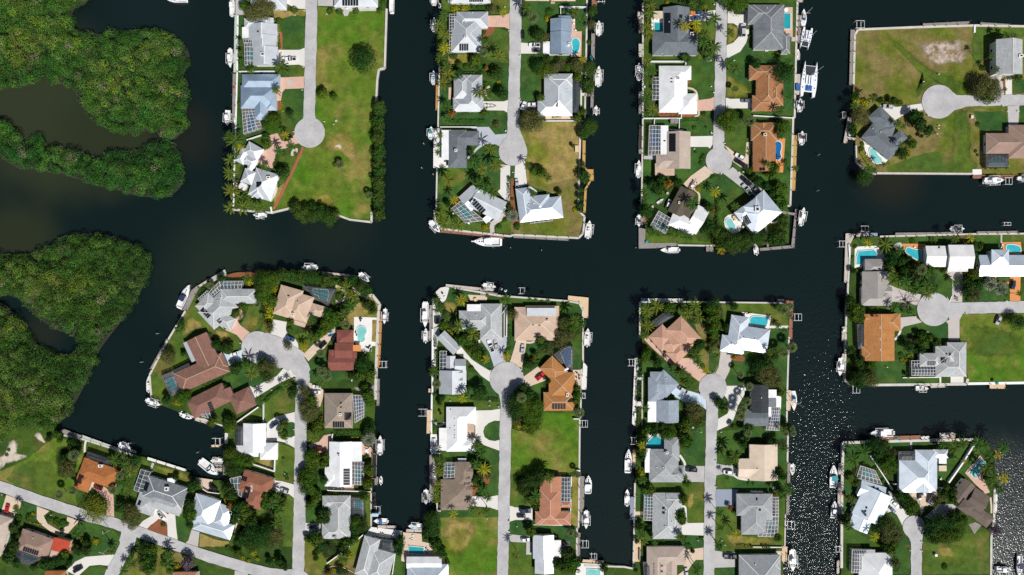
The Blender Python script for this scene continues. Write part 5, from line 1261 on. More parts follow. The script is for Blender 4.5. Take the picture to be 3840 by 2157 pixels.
LAWN('lush',[(850,660),(960,660),(955,760),(905,865),(850,840)],1);LAWN('lush',[(190,600),(290,700),(540,830),(560,960),(400,830),(310,790),(220,850),(190,1100)]);LAWN('lush',[(190,1150),(250,1250),(290,1360),(550,1370),(820,1447),(190,1447)]);LAWN('lush',[(550,1150),(620,1160),(750,1190),(822,1240),(820,1447),(690,1420),(550,1320)]);LAWN('lush',[(945,1130),(1000,1110),(1040,1160),(1030,1260),(945,1320)],1);LAWN('lush',[(1575,1040),(1635,1040),(1630,1390),(1575,1350)]);LAWN('mulch',[(1075,720),(1110,700),(1195,690),(1205,740),(1160,750),(1100,735)],2)
T('H2')
LAWN('lush',[(560,160),(690,60),(690,-60),(820,-60),(812,345),(620,345),(600,300),(545,240)]);LAWN('green',[(270,515),(810,515),(800,920),(632,920),(640,800),(580,700),(560,620),(290,620)]);LAWN('dry',[(640,640),(700,620),(700,740),(640,790)],3);LAWN('lush',[(125,520),(240,560),(205,640),(195,900),(280,960),(285,1080),(580,1080),(590,1040),(798,1050),(795,1170),(640,1190),(560,1140),(120,1090),(112,800)])
LAWN('lush',[(935,0),(1240,-20),(1640,-20),(1640,320),(1545,330),(1540,140),(1260,130),(1250,270),(1150,280),(1090,340),(930,325)]);LAWN('lush',[(930,440),(1000,430),(1120,470),(1480,500),(1540,480),(1640,350),(1625,620),(1490,630),(1140,600),(930,570)]);LAWN('green',[(920,765),(1095,760),(1130,880),(1140,1040),(1180,1050),(1545,1070),(1560,680),(1620,680),(1615,1160),(1480,1170),(1120,1205),(915,1190)]);LAWN('dry',[(1000,1040),(1300,1060),(1540,1090),(1480,1150),(1100,1180)],2)
LAWN('lush',[(680,1340),(720,1290),(790,1290),(785,1447),(620,1447)]);LAWN('lush',[(905,1370),(1120,1370),(1120,1447),(905,1447)])
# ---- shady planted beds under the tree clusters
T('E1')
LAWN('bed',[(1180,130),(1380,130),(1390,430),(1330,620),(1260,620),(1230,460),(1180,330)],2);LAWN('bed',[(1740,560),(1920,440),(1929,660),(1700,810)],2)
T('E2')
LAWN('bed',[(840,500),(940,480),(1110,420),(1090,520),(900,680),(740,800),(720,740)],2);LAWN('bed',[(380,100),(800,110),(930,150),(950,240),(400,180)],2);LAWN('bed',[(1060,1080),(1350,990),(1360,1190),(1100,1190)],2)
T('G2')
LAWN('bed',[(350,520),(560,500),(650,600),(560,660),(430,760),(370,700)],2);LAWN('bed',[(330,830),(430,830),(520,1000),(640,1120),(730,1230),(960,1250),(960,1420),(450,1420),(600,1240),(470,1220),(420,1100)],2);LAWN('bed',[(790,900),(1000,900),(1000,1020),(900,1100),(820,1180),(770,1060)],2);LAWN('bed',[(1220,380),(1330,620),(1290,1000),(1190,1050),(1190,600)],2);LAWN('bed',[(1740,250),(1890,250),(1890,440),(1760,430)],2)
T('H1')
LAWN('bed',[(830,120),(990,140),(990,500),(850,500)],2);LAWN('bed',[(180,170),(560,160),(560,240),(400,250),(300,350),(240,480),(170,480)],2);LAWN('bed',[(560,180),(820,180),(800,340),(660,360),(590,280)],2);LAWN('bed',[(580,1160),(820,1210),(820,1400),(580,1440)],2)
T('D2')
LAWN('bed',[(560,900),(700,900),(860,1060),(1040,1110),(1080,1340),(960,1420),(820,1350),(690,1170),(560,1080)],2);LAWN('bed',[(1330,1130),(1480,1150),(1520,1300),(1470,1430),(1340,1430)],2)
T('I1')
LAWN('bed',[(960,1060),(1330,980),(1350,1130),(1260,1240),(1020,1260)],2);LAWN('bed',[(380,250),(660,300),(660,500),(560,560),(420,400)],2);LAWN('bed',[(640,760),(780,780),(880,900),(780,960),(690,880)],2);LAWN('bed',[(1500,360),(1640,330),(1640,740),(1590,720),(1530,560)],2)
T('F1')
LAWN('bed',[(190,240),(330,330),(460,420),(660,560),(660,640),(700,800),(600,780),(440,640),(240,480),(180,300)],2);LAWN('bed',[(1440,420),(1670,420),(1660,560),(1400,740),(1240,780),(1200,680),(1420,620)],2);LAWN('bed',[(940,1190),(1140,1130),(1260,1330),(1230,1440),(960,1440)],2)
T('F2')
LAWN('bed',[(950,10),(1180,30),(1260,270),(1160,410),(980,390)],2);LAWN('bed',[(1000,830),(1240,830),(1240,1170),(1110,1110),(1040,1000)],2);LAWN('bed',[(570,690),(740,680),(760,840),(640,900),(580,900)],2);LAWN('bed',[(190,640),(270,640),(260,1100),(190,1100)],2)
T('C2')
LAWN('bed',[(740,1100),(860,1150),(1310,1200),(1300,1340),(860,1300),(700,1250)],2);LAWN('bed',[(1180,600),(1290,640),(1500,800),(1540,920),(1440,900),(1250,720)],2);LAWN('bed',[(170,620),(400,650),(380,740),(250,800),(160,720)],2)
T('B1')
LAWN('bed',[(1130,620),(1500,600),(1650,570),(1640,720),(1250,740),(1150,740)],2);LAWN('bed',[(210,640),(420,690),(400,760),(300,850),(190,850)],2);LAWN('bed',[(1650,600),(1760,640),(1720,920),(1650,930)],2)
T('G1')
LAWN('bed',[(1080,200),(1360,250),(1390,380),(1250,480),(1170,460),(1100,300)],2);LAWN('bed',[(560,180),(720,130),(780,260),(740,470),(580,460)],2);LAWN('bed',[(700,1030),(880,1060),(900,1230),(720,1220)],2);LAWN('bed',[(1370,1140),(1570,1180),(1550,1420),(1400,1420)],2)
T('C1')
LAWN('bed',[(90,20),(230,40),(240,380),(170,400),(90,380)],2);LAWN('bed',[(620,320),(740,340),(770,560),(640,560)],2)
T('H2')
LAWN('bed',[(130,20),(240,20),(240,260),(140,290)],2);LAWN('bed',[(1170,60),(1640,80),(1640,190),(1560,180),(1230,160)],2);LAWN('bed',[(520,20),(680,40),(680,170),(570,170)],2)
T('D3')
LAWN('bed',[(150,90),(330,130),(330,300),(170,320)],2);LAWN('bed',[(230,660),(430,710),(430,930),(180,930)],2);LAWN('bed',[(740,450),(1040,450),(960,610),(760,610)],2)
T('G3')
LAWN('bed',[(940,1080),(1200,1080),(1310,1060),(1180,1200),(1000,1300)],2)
# ---- driveways, patios and paths
T('A1')
DRIVE('concrete',[(605,565),(855,565),(918,540),(912,758),(850,732),(610,740)]);DRIVE('paver_pink',[(632,878),(905,866),(905,1000),(690,1008),(660,1045),(645,1140),(590,1150),(612,1030)]);DRIVE('paver_grey',[(742,898),(784,934),(742,972),(700,934)]);DRIVE('concrete',[(705,-260),(932,-260),(926,105),(815,98),(705,40)]);DRIVE('concrete_old',[(1062,-260),(1250,-260),(1250,72),(1060,68)])
PATIO('concrete_old',[(1250,60),(1720,70),(1730,125),(1420,130),(1400,180),(1360,185),(1340,130),(1260,110)]);PATH('brick_red',[(592,368),(640,372),(648,460),(648,560)],26);PATIO('mulch',[(580,1160),(640,1140),(660,1200),(640,1245),(600,1230)],2);PATIO('concrete_old',[(130,-260),(240,-260),(240,170),(130,170)])
T('A2')
DRIVE('paver_pink',[(495,330),(605,300),(650,385),(720,395),(800,315),(862,412),(790,428),(700,472),(625,482),(590,545),(550,697),(440,690),(380,600),(440,500),(520,470)]);PATH('brick_red',[(895,460),(850,565),(790,700),(700,880),(630,1030),(560,1160)],30);PATIO('sand',[(780,480),(830,470),(830,520),(770,560),(755,530)],2)
PATIO('paver_pink',[(120,840),(190,900),(200,940),(130,920)]);PATIO('sand',[(530,930),(600,900),(600,960),(560,1040),(525,1010)],2)
T('B1')
DRIVE('paver_pink',[(668,160),(830,155),(893,132),(893,302),(840,275),(668,272)]);DRIVE('concrete',[(620,1020),(830,1020),(872,1004),(870,1136),(830,1112),(620,1108)]);DRIVE('concrete',[(1000,430),(1100,437),(1220,430),(1222,540),(1000,540)]);DRIVE('concrete_old',[(985,1012),(1050,1025),(1175,1020),(1175,1120),(1020,1120)])
PATIO('paver_pink',[(1505,185),(1545,190),(1545,320),(1612,315),(1607,572),(1500,572)]);PATIO('paver_pink',[(1040,-40),(1550,-30),(1550,14),(1040,10)]);PATIO('paver_tan',[(1240,1150),(1520,1160),(1540,1205),(1250,1215)]);PATH('concrete',[(1608,720),(1605,1080)],16);PATH('concrete',[(1600,950),(1660,950)],26,False);PATIO('deck_dark',[(1516,780),(1588,780),(1583,1140),(1516,1140)])
PATIO('paver_pink',[(275,880),(300,880),(295,1000),(272,1000)]);PATH('paver_tan',[(690,1000),(655,960),(640,900),(690,870)],20)
T('B2')
DRIVE('paver_blue',[(478,126),(680,124),(742,202),(865,190),(862,260),(790,322),(750,300),(640,295),(580,300),(570,160)]);PATIO('white_deck',[(123,140),(208,140),(208,455),(275,455),(275,533),(120,535)]);PATH('paver_blue',[(640,290),(570,335),(465,440)],24);DRIVE('concrete',[(795,500),(850,508),(893,512),(887,860),(870,895),(765,770),(793,750)]);DRIVE('concrete',[(942,515),(1040,465),(1062,705),(950,742),(935,650)])
PATH('paver_grey',[(845,985),(790,1050),(715,1105),(715,1190)],45);PATH('concrete',[(1080,720),(1150,770),(1160,800)],16);PATIO('mulch',[(300,880),(360,830),(480,680),(510,700),(400,830),(330,920)])
T('C1')
DRIVE('concrete',[(550,112),(700,118),(822,100),(820,192),(740,212),(550,212)]);PATIO('white_deck',[(165,175),(292,178),(292,400),(172,392)]);DRIVE('concrete',[(935,115),(1090,95),(1140,110),(1148,330),(1120,430),(1060,520),(920,592),(925,455),(990,430),(1045,370),(1048,320),(1030,260),(990,235),(932,235)]);PATIO('paver_pink',[(1490,72),(1587,75),(1587,372),(1500,372)]);PATH('paver_grey',[(1575,395),(1625,395)],44,False)
DRIVE('paver_pink',[(620,1010),(760,992),(803,972),(803,1112),(640,1115),(620,1120)]);PATH('paver_tan',[(525,886),(580,895),(620,930),(632,1005)],18);DRIVE('concrete',[(914,982),(960,995),(1168,990),(1168,1090),(914,1090)]);PATH('paver_tan',[(645,1115),(640,1160),(600,1175)],16)
T('C2')
DRIVE('concrete',[(545,220),(786,214),(782,300),(755,342),(735,325),(545,325)]);DRIVE('paver_tan',[(900,308),(940,330),(1000,380),(1112,430),(1122,278),(1168,275),(1150,400),(1145,557),(1108,557),(985,472),(965,400)]);PATIO('orange_deck',[(1410,142),(1450,145),(1452,235),(1512,240),(1490,582),(1368,580),(1385,262)]);DRIVE('paver_tan',[(705,515),(795,590),(640,700),(605,760),(520,725),(490,695),(560,620)]);PATH('paver_tan',[(600,750),(640,790),(650,830),(645,900)],20)
DRIVE('concrete_old',[(888,590),(985,528),(1080,600),(1190,690),(1285,752),(1205,815),(1090,748),(990,668)]);PATIO('white_deck',[(905,1040),(980,1000),(1075,1090),(1045,1180),(960,1190),(905,1120)],2);PATH('concrete',[(1350,1060),(1380,1085),(1430,1075),(1445,1030),(1440,1000)],18);PATH('paver_grey',[(1200,1165),(1290,1110),(1325,1170),(1328,1200)],24);PATIO('concrete_old',[(90,415),(220,415),(215,452),(90,448)])
T('D1')
DRIVE('concrete',[(480,900),(560,890),(640,916),(900,880),(915,946),(760,975),(630,1047)]);DRIVE('concrete_old',[(1575,620),(1706,610),(1727,792),(1690,797),(1580,720)]);PATH('concrete',[(1775,610),(1772,700),(1775,790)],66);DRIVE('concrete_old',[(1762,905),(1880,900),(1870,1100),(1772,1100)]);PATIO('white_deck',[(300,1190),(345,1200),(430,1310),(560,1447),(520,1490),(405,1470),(330,1350)]);PATIO('mulch',[(1708,620),(1742,615),(1740,780),(1724,780)])
T('D2')
PATIO('white_deck',[(228,900),(440,888),(505,940),(545,1030),(330,1040),(292,1115),(225,1112)]);PATIO('orange_deck',[(705,868),(940,870),(945,1010),(880,1060),(760,1000),(705,900)]);PATIO('orange_deck',[(1698,855),(1896,850),(1908,985),(1740,985)]);DRIVE('orange_deck',[(1785,1190),(1892,1190),(1890,1512),(1785,1512)]);PATH('orange_deck',[(1640,1180),(1645,1255),(1790,1262)],22,False);DRIVE('paver_grey',[(1142,1150),(1312,1148),(1306,1460),(1178,1460),(1205,1400),(1207,1230)])
PATIO('concrete_old',[(620,880),(680,855),(705,880),(705,930),(640,930)],2);PATIO('white_deck',[(1410,122),(1500,120),(1505,175),(1410,178)]);PATH('concrete_old',[(1700,770),(1700,860)],18,False)
T('D3')
DRIVE('paver_grey',[(575,-60),(640,-30),(760,10),(895,40),(865,150),(720,120),(600,112)]);DRIVE('paver_grey',[(688,270),(830,258),(905,318),(720,362),(688,405)]);DRIVE('paver_grey',[(1142,308),(1315,232),(1280,292),(1280,500),(1168,500),(1165,335)]);PATH('concrete',[(690,400),(665,450),(630,495)],20);PATIO('concrete',[(1190,860),(1320,860),(1320,930),(1190,930)]);PATH('concrete',[(1087,865),(1087,930)],18,False)
T('I1')
DRIVE('concrete',[(560,720),(640,780),(690,880),(772,972),(712,1085),(650,965),(600,930),(510,960),(590,800)]);DRIVE('paver_tan',[(765,745),(1055,735),(1050,800),(962,880),(890,970),(880,870),(830,820)]);DRIVE('concrete_old',[(925,990),(1040,895),(1100,858),(1245,860),(1225,960),(1060,1035)]);PATIO('paver_pink',[(1335,545),(1488,368),(1512,400),(1562,460),(1500,560),(1585,740),(1540,755),(1430,650)]);PATH('concrete_old',[(793,220),(793,310)],24,False);PATH('concrete_old',[(1073,215),(1073,300)],24,False);PATIO('wood_grey',[(1370,1060),(1440,1040),(1500,1070),(1430,1160)])
PATH('paver_tan',[(1590,790),(1600,880),(1600,950)],18)
T('E1')
DRIVE('paver_pink',[(985,460),(1050,500),(1050,560),(1000,612),(1020,640),(1125,722),(1040,805),(985,740),(870,690),(975,575)]);DRIVE('concrete',[(1335,580),(1490,610),(1480,660),(1500,735),(1570,775),(1602,830),(1612,935),(1480,905),(1400,820),(1320,740),(1350,650)]);DRIVE('paint_blue',[(828,880),(870,930),(920,942),(1000,905),(1040,885),(1040,1002),(912,1048)]);DRIVE('concrete',[(1098,1240),(1150,1270),(1390,1150),(1490,1035),(1545,1040),(1592,1110),(1590,1168),(1540,1165),(1420,1220),(1160,1378)]);DRIVE('paver_tan',[(1700,1215),(1760,1235),(1870,1300),(1825,1460),(1790,1470),(1750,1350),(1700,1330)])
PATIO('wood_grey',[(225,1150),(345,1095),(440,1310),(322,1362)]);PATIO('paver_tan',[(780,620),(870,690),(820,640)])
T('E2')
DRIVE('paver_tan',[(635,935),(720,850),(810,770),(960,660),(978,720),(900,800),(850,872),(760,930),(688,1005)]);PATIO('white_deck',[(1146,558),(1387,566),(1387,592),(1330,592),(1328,806),(1396,814),(1387,852),(1325,852),(1320,907),(1212,907),(1145,800)]);PATH('paver_tan',[(960,250),(1060,300),(1050,380),(960,410)],30);PATIO('deck_dark',[(620,240),(965,275),(890,455),(745,375)]);PATH('paver_tan',[(1130,270),(1200,330),(1265,360)],24);PATIO('wood_grey',[(1145,1265),(1260,1275),(1360,1240),(1360,1350),(1290,1310),(1180,1300)])
T('G1')
DRIVE('paver_pink',[(935,510),(1060,565),(1140,640),(1150,892),(1065,870),(1080,700),(925,560)]);DRIVE('concrete',[(1565,725),(1700,745),(1760,820),(1770,960),(1787,1102),(1685,1065),(1682,940),(1640,890),(1560,910),(1470,992),(1380,962),(1440,900),(1545,838),(1530,790)]);DRIVE('paver_tan',[(372,755),(498,802),(440,850),(480,930),(600,1000),(630,980),(660,960),(678,860),(805,900),(742,960),(690,1020),(640,1065),(540,1030),(410,935),(370,880)]);DRIVE('paver_tan',[(65,640),(218,697),(200,780),(130,870),(10,820)]);DRIVE('concrete',[(1190,1235),(1090,1352),(1000,1342),(900,1352),(780,1460),(670,1400),(760,1310),(860,1262),(1000,1250)],1)
LAWN('mulch',[(1590,890),(1650,905),(1682,960),(1675,1050),(1580,1010),(1475,990)],2,1);PATH('concrete',[(868,88),(855,140),(852,215)],20);PATH('concrete_old',[(1540,320),(1515,385)],24,False);PATIO('mulch',[(700,1130),(770,1140),(780,1180),(700,1230),(680,1180)],2);DRIVE('paver_tan',[(1870,1120),(1929,1060),(1960,1160),(1860,1140)])
T('G2')
DRIVE('concrete',[(795,225),(830,185),(900,140),(1098,92),(1097,212),(1000,205),(962,232),(968,310),(1010,345),(1095,333),(1095,460),(990,400),(910,385),(795,400)]);DRIVE('concrete',[(875,780),(960,790),(1087,825),(1082,962),(1030,920),(870,892),(835,870)]);DRIVE('paver_pink',[(1215,425),(1330,392),(1380,330),(1450,315),(1440,500),(1290,505)]);PATIO('paver_pink',[(1745,370),(1790,440),(1862,450),(1852,547),(1755,520)]);DRIVE('concrete',[(1188,1208),(1345,1214),(1342,1322),(1188,1325)]);PATIO('paver_pink',[(1410,830),(1680,820),(1680,885),(1410,880)]);PATIO('wood_grey',[(1645,950),(1785,960),(1785,1180),(1645,1170)]);PATIO('paver_tan',[(90,750),(265,775),(215,880),(130,840)]);DRIVE('concrete_old',[(50,1275),(130,1300),(115,1447),(0,1447)]);PATH('paver_tan',[(480,1310),(520,1175),(560,1200),(630,1290)],14)
T('G3')
PATIO('white_deck',[(1480,962),(1792,1000),(1785,1085),(1415,1045)]);DRIVE('concrete_old',[(110,1400),(240,1430),(240,1600),(90,1600)]);PATIO('paver_tan',[(1800,1015),(1985,1030),(1990,1110),(2130,1140),(2240,1330),(2170,1340),(1800,1310),(1780,1300)])
T('F1')
DRIVE('paver_blue',[(640,612),(700,620),(918,600),(914,690),(875,760),(905,860),(785,905),(735,750)]);PATH('concrete_old',[(900,280),(900,605)],38,False);DRIVE('paver_tan',[(1010,625),(1108,628),(1105,690),(1065,920),(1000,870),(943,855),(985,720)]);PATH('paver_tan',[(1105,655),(1160,655),(1210,630)],20);DRIVE('concrete',[(440,680),(505,760),(560,825),(650,885),(752,945),(740,1050),(650,985),(580,905),(520,830),(405,765)]);DRIVE('paver_tan',[(1080,1000),(1222,898),(1300,970),(1335,1020),(1280,1045),(1108,1108)]);PATIO('concrete',[(195,150),(245,105),(300,95),(335,105),(315,180),(300,225),(265,262)],0);PATIO('concrete',[(168,200),(215,250),(265,400),(230,480),(168,510)],0);PATIO('concrete_old',[(168,510),(230,500),(240,560),(205,720),(162,740)]);PATH('concrete',[(185,700),(180,900)],34,False);PATIO('paver_tan',[(520,175),(720,185),(710,235),(550,240)]);PATIO('paver_tan',[(1575,930),(1660,930),(1655,1100),(1590,1060)]);PATIO('deck_dark',[(1385,775),(1510,688),(1580,688),(1573,948),(1500,930)])
T('F2')
DRIVE('concrete',[(595,187),(760,183),(848,168),(843,592),(760,562),(680,532),(630,480),(595,475)]);PATIO('white_deck',[(148,425),(208,425),(232,560),(205,612),(148,612)]);PATH('concrete',[(165,280),(230,340),(305,310)],28,False);DRIVE('concrete',[(555,1050),(640,1046),(740,1052),(832,1036),(827,1188),(740,1160),(555,1145)]);DRIVE('concrete',[(943,1142),(1000,1160),(1172,1165),(1172,1287),(1000,1285),(940,1302)]);LAWN('mulch',[(680,860),(748,860),(735,920),(710,932),(690,920)],2);PATIO('mulch',[(570,900),(610,890),(625,960),(585,1040),(565,1040)],1)
T('F3')
DRIVE('concrete_old',[(935,1035),(1040,1045),(1142,1052),(1142,1120),(940,1112)]);PATH('concrete_old',[(1135,1110),(1132,1240)],52,False);PATIO('deck_dark',[(1455,1100),(1545,1105),(1545,1275),(1455,1270)]);PATIO('white_deck',[(1630,1325),(1885,1335),(1885,1520),(1600,1520),(1605,1420)])
T('H1')
DRIVE('paver_pink',[(535,715),(640,712),(705,718),(832,885),(765,955),(600,835),(505,785)]);PATH('paver_pink',[(215,510),(300,600),(420,710),(520,795)],40,False);PATIO('white_deck',[(1183,250),(1477,288),(1457,418),(1250,388)]);DRIVE('paver_grey',[(970,650),(1085,660),(1075,760),(1060,840),(1010,940),(912,878),(950,800)]);PATH('concrete',[(1455,400),(1650,400)],26,False);DRIVE('paint_blue',[(545,975),(620,1030),(750,1070),(835,1140),(828,1232),(750,1180),(610,1155),(510,1100),(475,1060)]);DRIVE('concrete',[(1018,992),(1235,990),(1205,1085),(1140,1200),(1125,1262),(1080,1375),(935,1442),(935,1330),(1040,1270),(1040,1130),(1005,1085)]);PATIO('white_deck',[(1445,1095),(1580,1095),(1575,1220),(1440,1220)])
T('H2')
PATIO('white_deck',[(225,25),(408,30),(408,185),(215,185)]);DRIVE('concrete_old',[(600,350),(818,350),(814,512),(600,507)]);DRIVE('concrete',[(565,925),(805,920),(802,1048),(565,1040)]);PATH('concrete',[(560,240),(605,310),(612,345)],22);PATH('concrete',[(580,755),(615,765),(622,850),(628,922)],20);DRIVE('paver_tan',[(600,1182),(640,1190),(802,1168),(797,1292),(720,1292),(680,1340),(605,1460),(520,1460),(600,1400),(600,1262)]);DRIVE('concrete_old',[(927,325),(1000,340),(1100,345),(1150,400),(1100,455),(1000,430),(924,445)]);PATH('concrete',[(1098,440),(1150,475),(1240,490)],16);DRIVE('paint_slate',[(923,583),(1148,585),(1098,757),(918,757)]);DRIVE('concrete_old',[(908,1198),(1000,1212),(1125,1215),(1120,1365),(903,1372)]);PATH('paver_tan',[(110,825),(205,825)],36,False);PATIO('paver_tan',[(1520,1205),(1600,1205),(1600,1245),(1520,1245)])
# ---- seawalls along the water
SEAWALL(P('A1',[(1838,100),(1816,770),(1750,786),(1732,900),(1718,1190),(1705,1400)]),'stepped seawall along the right bank of the empty lot');SEAWALL(P('A2',[(1668,1190),(1666,1306),(1420,1277),(1265,1220)]),'pale seawall at the lower right corner of the empty lot');SEAWALL(P('A2',[(765,1144),(535,1200),(105,1165)]),'pale seawall below the clustered grey pavilion roofs')
SEAWALL(P('A1',[(158,175),(150,830),(133,1440),(118,1900),(108,2370)]),'white seawall left of the blue metal roof',0.7,'fence_white')
SEAWALL(P('B1',[(1664,-60),(1660,330),(1642,1190)]),'seawall right of the kidney pool and the grey roof',0.8);SEAWALL(P('B2',[(1600,90),(1590,420),(1575,965),(1640,1025),(1620,1200),(1580,1240),(930,1208),(890,1222),(200,1147),(140,1090),(132,960)]),'seawall round the lower end of the brown dock land');SEAWALL(P('B2',[(150,950),(158,540)]),'seawall left of the rotated house with a round pool',0.7);SEAWALL(P('B1',[(168,1280),(182,650)]),'seawall beside the long orange dock',0.7)
SEAWALL(P('C1',[(1636,-60),(1618,590),(1605,1185)]),'seawall beside the two catamarans',0.9);SEAWALL(P('C2',[(1592,20),(1562,915),(1532,918)]),'seawall beside the yellow dock',0.9);SEAWALL(P('C1',[(82,30),(82,1180)])+P('C2',[(76,400),(70,900)]),'seawall along the left bank of the catamaran peninsula',0.7);SEAWALL(P('C2',[(430,1312),(820,1318)]),'short pale seawall left of the orange palm',0.7)
SEAWALL(P('D1',[(215,690),(228,190),(262,138),(900,112),(1440,97),(2300,112)]),'pale seawall round the bare grassy lot',1.0);SEAWALL(P('D2',[(450,160),(1410,166)]),'straight rubble seawall below the wide lawn',0.8);SEAWALL(P('D2',[(480,797),(1400,772),(2300,765)]),'seawall above the white and blue roofs',0.8);SEAWALL(P('D2',[(182,900),(160,1260),(155,1400)])+P('D3',[(140,300),(128,900),(185,945)]),'seawall left of the orange shingle roof',0.8);SEAWALL(P('D3',[(400,948),(1350,940),(1362,885)]),'seawall below the grey roof with two solar arrays',1.2);SEAWALL(P('D3',[(1362,935),(2300,920)]),'white seawall below the big green lawn',1.2,'fence_white');SEAWALL(P('D1',[(240,1300),(245,1470),(340,1560),(440,1590)]),'low seawall round the kidney pool corner',0.6)
SEAWALL(P('I1',[(95,1500),(98,800),(105,450),(112,242),(780,222),(1470,210)]),'seawall around the blue roofs by the lake',1.2);SEAWALL(P('I1',[(1632,700),(1625,1000),(1598,1200),(1592,1900)]),'seawall along the glittering lake',1.0)
SEAWALL(P('E1',[(230,1440),(130,1380),(112,1140),(290,800),(470,500)]),'curving seawall left of the brown roofs',0.8);SEAWALL(P('E2',[(1262,362),(1330,337),(1402,430),(1392,520),(1368,1060),(1362,1390)]),'seawall with a bent corner right of the kidney pool',1.3);SEAWALL(P('G2',[(-30,110),(90,150),(200,175),(360,232)]),'seawall below the reddish brown roof',0.7);SEAWALL(P('G1',[(640,40),(850,85),(1230,205),(1400,262)]),'seawall behind the pale green dock',0.8);SEAWALL(P('G3',[(1478,560),(1478,955)]),'short seawall beside the grey roof and blue pool',0.6)
SEAWALL(P('F1',[(168,520),(165,1170)])+P('F2',[(160,30),(152,600)]),'seawall left of the three dormer roof',0.8,'fence_white');SEAWALL(P('F1',[(390,108),(640,150),(820,185),(1530,240),(1640,262),(1676,330),(1678,850)]),'seawall round the flat tan roof',0.8);SEAWALL(P('F1',[(1662,920),(1652,1410)])+P('F2',[(1645,270),(1640,785),(1632,1360)])+P('F3',[(1618,970),(1612,1290)]),'long seawall right of the lower middle peninsula',0.8)
SEAWALL(P('H1',[(158,480),(160,150),(600,148),(1605,160)]),'seawall above the palms and the pink roof',0.7);SEAWALL(P('H1',[(1655,500),(1640,1000),(1632,1400)])+P('H2',[(1645,60),(1640,320)]),'seawall right of the black roof',0.8);SEAWALL(P('H2',[(1620,830),(1614,1160),(1480,1165)]),'seawall beside the glittering canal',0.6);SEAWALL(P('H2',[(110,520),(100,1090),(92,1380),(0,1362),(-400,1350)]),'seawall below the slate grey dock',0.8);SEAWALL(P('H1',[(184,880),(180,1390)]),'low seawall left of the grey-blue roof',0.5)
# ================================================================ houses, pools, docks, boats, cars and plants, one peninsula after another
# ---------------------------------------------------------------- upper left peninsula with the empty lot
T('A1')
H('pale house at the top edge','pale grey roofed house cut by the top edge behind an olive tree','mgl',[('h',300,-230,705,108)])
H('solar striped house at the top','light grey roofed house with vertical black solar strips above the empty lot','mgl',[('h',1246,-200,1740,80),('h',1560,-160,1735,60)]);SOLAR(1335,-20,1520,66,n=6);CAGE([(1663,-30),(1732,-30),(1730,45),(1663,45)],2,2,deck=None)
H('many gabled grey house','grey house with several stepped gables and an L shaped screen cage','mgl',[('gy3.0',280,272,602,452),('hx',228,208,560,330),('gy3.3',408,203,560,330),('gy3.5',315,398,590,545),('gy3.8',335,528,607,740),('f',205,308,282,430,'white')],pitch=0.36);SKY((383,355,22,18));CHIM(440,614,46,36,0.4,'gel_grey')
CAGE([(230,482),(330,482),(330,735),(234,735)],3,5,pool=[(268,560),(330,560),(330,700),(268,690)],sm=0);CAGE([(334,620),(407,620),(407,722),(334,722)],2,3);CAGE([(213,435),(305,452),(305,492),(222,490)],3,1,deck=None)
H('blue metal roofed house','large metal roofed house with bright blue upper slopes and a long screen cage','mblue',[('hx',188,966,592,1226),('hx',203,840,636,1010),('hy',342,1080,497,1356),('h',480,1090,595,1250)]);CAGE([(202,1226),(342,1226),(432,1445),(222,1512)],4,7,pool=[(272,1285),(345,1285),(352,1480),(272,1490)],sm=0,pm='blue')
T('A2')
H('small grey pavilion','small grey metal roofed pavilion behind the left bank palms','mgl',[('h',285,392,452,485,155),('h',205,455,300,505,175),('h',240,530,390,600,110)],pitch=0.45)
H('grey pavilion with crossing ridges','larger grey metal roofed pavilion with crossing ridges beside the red brick path','mgl',[('h',365,690,627,772,318),('h',240,695,372,742,160),('h',290,620,352,645,100),('h3.2',340,840,470,860,190),('f',192,848,266,885,78,'white')],pitch=0.45);SKY((395,880,70,60));CHIM(505,805,36,26,0.6)
T('A1')
DOCK('wood_green',[(122,172),(166,172),(156,816),(108,820)]);DOCK('wood_grey',[(100,835),(142,835),(128,1440),(92,1440)]);DOCK('wood_grey',[(92,1440),(128,1440),(118,1620),(88,1620)])
BOAT('cc',82,168,85,-70,62,'white centre console boat at the top edge left of the olive tree',motors=2);BOAT('cc',72,562,70,762,62,'white boat with its bow down beside the pale green dock',lift=1);BOAT('cc',46,1248,36,1420,66,'white boat on a lift beside the blue metal roof',lift=1,accent='motor_black');BOAT('cab',1893,128,1893,-120,62,'white boat cut by the top edge beside the solar striped roof')
BOAT('kayak',106,960,106,1005,26,'small red kayak on the dock by the blue metal roof','red_paint',z=0.1,name='kayak');BOAT('jet',92,955,92,910,24,'white jet ski beside the red kayak','gel_white',name='jet_ski');BOAT('jet',395,822,468,828,36,'blue and white jet ski on the grass by the garden wall','canvas_blue',z=0.2,name='jet_ski');BOAT('skiff',122,1395,122,1285,26,'small white dinghy on the dock left of the blue roof cage',motors=0,z=0.1,name='dinghy')
CAR('pickup',820,668,688,672,'white','white pickup truck with a dark bed on the white driveway')
WALLF([(165,806),(565,804)],text='white wall between two waterfront gardens');CHAIRS((1375,88),(1410,92),(1395,105));MAILBOX((800,170),(905,120),(885,1018),(895,757),(1160,160),(1135,1375))
TREES('d1580,660,275 t1110,1052,120 t1235,1090,80 b614,218,80 b785,98,98 b1190,108,86 b1295,118,90 b1482,110,90 b1752,106,80 o420,95,230 o300,130,170 o520,70,130 t215,60,110 q640,760,165 q700,800,110 q180,490,78 q182,600,78 q195,690,80 t300,775,90 q200,750,70 q585,1005,95 y585,1040,60 d740,1285,85 t545,1370,170 t480,1420,110 r520,1270,60 b160,1160,50 b1790,20,70')
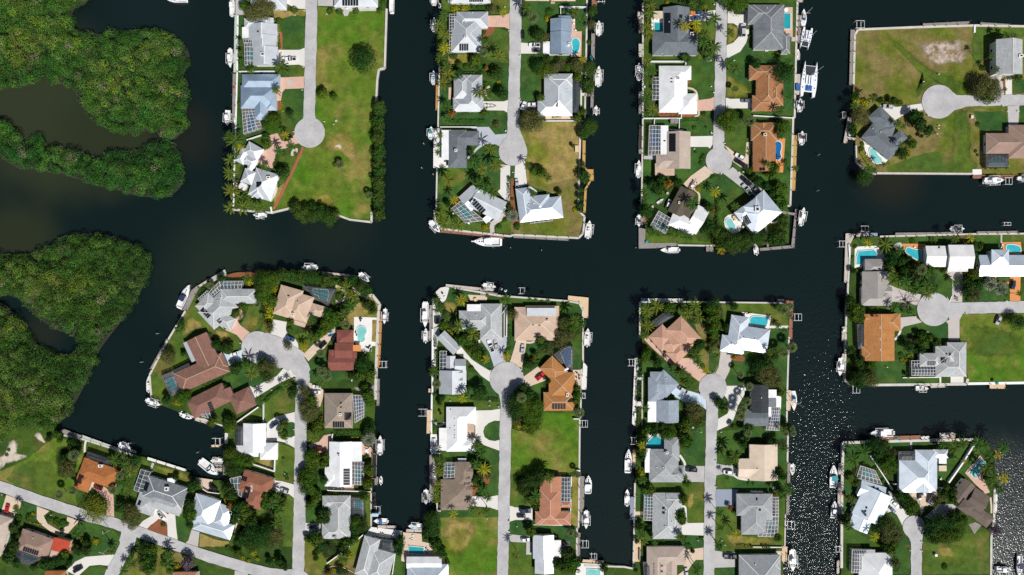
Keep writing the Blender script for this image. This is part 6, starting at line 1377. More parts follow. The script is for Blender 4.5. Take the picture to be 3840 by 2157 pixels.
HEDGE(610,270,612,365,26,'yellow');HEDGE(614,415,622,470,26,'yellow');HEDGE(622,475,625,535,26);HEDGE(645,1150,665,1260,22,'yellow',0.8);HEDGE(200,905,430,845,26,'shrub')
T('A2')
TREES('t525,190,190 t600,240,110 y690,322,105 q750,442,105 q610,492,110 t478,420,105 t470,350,90 q110,385,190 q60,340,150 y175,455,110 c68,600,150 c66,750,170 c80,950,190 q180,1040,130 c68,1140,150 c210,1135,165 c388,1145,140 q130,530,90 s1310,652,108,3.5 b1245,645,62 s1640,1002,98,4.5 d655,742,145 q440,668,95 q490,700,70 b660,515,60 b800,525,50 r330,560,40')
HEDGE(600,555,565,680,34);HEDGE(660,330,770,345,18);HEDGE(600,830,615,890,16)
TREES(' '.join('m%d,%d,%d'%(1742+12*math.sin(i*1.7),-30+i*62,118+22*math.sin(i*2.3))for i in range(21)))
TREES('m800,1140,130 m840,1200,140 m930,1170,130 m1000,1150,120 m1000,1230,150 m1090,1190,140 m1150,1240,150 m1180,1280,130 m1240,1230,110 m900,1260,110')
BOAT('cab',472,1228,338,1226,58,'white boat on a lift below the palms at the lower left corner',top='gel_white',lift=1);BOXES('trim','bin','black bin beside the grey pavilion','bin',(548,950,572,975),(560,925,584,948));BOXES('wood_pale','utility_box','pale utility box on the grass right of the round end','utility box',(1258,150,1278,170));WALLF([(256,374),(475,302)],text='white wall between the cage and the pavilion')
WALLF([(528,1140),(540,1200)],w=0.7,h=0.9);MAILBOX((785,285),(1135,168),(1240,200))
T('M');BOAT('cab',1395,-4,1255,-4,40,'white boat cut by the top edge in the dark creek',motors=1)
# ---------------------------------------------------------------- second upper peninsula
T('B1')
H('grey house with top solar row','grey roofed house at the top edge with a black solar row','mg',[('h',290,-150,697,34)]);SOLAR(480,-30,622,20,n=8);CAGE([(268,-60),(412,-60),(412,14),(268,14)],5,2,deck=None)
H('flat tan house at the top edge','tan roofed house cut by the top edge above the pink terrace','ttan',[('h',1045,-170,1550,-6)])
H('grey metal house with lower solar','grey metal hip roofed house with four solar panels and a pink driveway','mg',[('hy',305,165,603,525),('hx',354,118,671,283),('h',400,240,604,465)],cap='trim' and None);SOLAR(380,440,474,510,n=4);CHIM(443,370,20,16,0.5,'alu');VENT((512,130),(410,228),(445,222));CAGE([(282,142),(358,142),(360,316),(282,316)],3,6,scr='screen_dark',pool=[(295,225),(345,225),(345,300),(295,300)],sm=0,pm='deep');CAGE([(280,345),(304,345),(304,522),(286,522)],1,5,deck=None,scr='screen_dark')
H('grey house with brown flat deck','grey metal roofed house with a brown flat terrace roof on its left','mg',[('hy',410,752,612,1120),('hx',318,985,624,1123),('f',326,780,412,998,'staupe'),('hy',330,752,500,1000)]);VENT((425,918),(335,1055))
H('light blue metal house by the kidney pool','light blue metal gabled house with a white carport and a kidney pool','mblue',[('gy3.4',1296,320,1506,546),('gy2.8',1296,188,1512,335),('f',1378,158,1510,190),('f',1222,418,1300,560,'mw')],pitch=0.30);CHIM(1482,448,22,24)
H('grey metal house with pink pool float','large grey metal hip roofed house beside a narrow screened pool','mgl',[('hy',1234,742,1518,1165),('hx',1168,1000,1516,1166),('hx',1260,741,1518,870)]);SOLAR(1350,1015,1374,1072,n=1);VENT((1470,865),(1470,900),(1470,935),(1370,1147))
CAGE([(1520,790),(1586,790),(1580,1130),(1520,1130)],2,6,'frame_dark',scr='screen_dark',deck=None);POOL('deep',[(1524,890),(1578,890),(1575,1060),(1524,1060)],0,'narrow pool under a screen cage');POOL('aqua',[(1520,400),(1555,388),(1588,420),(1588,480),(1575,520),(1545,545),(1515,530),(1520,480),(1512,440)],3)
DOCK('wood_orange',[(147,855),(174,855),(162,1106),(142,1106)]);DOCK('wood_grey',[(1708,340),(1745,335),(1740,600),(1705,540)]);DOCK('wood_grey',[(1704,880),(1735,880),(1728,1090),(1698,1085)],[(1650,938),(1706,940),(1706,966),(1650,966)]);DOCK('wood_red',[(1712,-60),(1762,-60),(1760,62),(1712,60)])
BOAT('skiff',1782,350,1784,208,62,'white boat with its bow up on a lift beside the kidney pool',lift=1);BOAT('skiff',1776,862,1784,662,68,'long white open boat on a lift between the mangroves',motors=2,lift=1);BOAT('skiff',1756,1076,1758,1164,40,'small white boat on a lift at the end of the grey dock',motors=1,lift=1);BOAT('cc',124,310,130,178,46,'white boat half hidden by palms at the upper left bank',lift=1)
BOAT('cc',122,842,122,712,50,'boat with a blue cover on a lift beside the orange dock','canvas_pale',lift=1);BOAT('cc',95,1392,100,1272,58,'boat with a teal canopy on a lift beside the dark slate roof','canvas_teal',lift=1);BOAT('cab',130,48,130,-70,60,'white boat cut by the top edge at the second peninsula',lift=1);BOAT('jet',182,72,182,20,34,'white jet ski beside the boat at the top edge',name='jet_ski');LIFT(1765,-30,1840,22)
CAR('sedan',1021,388,1019,302,'black','black car parked on the grass edge of the street');CAR('pickup',1192,454,1080,452,'white','white pickup truck on the driveway by the carport');CAR('suv',1205,510,1115,506,'grey','dark grey car below the white pickup truck');CAR('sedan',1005,1102,1042,1022,'white','white car parked askew beside the street');CAR('suv',1160,1052,1068,1052,'white','white car straight in the driveway left of the grey metal roof');CAR('suv',1160,1108,1060,1108,'black','black car in the shade of the olive tree')
t=empty('boat_trailer',(*W(685,1065,.5),0.25));tag(t,'empty boat trailer on the white driveway','trailer');mb=MB();mb.bar((-2.6,-.8,.5),(1.5,-.7,.5),.12);mb.bar((-2.6,.8,.5),(1.5,.7,.5),.12);mb.bar((1.5,-.7,.5),(3.2,0,.5),.12);mb.bar((1.5,.7,.5),(3.2,0,.5),.12);[mb.bar((q,-.8,.5),(q,.8,.5),.1)for q in(-2.5,-1,.5)];mb.build('frame','motor_black',t);[link('wheel',shared('carsedan',lambda:car_parts('sedan'))['wheel'],t,(-1.2,s,.33))for s in(-1,1)]
WALLF([(1395,66),(1665,70)],w=0.5);WALLF([(1400,66),(1400,135)]);WALLF([(1210,1214),(1625,1212)],text='white wall above the dry yellow lot');WALLF([(1330,640),(1510,640)]);WALLF([(190,1275),(550,1275)],h=1.2)
BOXES('canvas_tan','table_set','dark table set on the terrace at the top edge','table',(1300,18,1340,36));MAILBOX((880,310),(993,560),(992,995),(848,1320),(840,70));CHAIRS((1535,210),(1535,240),(1555,310),(1515,555));BOAT('jet',1700,560,1722,610,24,'teal jet ski on the grey dock','canvas_teal',z=0.3,name='jet_ski');BOAT('jet',1460,135,1480,150,30,'small covered jet ski below the garden wall','canvas_pale',z=0.1,name='jet_ski')
TREES('v340,82,110 v430,85,108 b520,62,58 b575,62,56 b618,62,48 b640,40,46 o715,78,95 y820,125,85 q225,145,105 c175,255,130 c225,350,140 y235,480,135 q195,575,115 q250,660,120 c265,740,135 c215,830,130 d360,735,115 q265,1070,95 r310,1140,90 b628,320,58 q630,415,85 q695,430,60,6 s625,530,95 c775,555,140,8 t545,592,112 b445,662,68 b505,662,66 b580,660,80 b330,665,58 t385,640,60 d755,732,128 c585,930,130,7 q680,955,95 b640,835,70 d815,930,118 q275,1212,72 t630,1130,80 b748,1240,88 r655,680,50 v775,820,50 b600,730,70')
TREES('q1055,80,120,9 s1118,172,128 b1285,105,85 v1275,178,88 q1540,120,120 q1615,180,100 m1715,105,95 o1710,235,95 o1235,370,110 d1180,340,120 b1685,418,62 q1195,540,65 d1260,585,95 d1180,655,135 t1235,700,160 o1335,680,115 o1405,630,105 t1470,665,80 o1575,640,140 y1620,590,90 m1690,680,145 t1570,770,95 m1680,835,120 m1690,890,100 t1195,975,80 o1080,1180,170 o1150,1230,190 o1050,1260,130 t1630,1120,72 t1570,1185,82 m1700,1262,145 m1640,1330,110 b330,560,70 b300,560,50 b1740,55,40')
HEDGE(310,1220,650,1216,30);HEDGE(420,738,610,742,26);HEDGE(1315,1178,1410,1176,16,'yellow',0.6);HEDGE(690,820,715,940,16,'shrub',0.7);HEDGE(400,1140,480,1142,18)
T('B2')
H('dark slate house with white terrace','dark slate shingle house with a long white flat terrace roof','sdg',[('hy',270,154,455,536),('hx',300,165,582,308),('f',204,156,297,456,'mw')]);CHIM(349,363,22,24);SOLAR(246,456,272,506,n=1)
H('rotated grey house by round pool cage','grey metal roofed house set askew with a black solar strip and rounded pool cage','mgl',[('gx3.3',570,735,862,880,212),('gx2.8',372,832,516,700,190),('f2.8',847,932,652,1096,62,'mw')],pitch=0.22);SOLAR(515,820,650,960,62,n=7);CAGE([(398,866),(632,1062),(440,1086),(304,942)],6,3,pool=[(360,940),(410,898),(470,950),(525,1015),(490,1052),(430,1045)],pm='teal');CAGE([(830,920),(850,945),(700,1085),(680,1075)],1,4,deck=None)
H('white metal house with lower lanai','silvery white metal roofed house with a dark lanai along its lower side','mlb',[('h',980,868,1402,818,218),('h',945,746,1086,727,342),('h',1080,818,1284,800,215)]);VENT((1088,875),(1128,892),(1080,905));CAGE([(1093,1060),(1314,1036),(1318,1064),(1097,1092)],5,1,scr='screen_dark',deck=None)
DOCK('wood_red',[(200,1150),(830,1216),(830,1246),(196,1184)]);DOCK('wood_grey',[(925,1203),(1482,1236),(1480,1268),(926,1238)]);DOCK('wood_yellow',[(1620,258),(1650,262),(1646,548),(1616,540)],[(1668,550),(1728,550),(1733,665),(1690,665)],[(1646,530),(1675,552),(1672,580),(1618,540)],[(1690,660),(1705,672),(1650,765),(1636,752)],[(1638,750),(1662,756),(1650,990),(1626,985)])
BOAT('yacht',792,1280,520,1274,96,'large white sport fishing yacht with a long bow pulpit','gel_white',motors=0);BOAT('cab',92,1078,190,1184,62,'white boat lying askew at the lower left corner dock',lift=1,top=None);BOAT('skiff',1672,1236,1692,1064,72,'white boat with an open cockpit at the bent seawall corner',motors=2,lift=1);BOAT('skiff',735,1195,768,1199,14,'tiny white skiff on the seawall above the yacht',motors=0,z=0.3,name='dinghy')
CAR('suv',960,728,958,645,'silver','silver car at the top of the right twin driveway')
HEDGE(885,630,882,880,22,'mang',2.0);BOXES('wood_tan','lumber_stack','stack of lumber on the dry yellow lot','lumber',(1545,312,1580,375));MAILBOX((790,445),(1052,432),(920,580),(848,160));POSTS((1208,1360),(895,1335),(20,285),(115,595),(0,530));CHAIRS((180,435),(320,995),(480,1095));TABLE(840,990,30,'wood_pale','round table beside the silvery palm')
TREES('c690,345,130,9.5 c752,512,140,9 c610,545,125,8.5 q525,460,90,7 c268,652,135,8.5 q575,690,125,9 q640,735,120 q720,790,110 b665,650,66 y330,855,105 c195,1000,135 c228,1098,130 c365,1112,135 q185,200,75 q175,305,64 q165,375,70 d490,370,85 a915,1015,125,3 b840,1050,62 b780,1118,62 v640,1130,85 b960,1118,85 b915,845,40 q1065,508,75 t1140,560,92 t1210,582,105 q1275,632,82 d1385,775,60 q1120,790,72 v1550,952,66 m1635,620,115 m1615,500,66 m1612,560,60 m1600,750,64 m1600,830,64 m1600,910,64 m1600,960,50 m1690,115,140 m1625,205,70 m1640,150,90 d880,920,70 d265,895,70 t1525,310,40')
# ---------------------------------------------------------------- third upper peninsula with the catamarans
T('C1')
H('dark grey L house with black solar roof','dark grey shingle L shaped house with one long black solar roof panel','sdg',[('hx',178,320,636,556),('gy',285,74,553,430),('f',190,112,282,186,'mtan')]);SOLAR(290,130,367,334,n=1);CHIM(573,343,34,24,0.6);SKY((463,165,38,34));VENT((273,540),(345,222))
H('streaked grey house by rectangular pool','large streaked grey shingle house with a rectangular teal pool on its right','sgs',[('hy',1194,48,1502,500),('hx',1138,48,1420,246),('hy',1474,336,1562,541)]);VENT((1328,82),(1382,296))
H('bright white house with terrace cage','bright white metal roofed house with red mulch beds','mw',[('hy',244,664,530,1130),('hx',244,662,569,802),('hx',440,940,628,1146)]);SKY((370,789,25,11),(370,824,25,11));CHIM(434,790,30,22,0.6,'alu');CAGE([(177,776),(246,776),(246,1000),(180,1000)],2,6,scr='screen_dark',pool=[(190,840),(235,840),(235,950),(190,950)],sm=0,pm='deep')
H('orange brown house by the big dark tree','orange brown shingle house with a dark tree at its upper right corner','srust',[('hy',1220,657,1440,1085),('hx',1151,657,1396,803),('hx',1330,810,1493,1062),('hx',1181,960,1415,1116)],cap='wall_cream' and None);VENT((1345,775),(1398,918),(1338,962))
POOL('teal',[(196,232),(286,232),(286,392),(200,388)],0);POOL('teal',[(1498,138),(1562,138),(1562,292),(1498,292)],0);TABLE(1522,100,42,'gel_white','round white table by the rectangular teal pool')
DOCK('wood_pale',[(28,120),(76,120),(76,186),(28,186)]);DOCK('wood_grey',[(40,195),(80,195),(80,330),(40,330)]);DOCK('wood_pale',[(40,442),(84,442),(84,572),(40,572)]);DOCK('wood_grey',[(40,920),(76,920),(76,1142),(40,1142)]);DOCK('wood_pale',[(45,1265),(78,1265),(76,1500),(44,1500)]);DOCK('wood_grey',[(1640,155),(1668,155),(1665,280),(1636,280)]);DOCK('wood_grey',[(1636,282),(1672,282),(1668,432),(1634,432)]);DOCK('wood_pale',[(1620,745),(1664,745),(1660,952),(1616,952)]);DOCK('wood_pale',[(1640,-60),(1690,-60),(1690,22),(1640,22)])
BOAT('sail',1703,250,1708,82,64,'white monohull sailboat with a tall mast at the top of the row','canvas_blue',motors=0,name='sailboat');BOAT('cat',1748,274,1704,492,112,'smaller white catamaran between the sailboat and the big catamaran','gel_grey',name='catamaran');BOAT('cat',1740,968,1778,615,172,'largest white catamaran with two pointed bows and blue hatches','canvas_blue',name='catamaran');BOAT('skiff',1650,590,1651,484,44,'pale yellowish dinghy between the two catamarans',motors=0,name='dinghy');BOAT('cab',1655,1116,1658,992,56,'white boat with a dark green canopy below the big catamaran','canvas_black',lift=1)
BOAT('skiff',40,800,46,628,52,'white boat with its bow up left of the bright white house',motors=2,lift=1);BOXES('canvas_blue','tarp_box','blue tarp covered box on the catamaran dock','tarp',(1622,842,1655,908));BOAT('kayak',1640,300,1640,360,16,'small red kayak on the dock by the smaller catamaran','red_paint',z=0.2,name='kayak')
CAR('pickup',1103,128,1008,126,'black','black car on the upper arm of the loop driveway');CAR('van',1087,374,1085,246,'silver','long silver van on the loop driveway');CAR('sedan',1152,1013,1068,1011,'grey','dark car on the driveway by the orange brown roof');CAR('sedan',662,128,604,128,'blue','blue car beside the orange box on the shaded driveway');CAR('suv',662,185,568,187,'blue','blue car in the shade of the driveway palms');BOXES('orange_paint','storage_box','orange box beside the dark grey L house','box',(562,112,606,148))
WALLF([(165,616),(515,616),(515,655)],w=0.45,text='white wall above the bright white house');WALLF([(90,1188),(470,1188),(470,1140)],w=0.35);WALLF([(1195,1160),(1605,1184)]);WALLF([(200,1190),(198,1255)],w=0.3);WALLF([(450,1195),(448,1300)],w=0.3);WALLF([(345,1300),(490,1306)],w=0.3);MAILBOX((800,45),(770,870),(795,930),(925,605),(1000,608),(770,1330),(765,610));BOXES('wood_grey','shed','small brown shed in the walled garden','shed',(362,1198,396,1238),(400,1198,438,1238),h=1.8);CHAIRS((240,200),(100,880));BOXES('alu','air_conditioner','air conditioner beside the streaked grey house','air conditioner',(1310,498,1345,514))
TREES('t1030,40,170 t950,10,120 t1090,20,120 q880,-20,90 c160,60,115 c160,140,125 c120,265,135 c145,335,125 q800,192,140,6 q800,472,150,6.5 q700,360,130 q690,430,120 q745,545,100 a745,590,64,2 y510,265,125 y620,232,112 y630,292,95 y470,242,75 v590,230,60 d520,575,90 d640,30,140 q590,30,100 v700,55,72 q960,320,85 v995,355,48 b1145,265,58 b1160,360,50 q1010,690,125,7 q940,630,85 s1015,890,72,4.5 d1510,735,185 t1570,690,90 d1225,632,95 q1465,1110,105 c125,612,110 q185,715,90 q140,680,85 q145,800,105 c150,925,95 q120,990,110 c180,1100,125 q110,1130,85 q1540,620,85 q1560,970,85 t940,1150,130 t930,1230,150 t985,1180,140 t880,1190,110 t960,1260,120 s1165,1215,115 t1500,1255,125 q1480,1350,85 b600,1278,48 b720,1275,34 b1200,830,56 b700,1140,58 b1435,530,55 b1395,545,36 v330,20,60 q500,570,60')
HEDGE(455,1205,655,1195,34,'shrub',0.8);HEDGE(250,1145,445,1160,20,'rust',0.6);HEDGE(540,910,560,935,34);HEDGE(1230,1110,1410,1112,12)
T('C2')
H('beige tiled house with one solar slab','beige tiled house with one black solar slab and a white strip roof','tbeige',[('gy',315,172,561,545),('hx',215,395,548,542),('f',204,490,400,612,'ttan'),('f',260,110,338,402,'mw'),('hx',440,385,548,470)]);SOLAR(338,190,418,372,n=1);SKY((300,264,24,12));CAGE([(150,108),(274,112),(268,402),(138,408)],4,7,pool=[(168,150),(262,155),(258,320),(160,320)],sm=0,pm='blue')
H('brown tiled house with orange deck','brown shingle house with a bright orange deck and a blue covered pool','srust',[('gy',1188,200,1417,570),('hx',1170,78,1430,262),('gy3.1',1250,85,1330,180)]);CHIM(1305,205,30,22,0.9,'wall_cream');SOLAR(1252,533,1310,562,n=2);POOL('blue',[(1395,300),(1430,270),(1468,290),(1470,340),(1460,380),(1468,430),(1440,455),(1405,440),(1395,400),(1402,350)],3,'covered swimming pool')
H('half brown and half white house','house with a dark brown upper roof and bright white lower roofs','sdbrown',[('gy3.2',465,716,616,796,282),('h3.3',520,830,648,962,140),('gx',640,905,752,970,272,'mw'),('hx3.0',400,955,650,1060,168,'mw'),('h',520,1020,640,1070,150,'mlb')],pitch=0.34);CHIM(445,885,14,20,0.4,'alu');CAGE([(242,966),(374,1050),(312,1196),(160,1112)],4,4,pool=[(225,1040),(320,1095),(280,1165),(190,1110)],sm=0,pm='deep',deck='concrete_old')
H('tall white and grey corner house','tall two storey house with white lower slopes casting a long shadow','mlb',[('h4.6',1020,984,1296,756,292),('h5.6',1092,925,1222,830,200),('h5.0',1000,985,1110,900,120)],pitch=0.36,wall='wall_white');SOLAR(1066,1036,1126,1002,96,n=4,across=False);CHIM(1230,950,46,46,0.5,'alu');POOL('pale',[(915,1075),(935,1045),(975,1055),(985,1085),(1005,1110),(1000,1155),(960,1165),(935,1130)],3);TABLE(1090,1130,22);BOXES('wood_tan','pool_box','small orange seat group on the white pool deck','seat',(985,1020,1000,1045),(1000,1045,1020,1065))
DOCK('wood_yellow',[(1592,205),(1634,207),(1612,764),(1570,760)]);DOCK('wood_grey',[(1455,965),(1620,990),(1616,1014),(1452,990)],[(1612,950),(1628,952),(1605,1340),(1572,1325)],[(1255,1342),(1600,1310),(1602,1340),(1258,1370)]);DOCK('wood_grey',[(1325,1180),(1342,1180),(1350,1335),(1328,1335)]);DOCK('wood_grey',[(40,1135),(108,1150),(106,1290),(430,1290),(430,1316),(230,1342),(40,1346)]);DOCK('wood_grey',[(718,1328),(790,1328),(790,1376),(718,1376)],text='floating platform');DOCK('wood_grey',[(45,112),(78,112),(78,392),(40,392)]);DOCK('wood_red',[(80,1020),(112,1020),(112,1095),(80,1095)])
BOAT('cc',1675,296,1682,165,58,'dark canopied boat on a lift beside the yellow dock','canvas_black',lift=1);BOAT('cc',35,625,42,458,54,'white boat with its bow up left of the beige tiled house',motors=2,lift=1);BOAT('cc',42,1020,42,1128,50,'white boat with its bow down beside the grey corner dock','canvas_navy',lift=1);BOAT('cc',448,1360,262,1360,64,'white boat with two motors lying below the grey corner dock',motors=2);BOAT('cc',1232,1402,1214,1294,52,'white boat at the left end of the catwalk',top='gel_grey',motors=1);BOAT('cc',1666,1108,1700,932,58,'white boat on a lift right of the catwalk corner',motors=2,lift=1);BOAT('skiff',228,892,290,846,30,'pale blue dinghy upside on the grass beside the brown roof',motors=0,z=0.1,name='dinghy')
CAR('suv',1100,448,1010,398,'white','white car on the tan driveway of the orange deck house');CAR('sedan',1104,512,1010,452,'black','black car below the white car on the tan driveway');CAR('sedan',1155,702,1072,626,'black','black car nearest the street on the diagonal driveway');CAR('pickup',1168,802,1085,702,'silver','silver pickup truck beside the tall corner house');CAR('suv',1235,788,1168,705,'grey','grey car in the shadow of the tall corner house');CAR('van',330,925,350,870,'white','small white van squeezed beside the dark brown roof')
t=empty('utility_trailer',(*W(585,708,.5),0.2),R(58));tag(t,'trailer piled with white junk beside the half brown house','trailer');mb=MB();mb.box(0,0,.5,.6,4.4,2.0);[mb.bar((-2.2,s,.9),(2.2,s,.9),.08)for s in(-1,1)];mb.bar((2.2,0,.55),(3.4,0,.55),.12);mb.build('bed','wood_red',t);mb=MB();[mb.box(random.uniform(-1.8,1.8),random.uniform(-.7,.7),.6,random.uniform(.8,1.4),random.uniform(.3,.9),random.uniform(.2,.6),random.uniform(0,3))for _ in range(22)];mb.build('load','gel_white',t);[link('wheel',shared('carsedan',lambda:car_parts('sedan'))['wheel'],t,(0,s,.33))for s in(-1.1,1.1)]
MAILBOX((905,290),(775,190),(870,595),(1050,580),(1090,575),(600,345),(835,730));TABLE(122,1280,28,'canvas_teal','teal round float on the grey corner dock');POSTS((15,1335),(1850,760),(1860,400));WALLF([(1225,600),(1225,640)],w=0.3);BOXES('wood_pale','bench','small garden bench on the grass','bench',(320,780,340,800),(170,915,190,935))
TREES('t1500,115,130 q1480,185,75 d245,730,120 r340,700,112 d275,650,100 d190,700,100 t260,770,90 d440,682,88 d410,690,60 b680,440,56 b665,480,46 b690,410,46 b600,130,46 b612,372,34 b785,620,58 v645,740,74 y810,775,112,6 q580,900,130 q110,840,105 d750,930,92 r785,960,50 q180,1190,80 q240,1195,80 q370,1190,92 q420,1205,80 q510,1225,92 q560,1230,80 d760,1120,125 d700,1150,90 m830,1175,120 m900,1225,140 m960,1280,160 m1040,1270,150 m1130,1260,150 m1220,1235,130 m1285,1225,95 m1010,1330,130 m1100,1330,110 m880,1290,110 v805,1245,72 y870,1355,100,3 m1400,1225,100 m1470,1200,110 m1500,1110,100 m1500,1045,95 m1420,1270,92 m1485,1270,92 m1380,1280,70 d1250,670,100 d1200,630,80 d1330,715,90 d1400,785,95 t1470,740,125 t1460,840,115 t1495,900,105 d1380,740,70 q1615,540,72,7 t1415,530,110 t1395,592,100 q1340,500,75 t1160,560,74 q1010,920,92 q100,770,80,8 d110,960,120 d140,1000,80 q1520,490,70 b830,1050,70 b840,950,64 b835,860,60 d1460,210,60 v1310,595,36 b1275,580,34 q1470,1010,10 r880,1380,60')
HEDGE(835,790,838,1110,26,'mang',1.6);HEDGE(1465,1010,1445,1180,12);HEDGE(590,860,620,790,40,'shrub',0.9);HEDGE(395,690,485,680,46);HEDGE(1150,400,1155,330,20);HEDGE(1340,1190,1540,1190,14)
# ---------------------------------------------------------------- upper right land
T('D1')
H('tall grey gabled house','tall grey gabled house casting a wide black shadow on its left','sgl',[('gy5.4',1648,236,1914,584)],pitch=0.42);CHIM(1888,405,40,26,0.9);
H('greenish grey angled house','greenish grey shingle house set askew beside a kidney shaped pool','sdg',[('h',410,1080,692,1312,182),('h',488,903,648,1086,172),('h',690,1140,762,1226,165),('h',500,1060,640,1110,120)]);VENT((408,1130),(485,1168))
H('brown tiled house at the right edge','pinkish brown tiled house cut by the right edge with a dark pool cage','tbrown',[('hx',1546,1178,2150,1384),('hy',1774,1095,2150,1432)],cap='tbeige');CAGE([(1546,1384),(1766,1384),(1774,1520),(1546,1520)],6,3,'frame_dark','screen_dark',pool=[(1575,1460),(1620,1425),(1690,1420),(1740,1450),(1760,1510),(1570,1512)],pm='teal',deck='deck_cage')
POOL('pale',[(375,1345),(395,1330),(430,1350),(455,1400),(495,1435),(490,1470),(440,1480),(395,1440)],3)
DOCK('wood_grey',[(186,138),(232,140),(206,692),(172,695)]);DOCK('wood_grey',[(912,76),(1378,54),(1378,88),(912,106)]);DOCK('wood_grey',[(1490,64),(1778,82),(1778,114),(1490,92)]);DOCK('wood_pale',[(160,1015),(202,1015),(150,1277),(112,1277)],[(160,1214),(240,1228),(238,1250),(158,1238)]);LIFT(236,52,318,124);LIFT(105,965,135,1025,hh=1.2)
CAR('suv',612,918,512,905,'silver','silver car with a dark hood beside the angled grey house');MAILBOX((920,660),(968,1003),(1075,585),(1765,958),(1875,958),(1720,905),(1070,1130),(1058,1185),(1075,1100));BOXES('concrete','utility_box','pale utility box on the grass by the round end','utility box',(1398,1000,1420,1028));WALLF([(1435,98),(1435,158)],w=0.8,h=0.6);BOXES('gel_white','cooler','white box on the pale dock','box',(168,1165,184,1208));CHAIRS((340,1268),(352,1285),(365,1400),(345,1390))
TREES('v260,842,95 v350,862,112 q410,822,90 v305,850,70 d495,838,66 v565,866,64 d620,845,70 t685,868,68 d240,800,80 o290,1000,175 o330,1040,110 q225,900,80 d835,990,110 d870,1040,100 d905,1085,125 d985,1145,110 d905,1205,40 t900,990,60 q670,1080,85 q720,1112,72 b790,1215,46 t820,1280,92 v750,1370,130 d720,1380,110 q700,1290,80 o1560,690,190 o1620,760,190 t1580,820,120 o1500,740,140 o1640,680,130 q1612,400,66,11 q1662,535,72,8 b1525,515,66 b1475,1085,56 q1750,190,80 t1880,610,85 q1740,735,52 q1760,622,52 q1830,200,70 b1450,1355,40 b1470,1395,36 b1720,640,34 m215,1110,66 m220,1160,60 b300,1330,60 b310,1280,50')
HEDGE(295,1360,375,1480,40,'yellow',0.9);HEDGE(205,1080,200,1200,50,'mang',1.2)
T('D2')
DOCK('wood_red',[(1412,180),(2300,172),(2300,206),(1412,214)]);BOAT('cab',1530,240,1718,230,72,'white cabin boat below the brown tiled house',lift=1,top='gel_white');BOAT('cc',1865,216,2010,214,46,'white boat cut by the right edge below the brown tiled house',lift=1);LIFT(1738,205,1808,272,hh=1.0)
TREES('m350,190,155 m310,170,90 q370,110,95 q425,130,66 q520,70,60 b1550,105,30 b1605,105,32 b1655,105,36 b1760,105,28')
# ---------------------------------------------------------------- right land with the orange driveway
H('dark metal house by the boomerang pool','dark grey and tan metal roofed house below a boomerang shaped pool','mtaupe',[('gy3.0',302,1148,572,1420),('hx',330,1022,543,1176),('hx',294,1306,602,1492),('gx3.2',480,1300,600,1390)],pitch=0.36);CHIM(492,1182,34,14,0.4,'alu')
H('white double gabled house','two joined white gabled blocks beside the angled turquoise pool','white',[('gx4.6',1168,880,1420,1118),('gx3.4',940,890,1140,1102),('f3.0',1160,1112,1368,1150),('f3.0',1120,960,1190,1095,'mblue')],pitch=0.26,wall='wall_white');SOLAR(1065,895,1085,915,n=1)
H('long blue roof with a pyramid tower','long blue and white metal roofed house with a small pyramid tower','mlb',[('gx',1470,982,2200,1196),('h4.6',1602,928,1778,1076)],pitch=0.34);VENT((1710,1000))
POOL('aqua',[(262,945),(420,932),(446,965),(440,1012),(320,1022),(292,1075),(246,1078),(246,1000)],0);POOL('aqua',[(745,910),(765,905),(800,920),(850,932),(892,925),(890,1040),(850,1030),(800,1000),(732,950)],0);POOL('aqua',[(1745,900),(1760,880),(1820,880),(1880,900),(1888,940),(1860,965),(1800,950),(1760,945)],3);
DOCK('wood_pale',[(136,765),(236,768),(180,880),(150,1260),(120,1258)],text='dock around the pool corner');DOCK('wood_pale',[(240,765),(376,745),(376,790),(245,800)]);DOCK('wood_grey',[(636,758),(1262,752),(1262,786),(636,797)]);DOCK('wood_grey',[(1453,745),(1865,740),(1865,768),(1453,771)]);LIFT(288,692,358,745);LIFT(66,842,134,902);LIFT(1726,655,1795,684,hh=1.0)
BOAT('cc',1190,720,1328,718,50,'white boat with its bow right above the white gabled house',motors=1,lift=1,top='canvas_black');CAR('suv',1822,1236,1815,1328,'navy','dark blue car on the orange driveway');TABLE(835,905,14);CHAIRS((490,975),(500,990),(1712,880),(1705,905));BOXES('paint_slate','boat_cover','blue covered boat lying on the corner dock','boat cover',(385,762,455,792));WALLF([(1180,1455),(1205,1395)],h=0.4);WALLF([(172,880),(178,1000)],w=0.5,h=0.8)
TREES('y365,865,105 c535,875,165 b240,895,48 d640,950,130 q690,935,95 d600,1040,120 d560,1090,85 d700,1040,100 d790,1040,100 t830,1092,110 d740,1130,90 d770,1170,92 s900,1130,120 t980,1135,110 q930,1185,112 q620,1222,130 q740,1240,135 q870,1300,130 q950,1290,130 c960,1370,125 q1040,1322,105 q830,1335,110 q900,1240,100 q1240,1252,84,4 b300,1210,80 q1240,818,92,8 y1390,808,105 d1440,880,82 b1522,890,88 d1440,980,92 d1440,1030,70 d1120,1128,62 v1400,1165,110 t1440,1180,110 d1470,1280,112 d1410,1300,112 o1450,1390,125 d1360,1350,95 d1360,1250,90 a1590,1275,135,4 a1700,1320,135,3.5 q1892,1365,75,7 b650,1080,60 b680,1150,50 d560,1140,60 b210,1000,40 d225,1140,60 v260,1135,46 q1760,1390,40')
HEDGE(795,810,798,862,18,'shrub',0.7);HEDGE(820,810,822,862,18,'shrub',0.7);HEDGE(1000,800,1005,862,18);HEDGE(1032,800,1036,862,16);HEDGE(1370,1330,1375,1440,30)
T('D3')
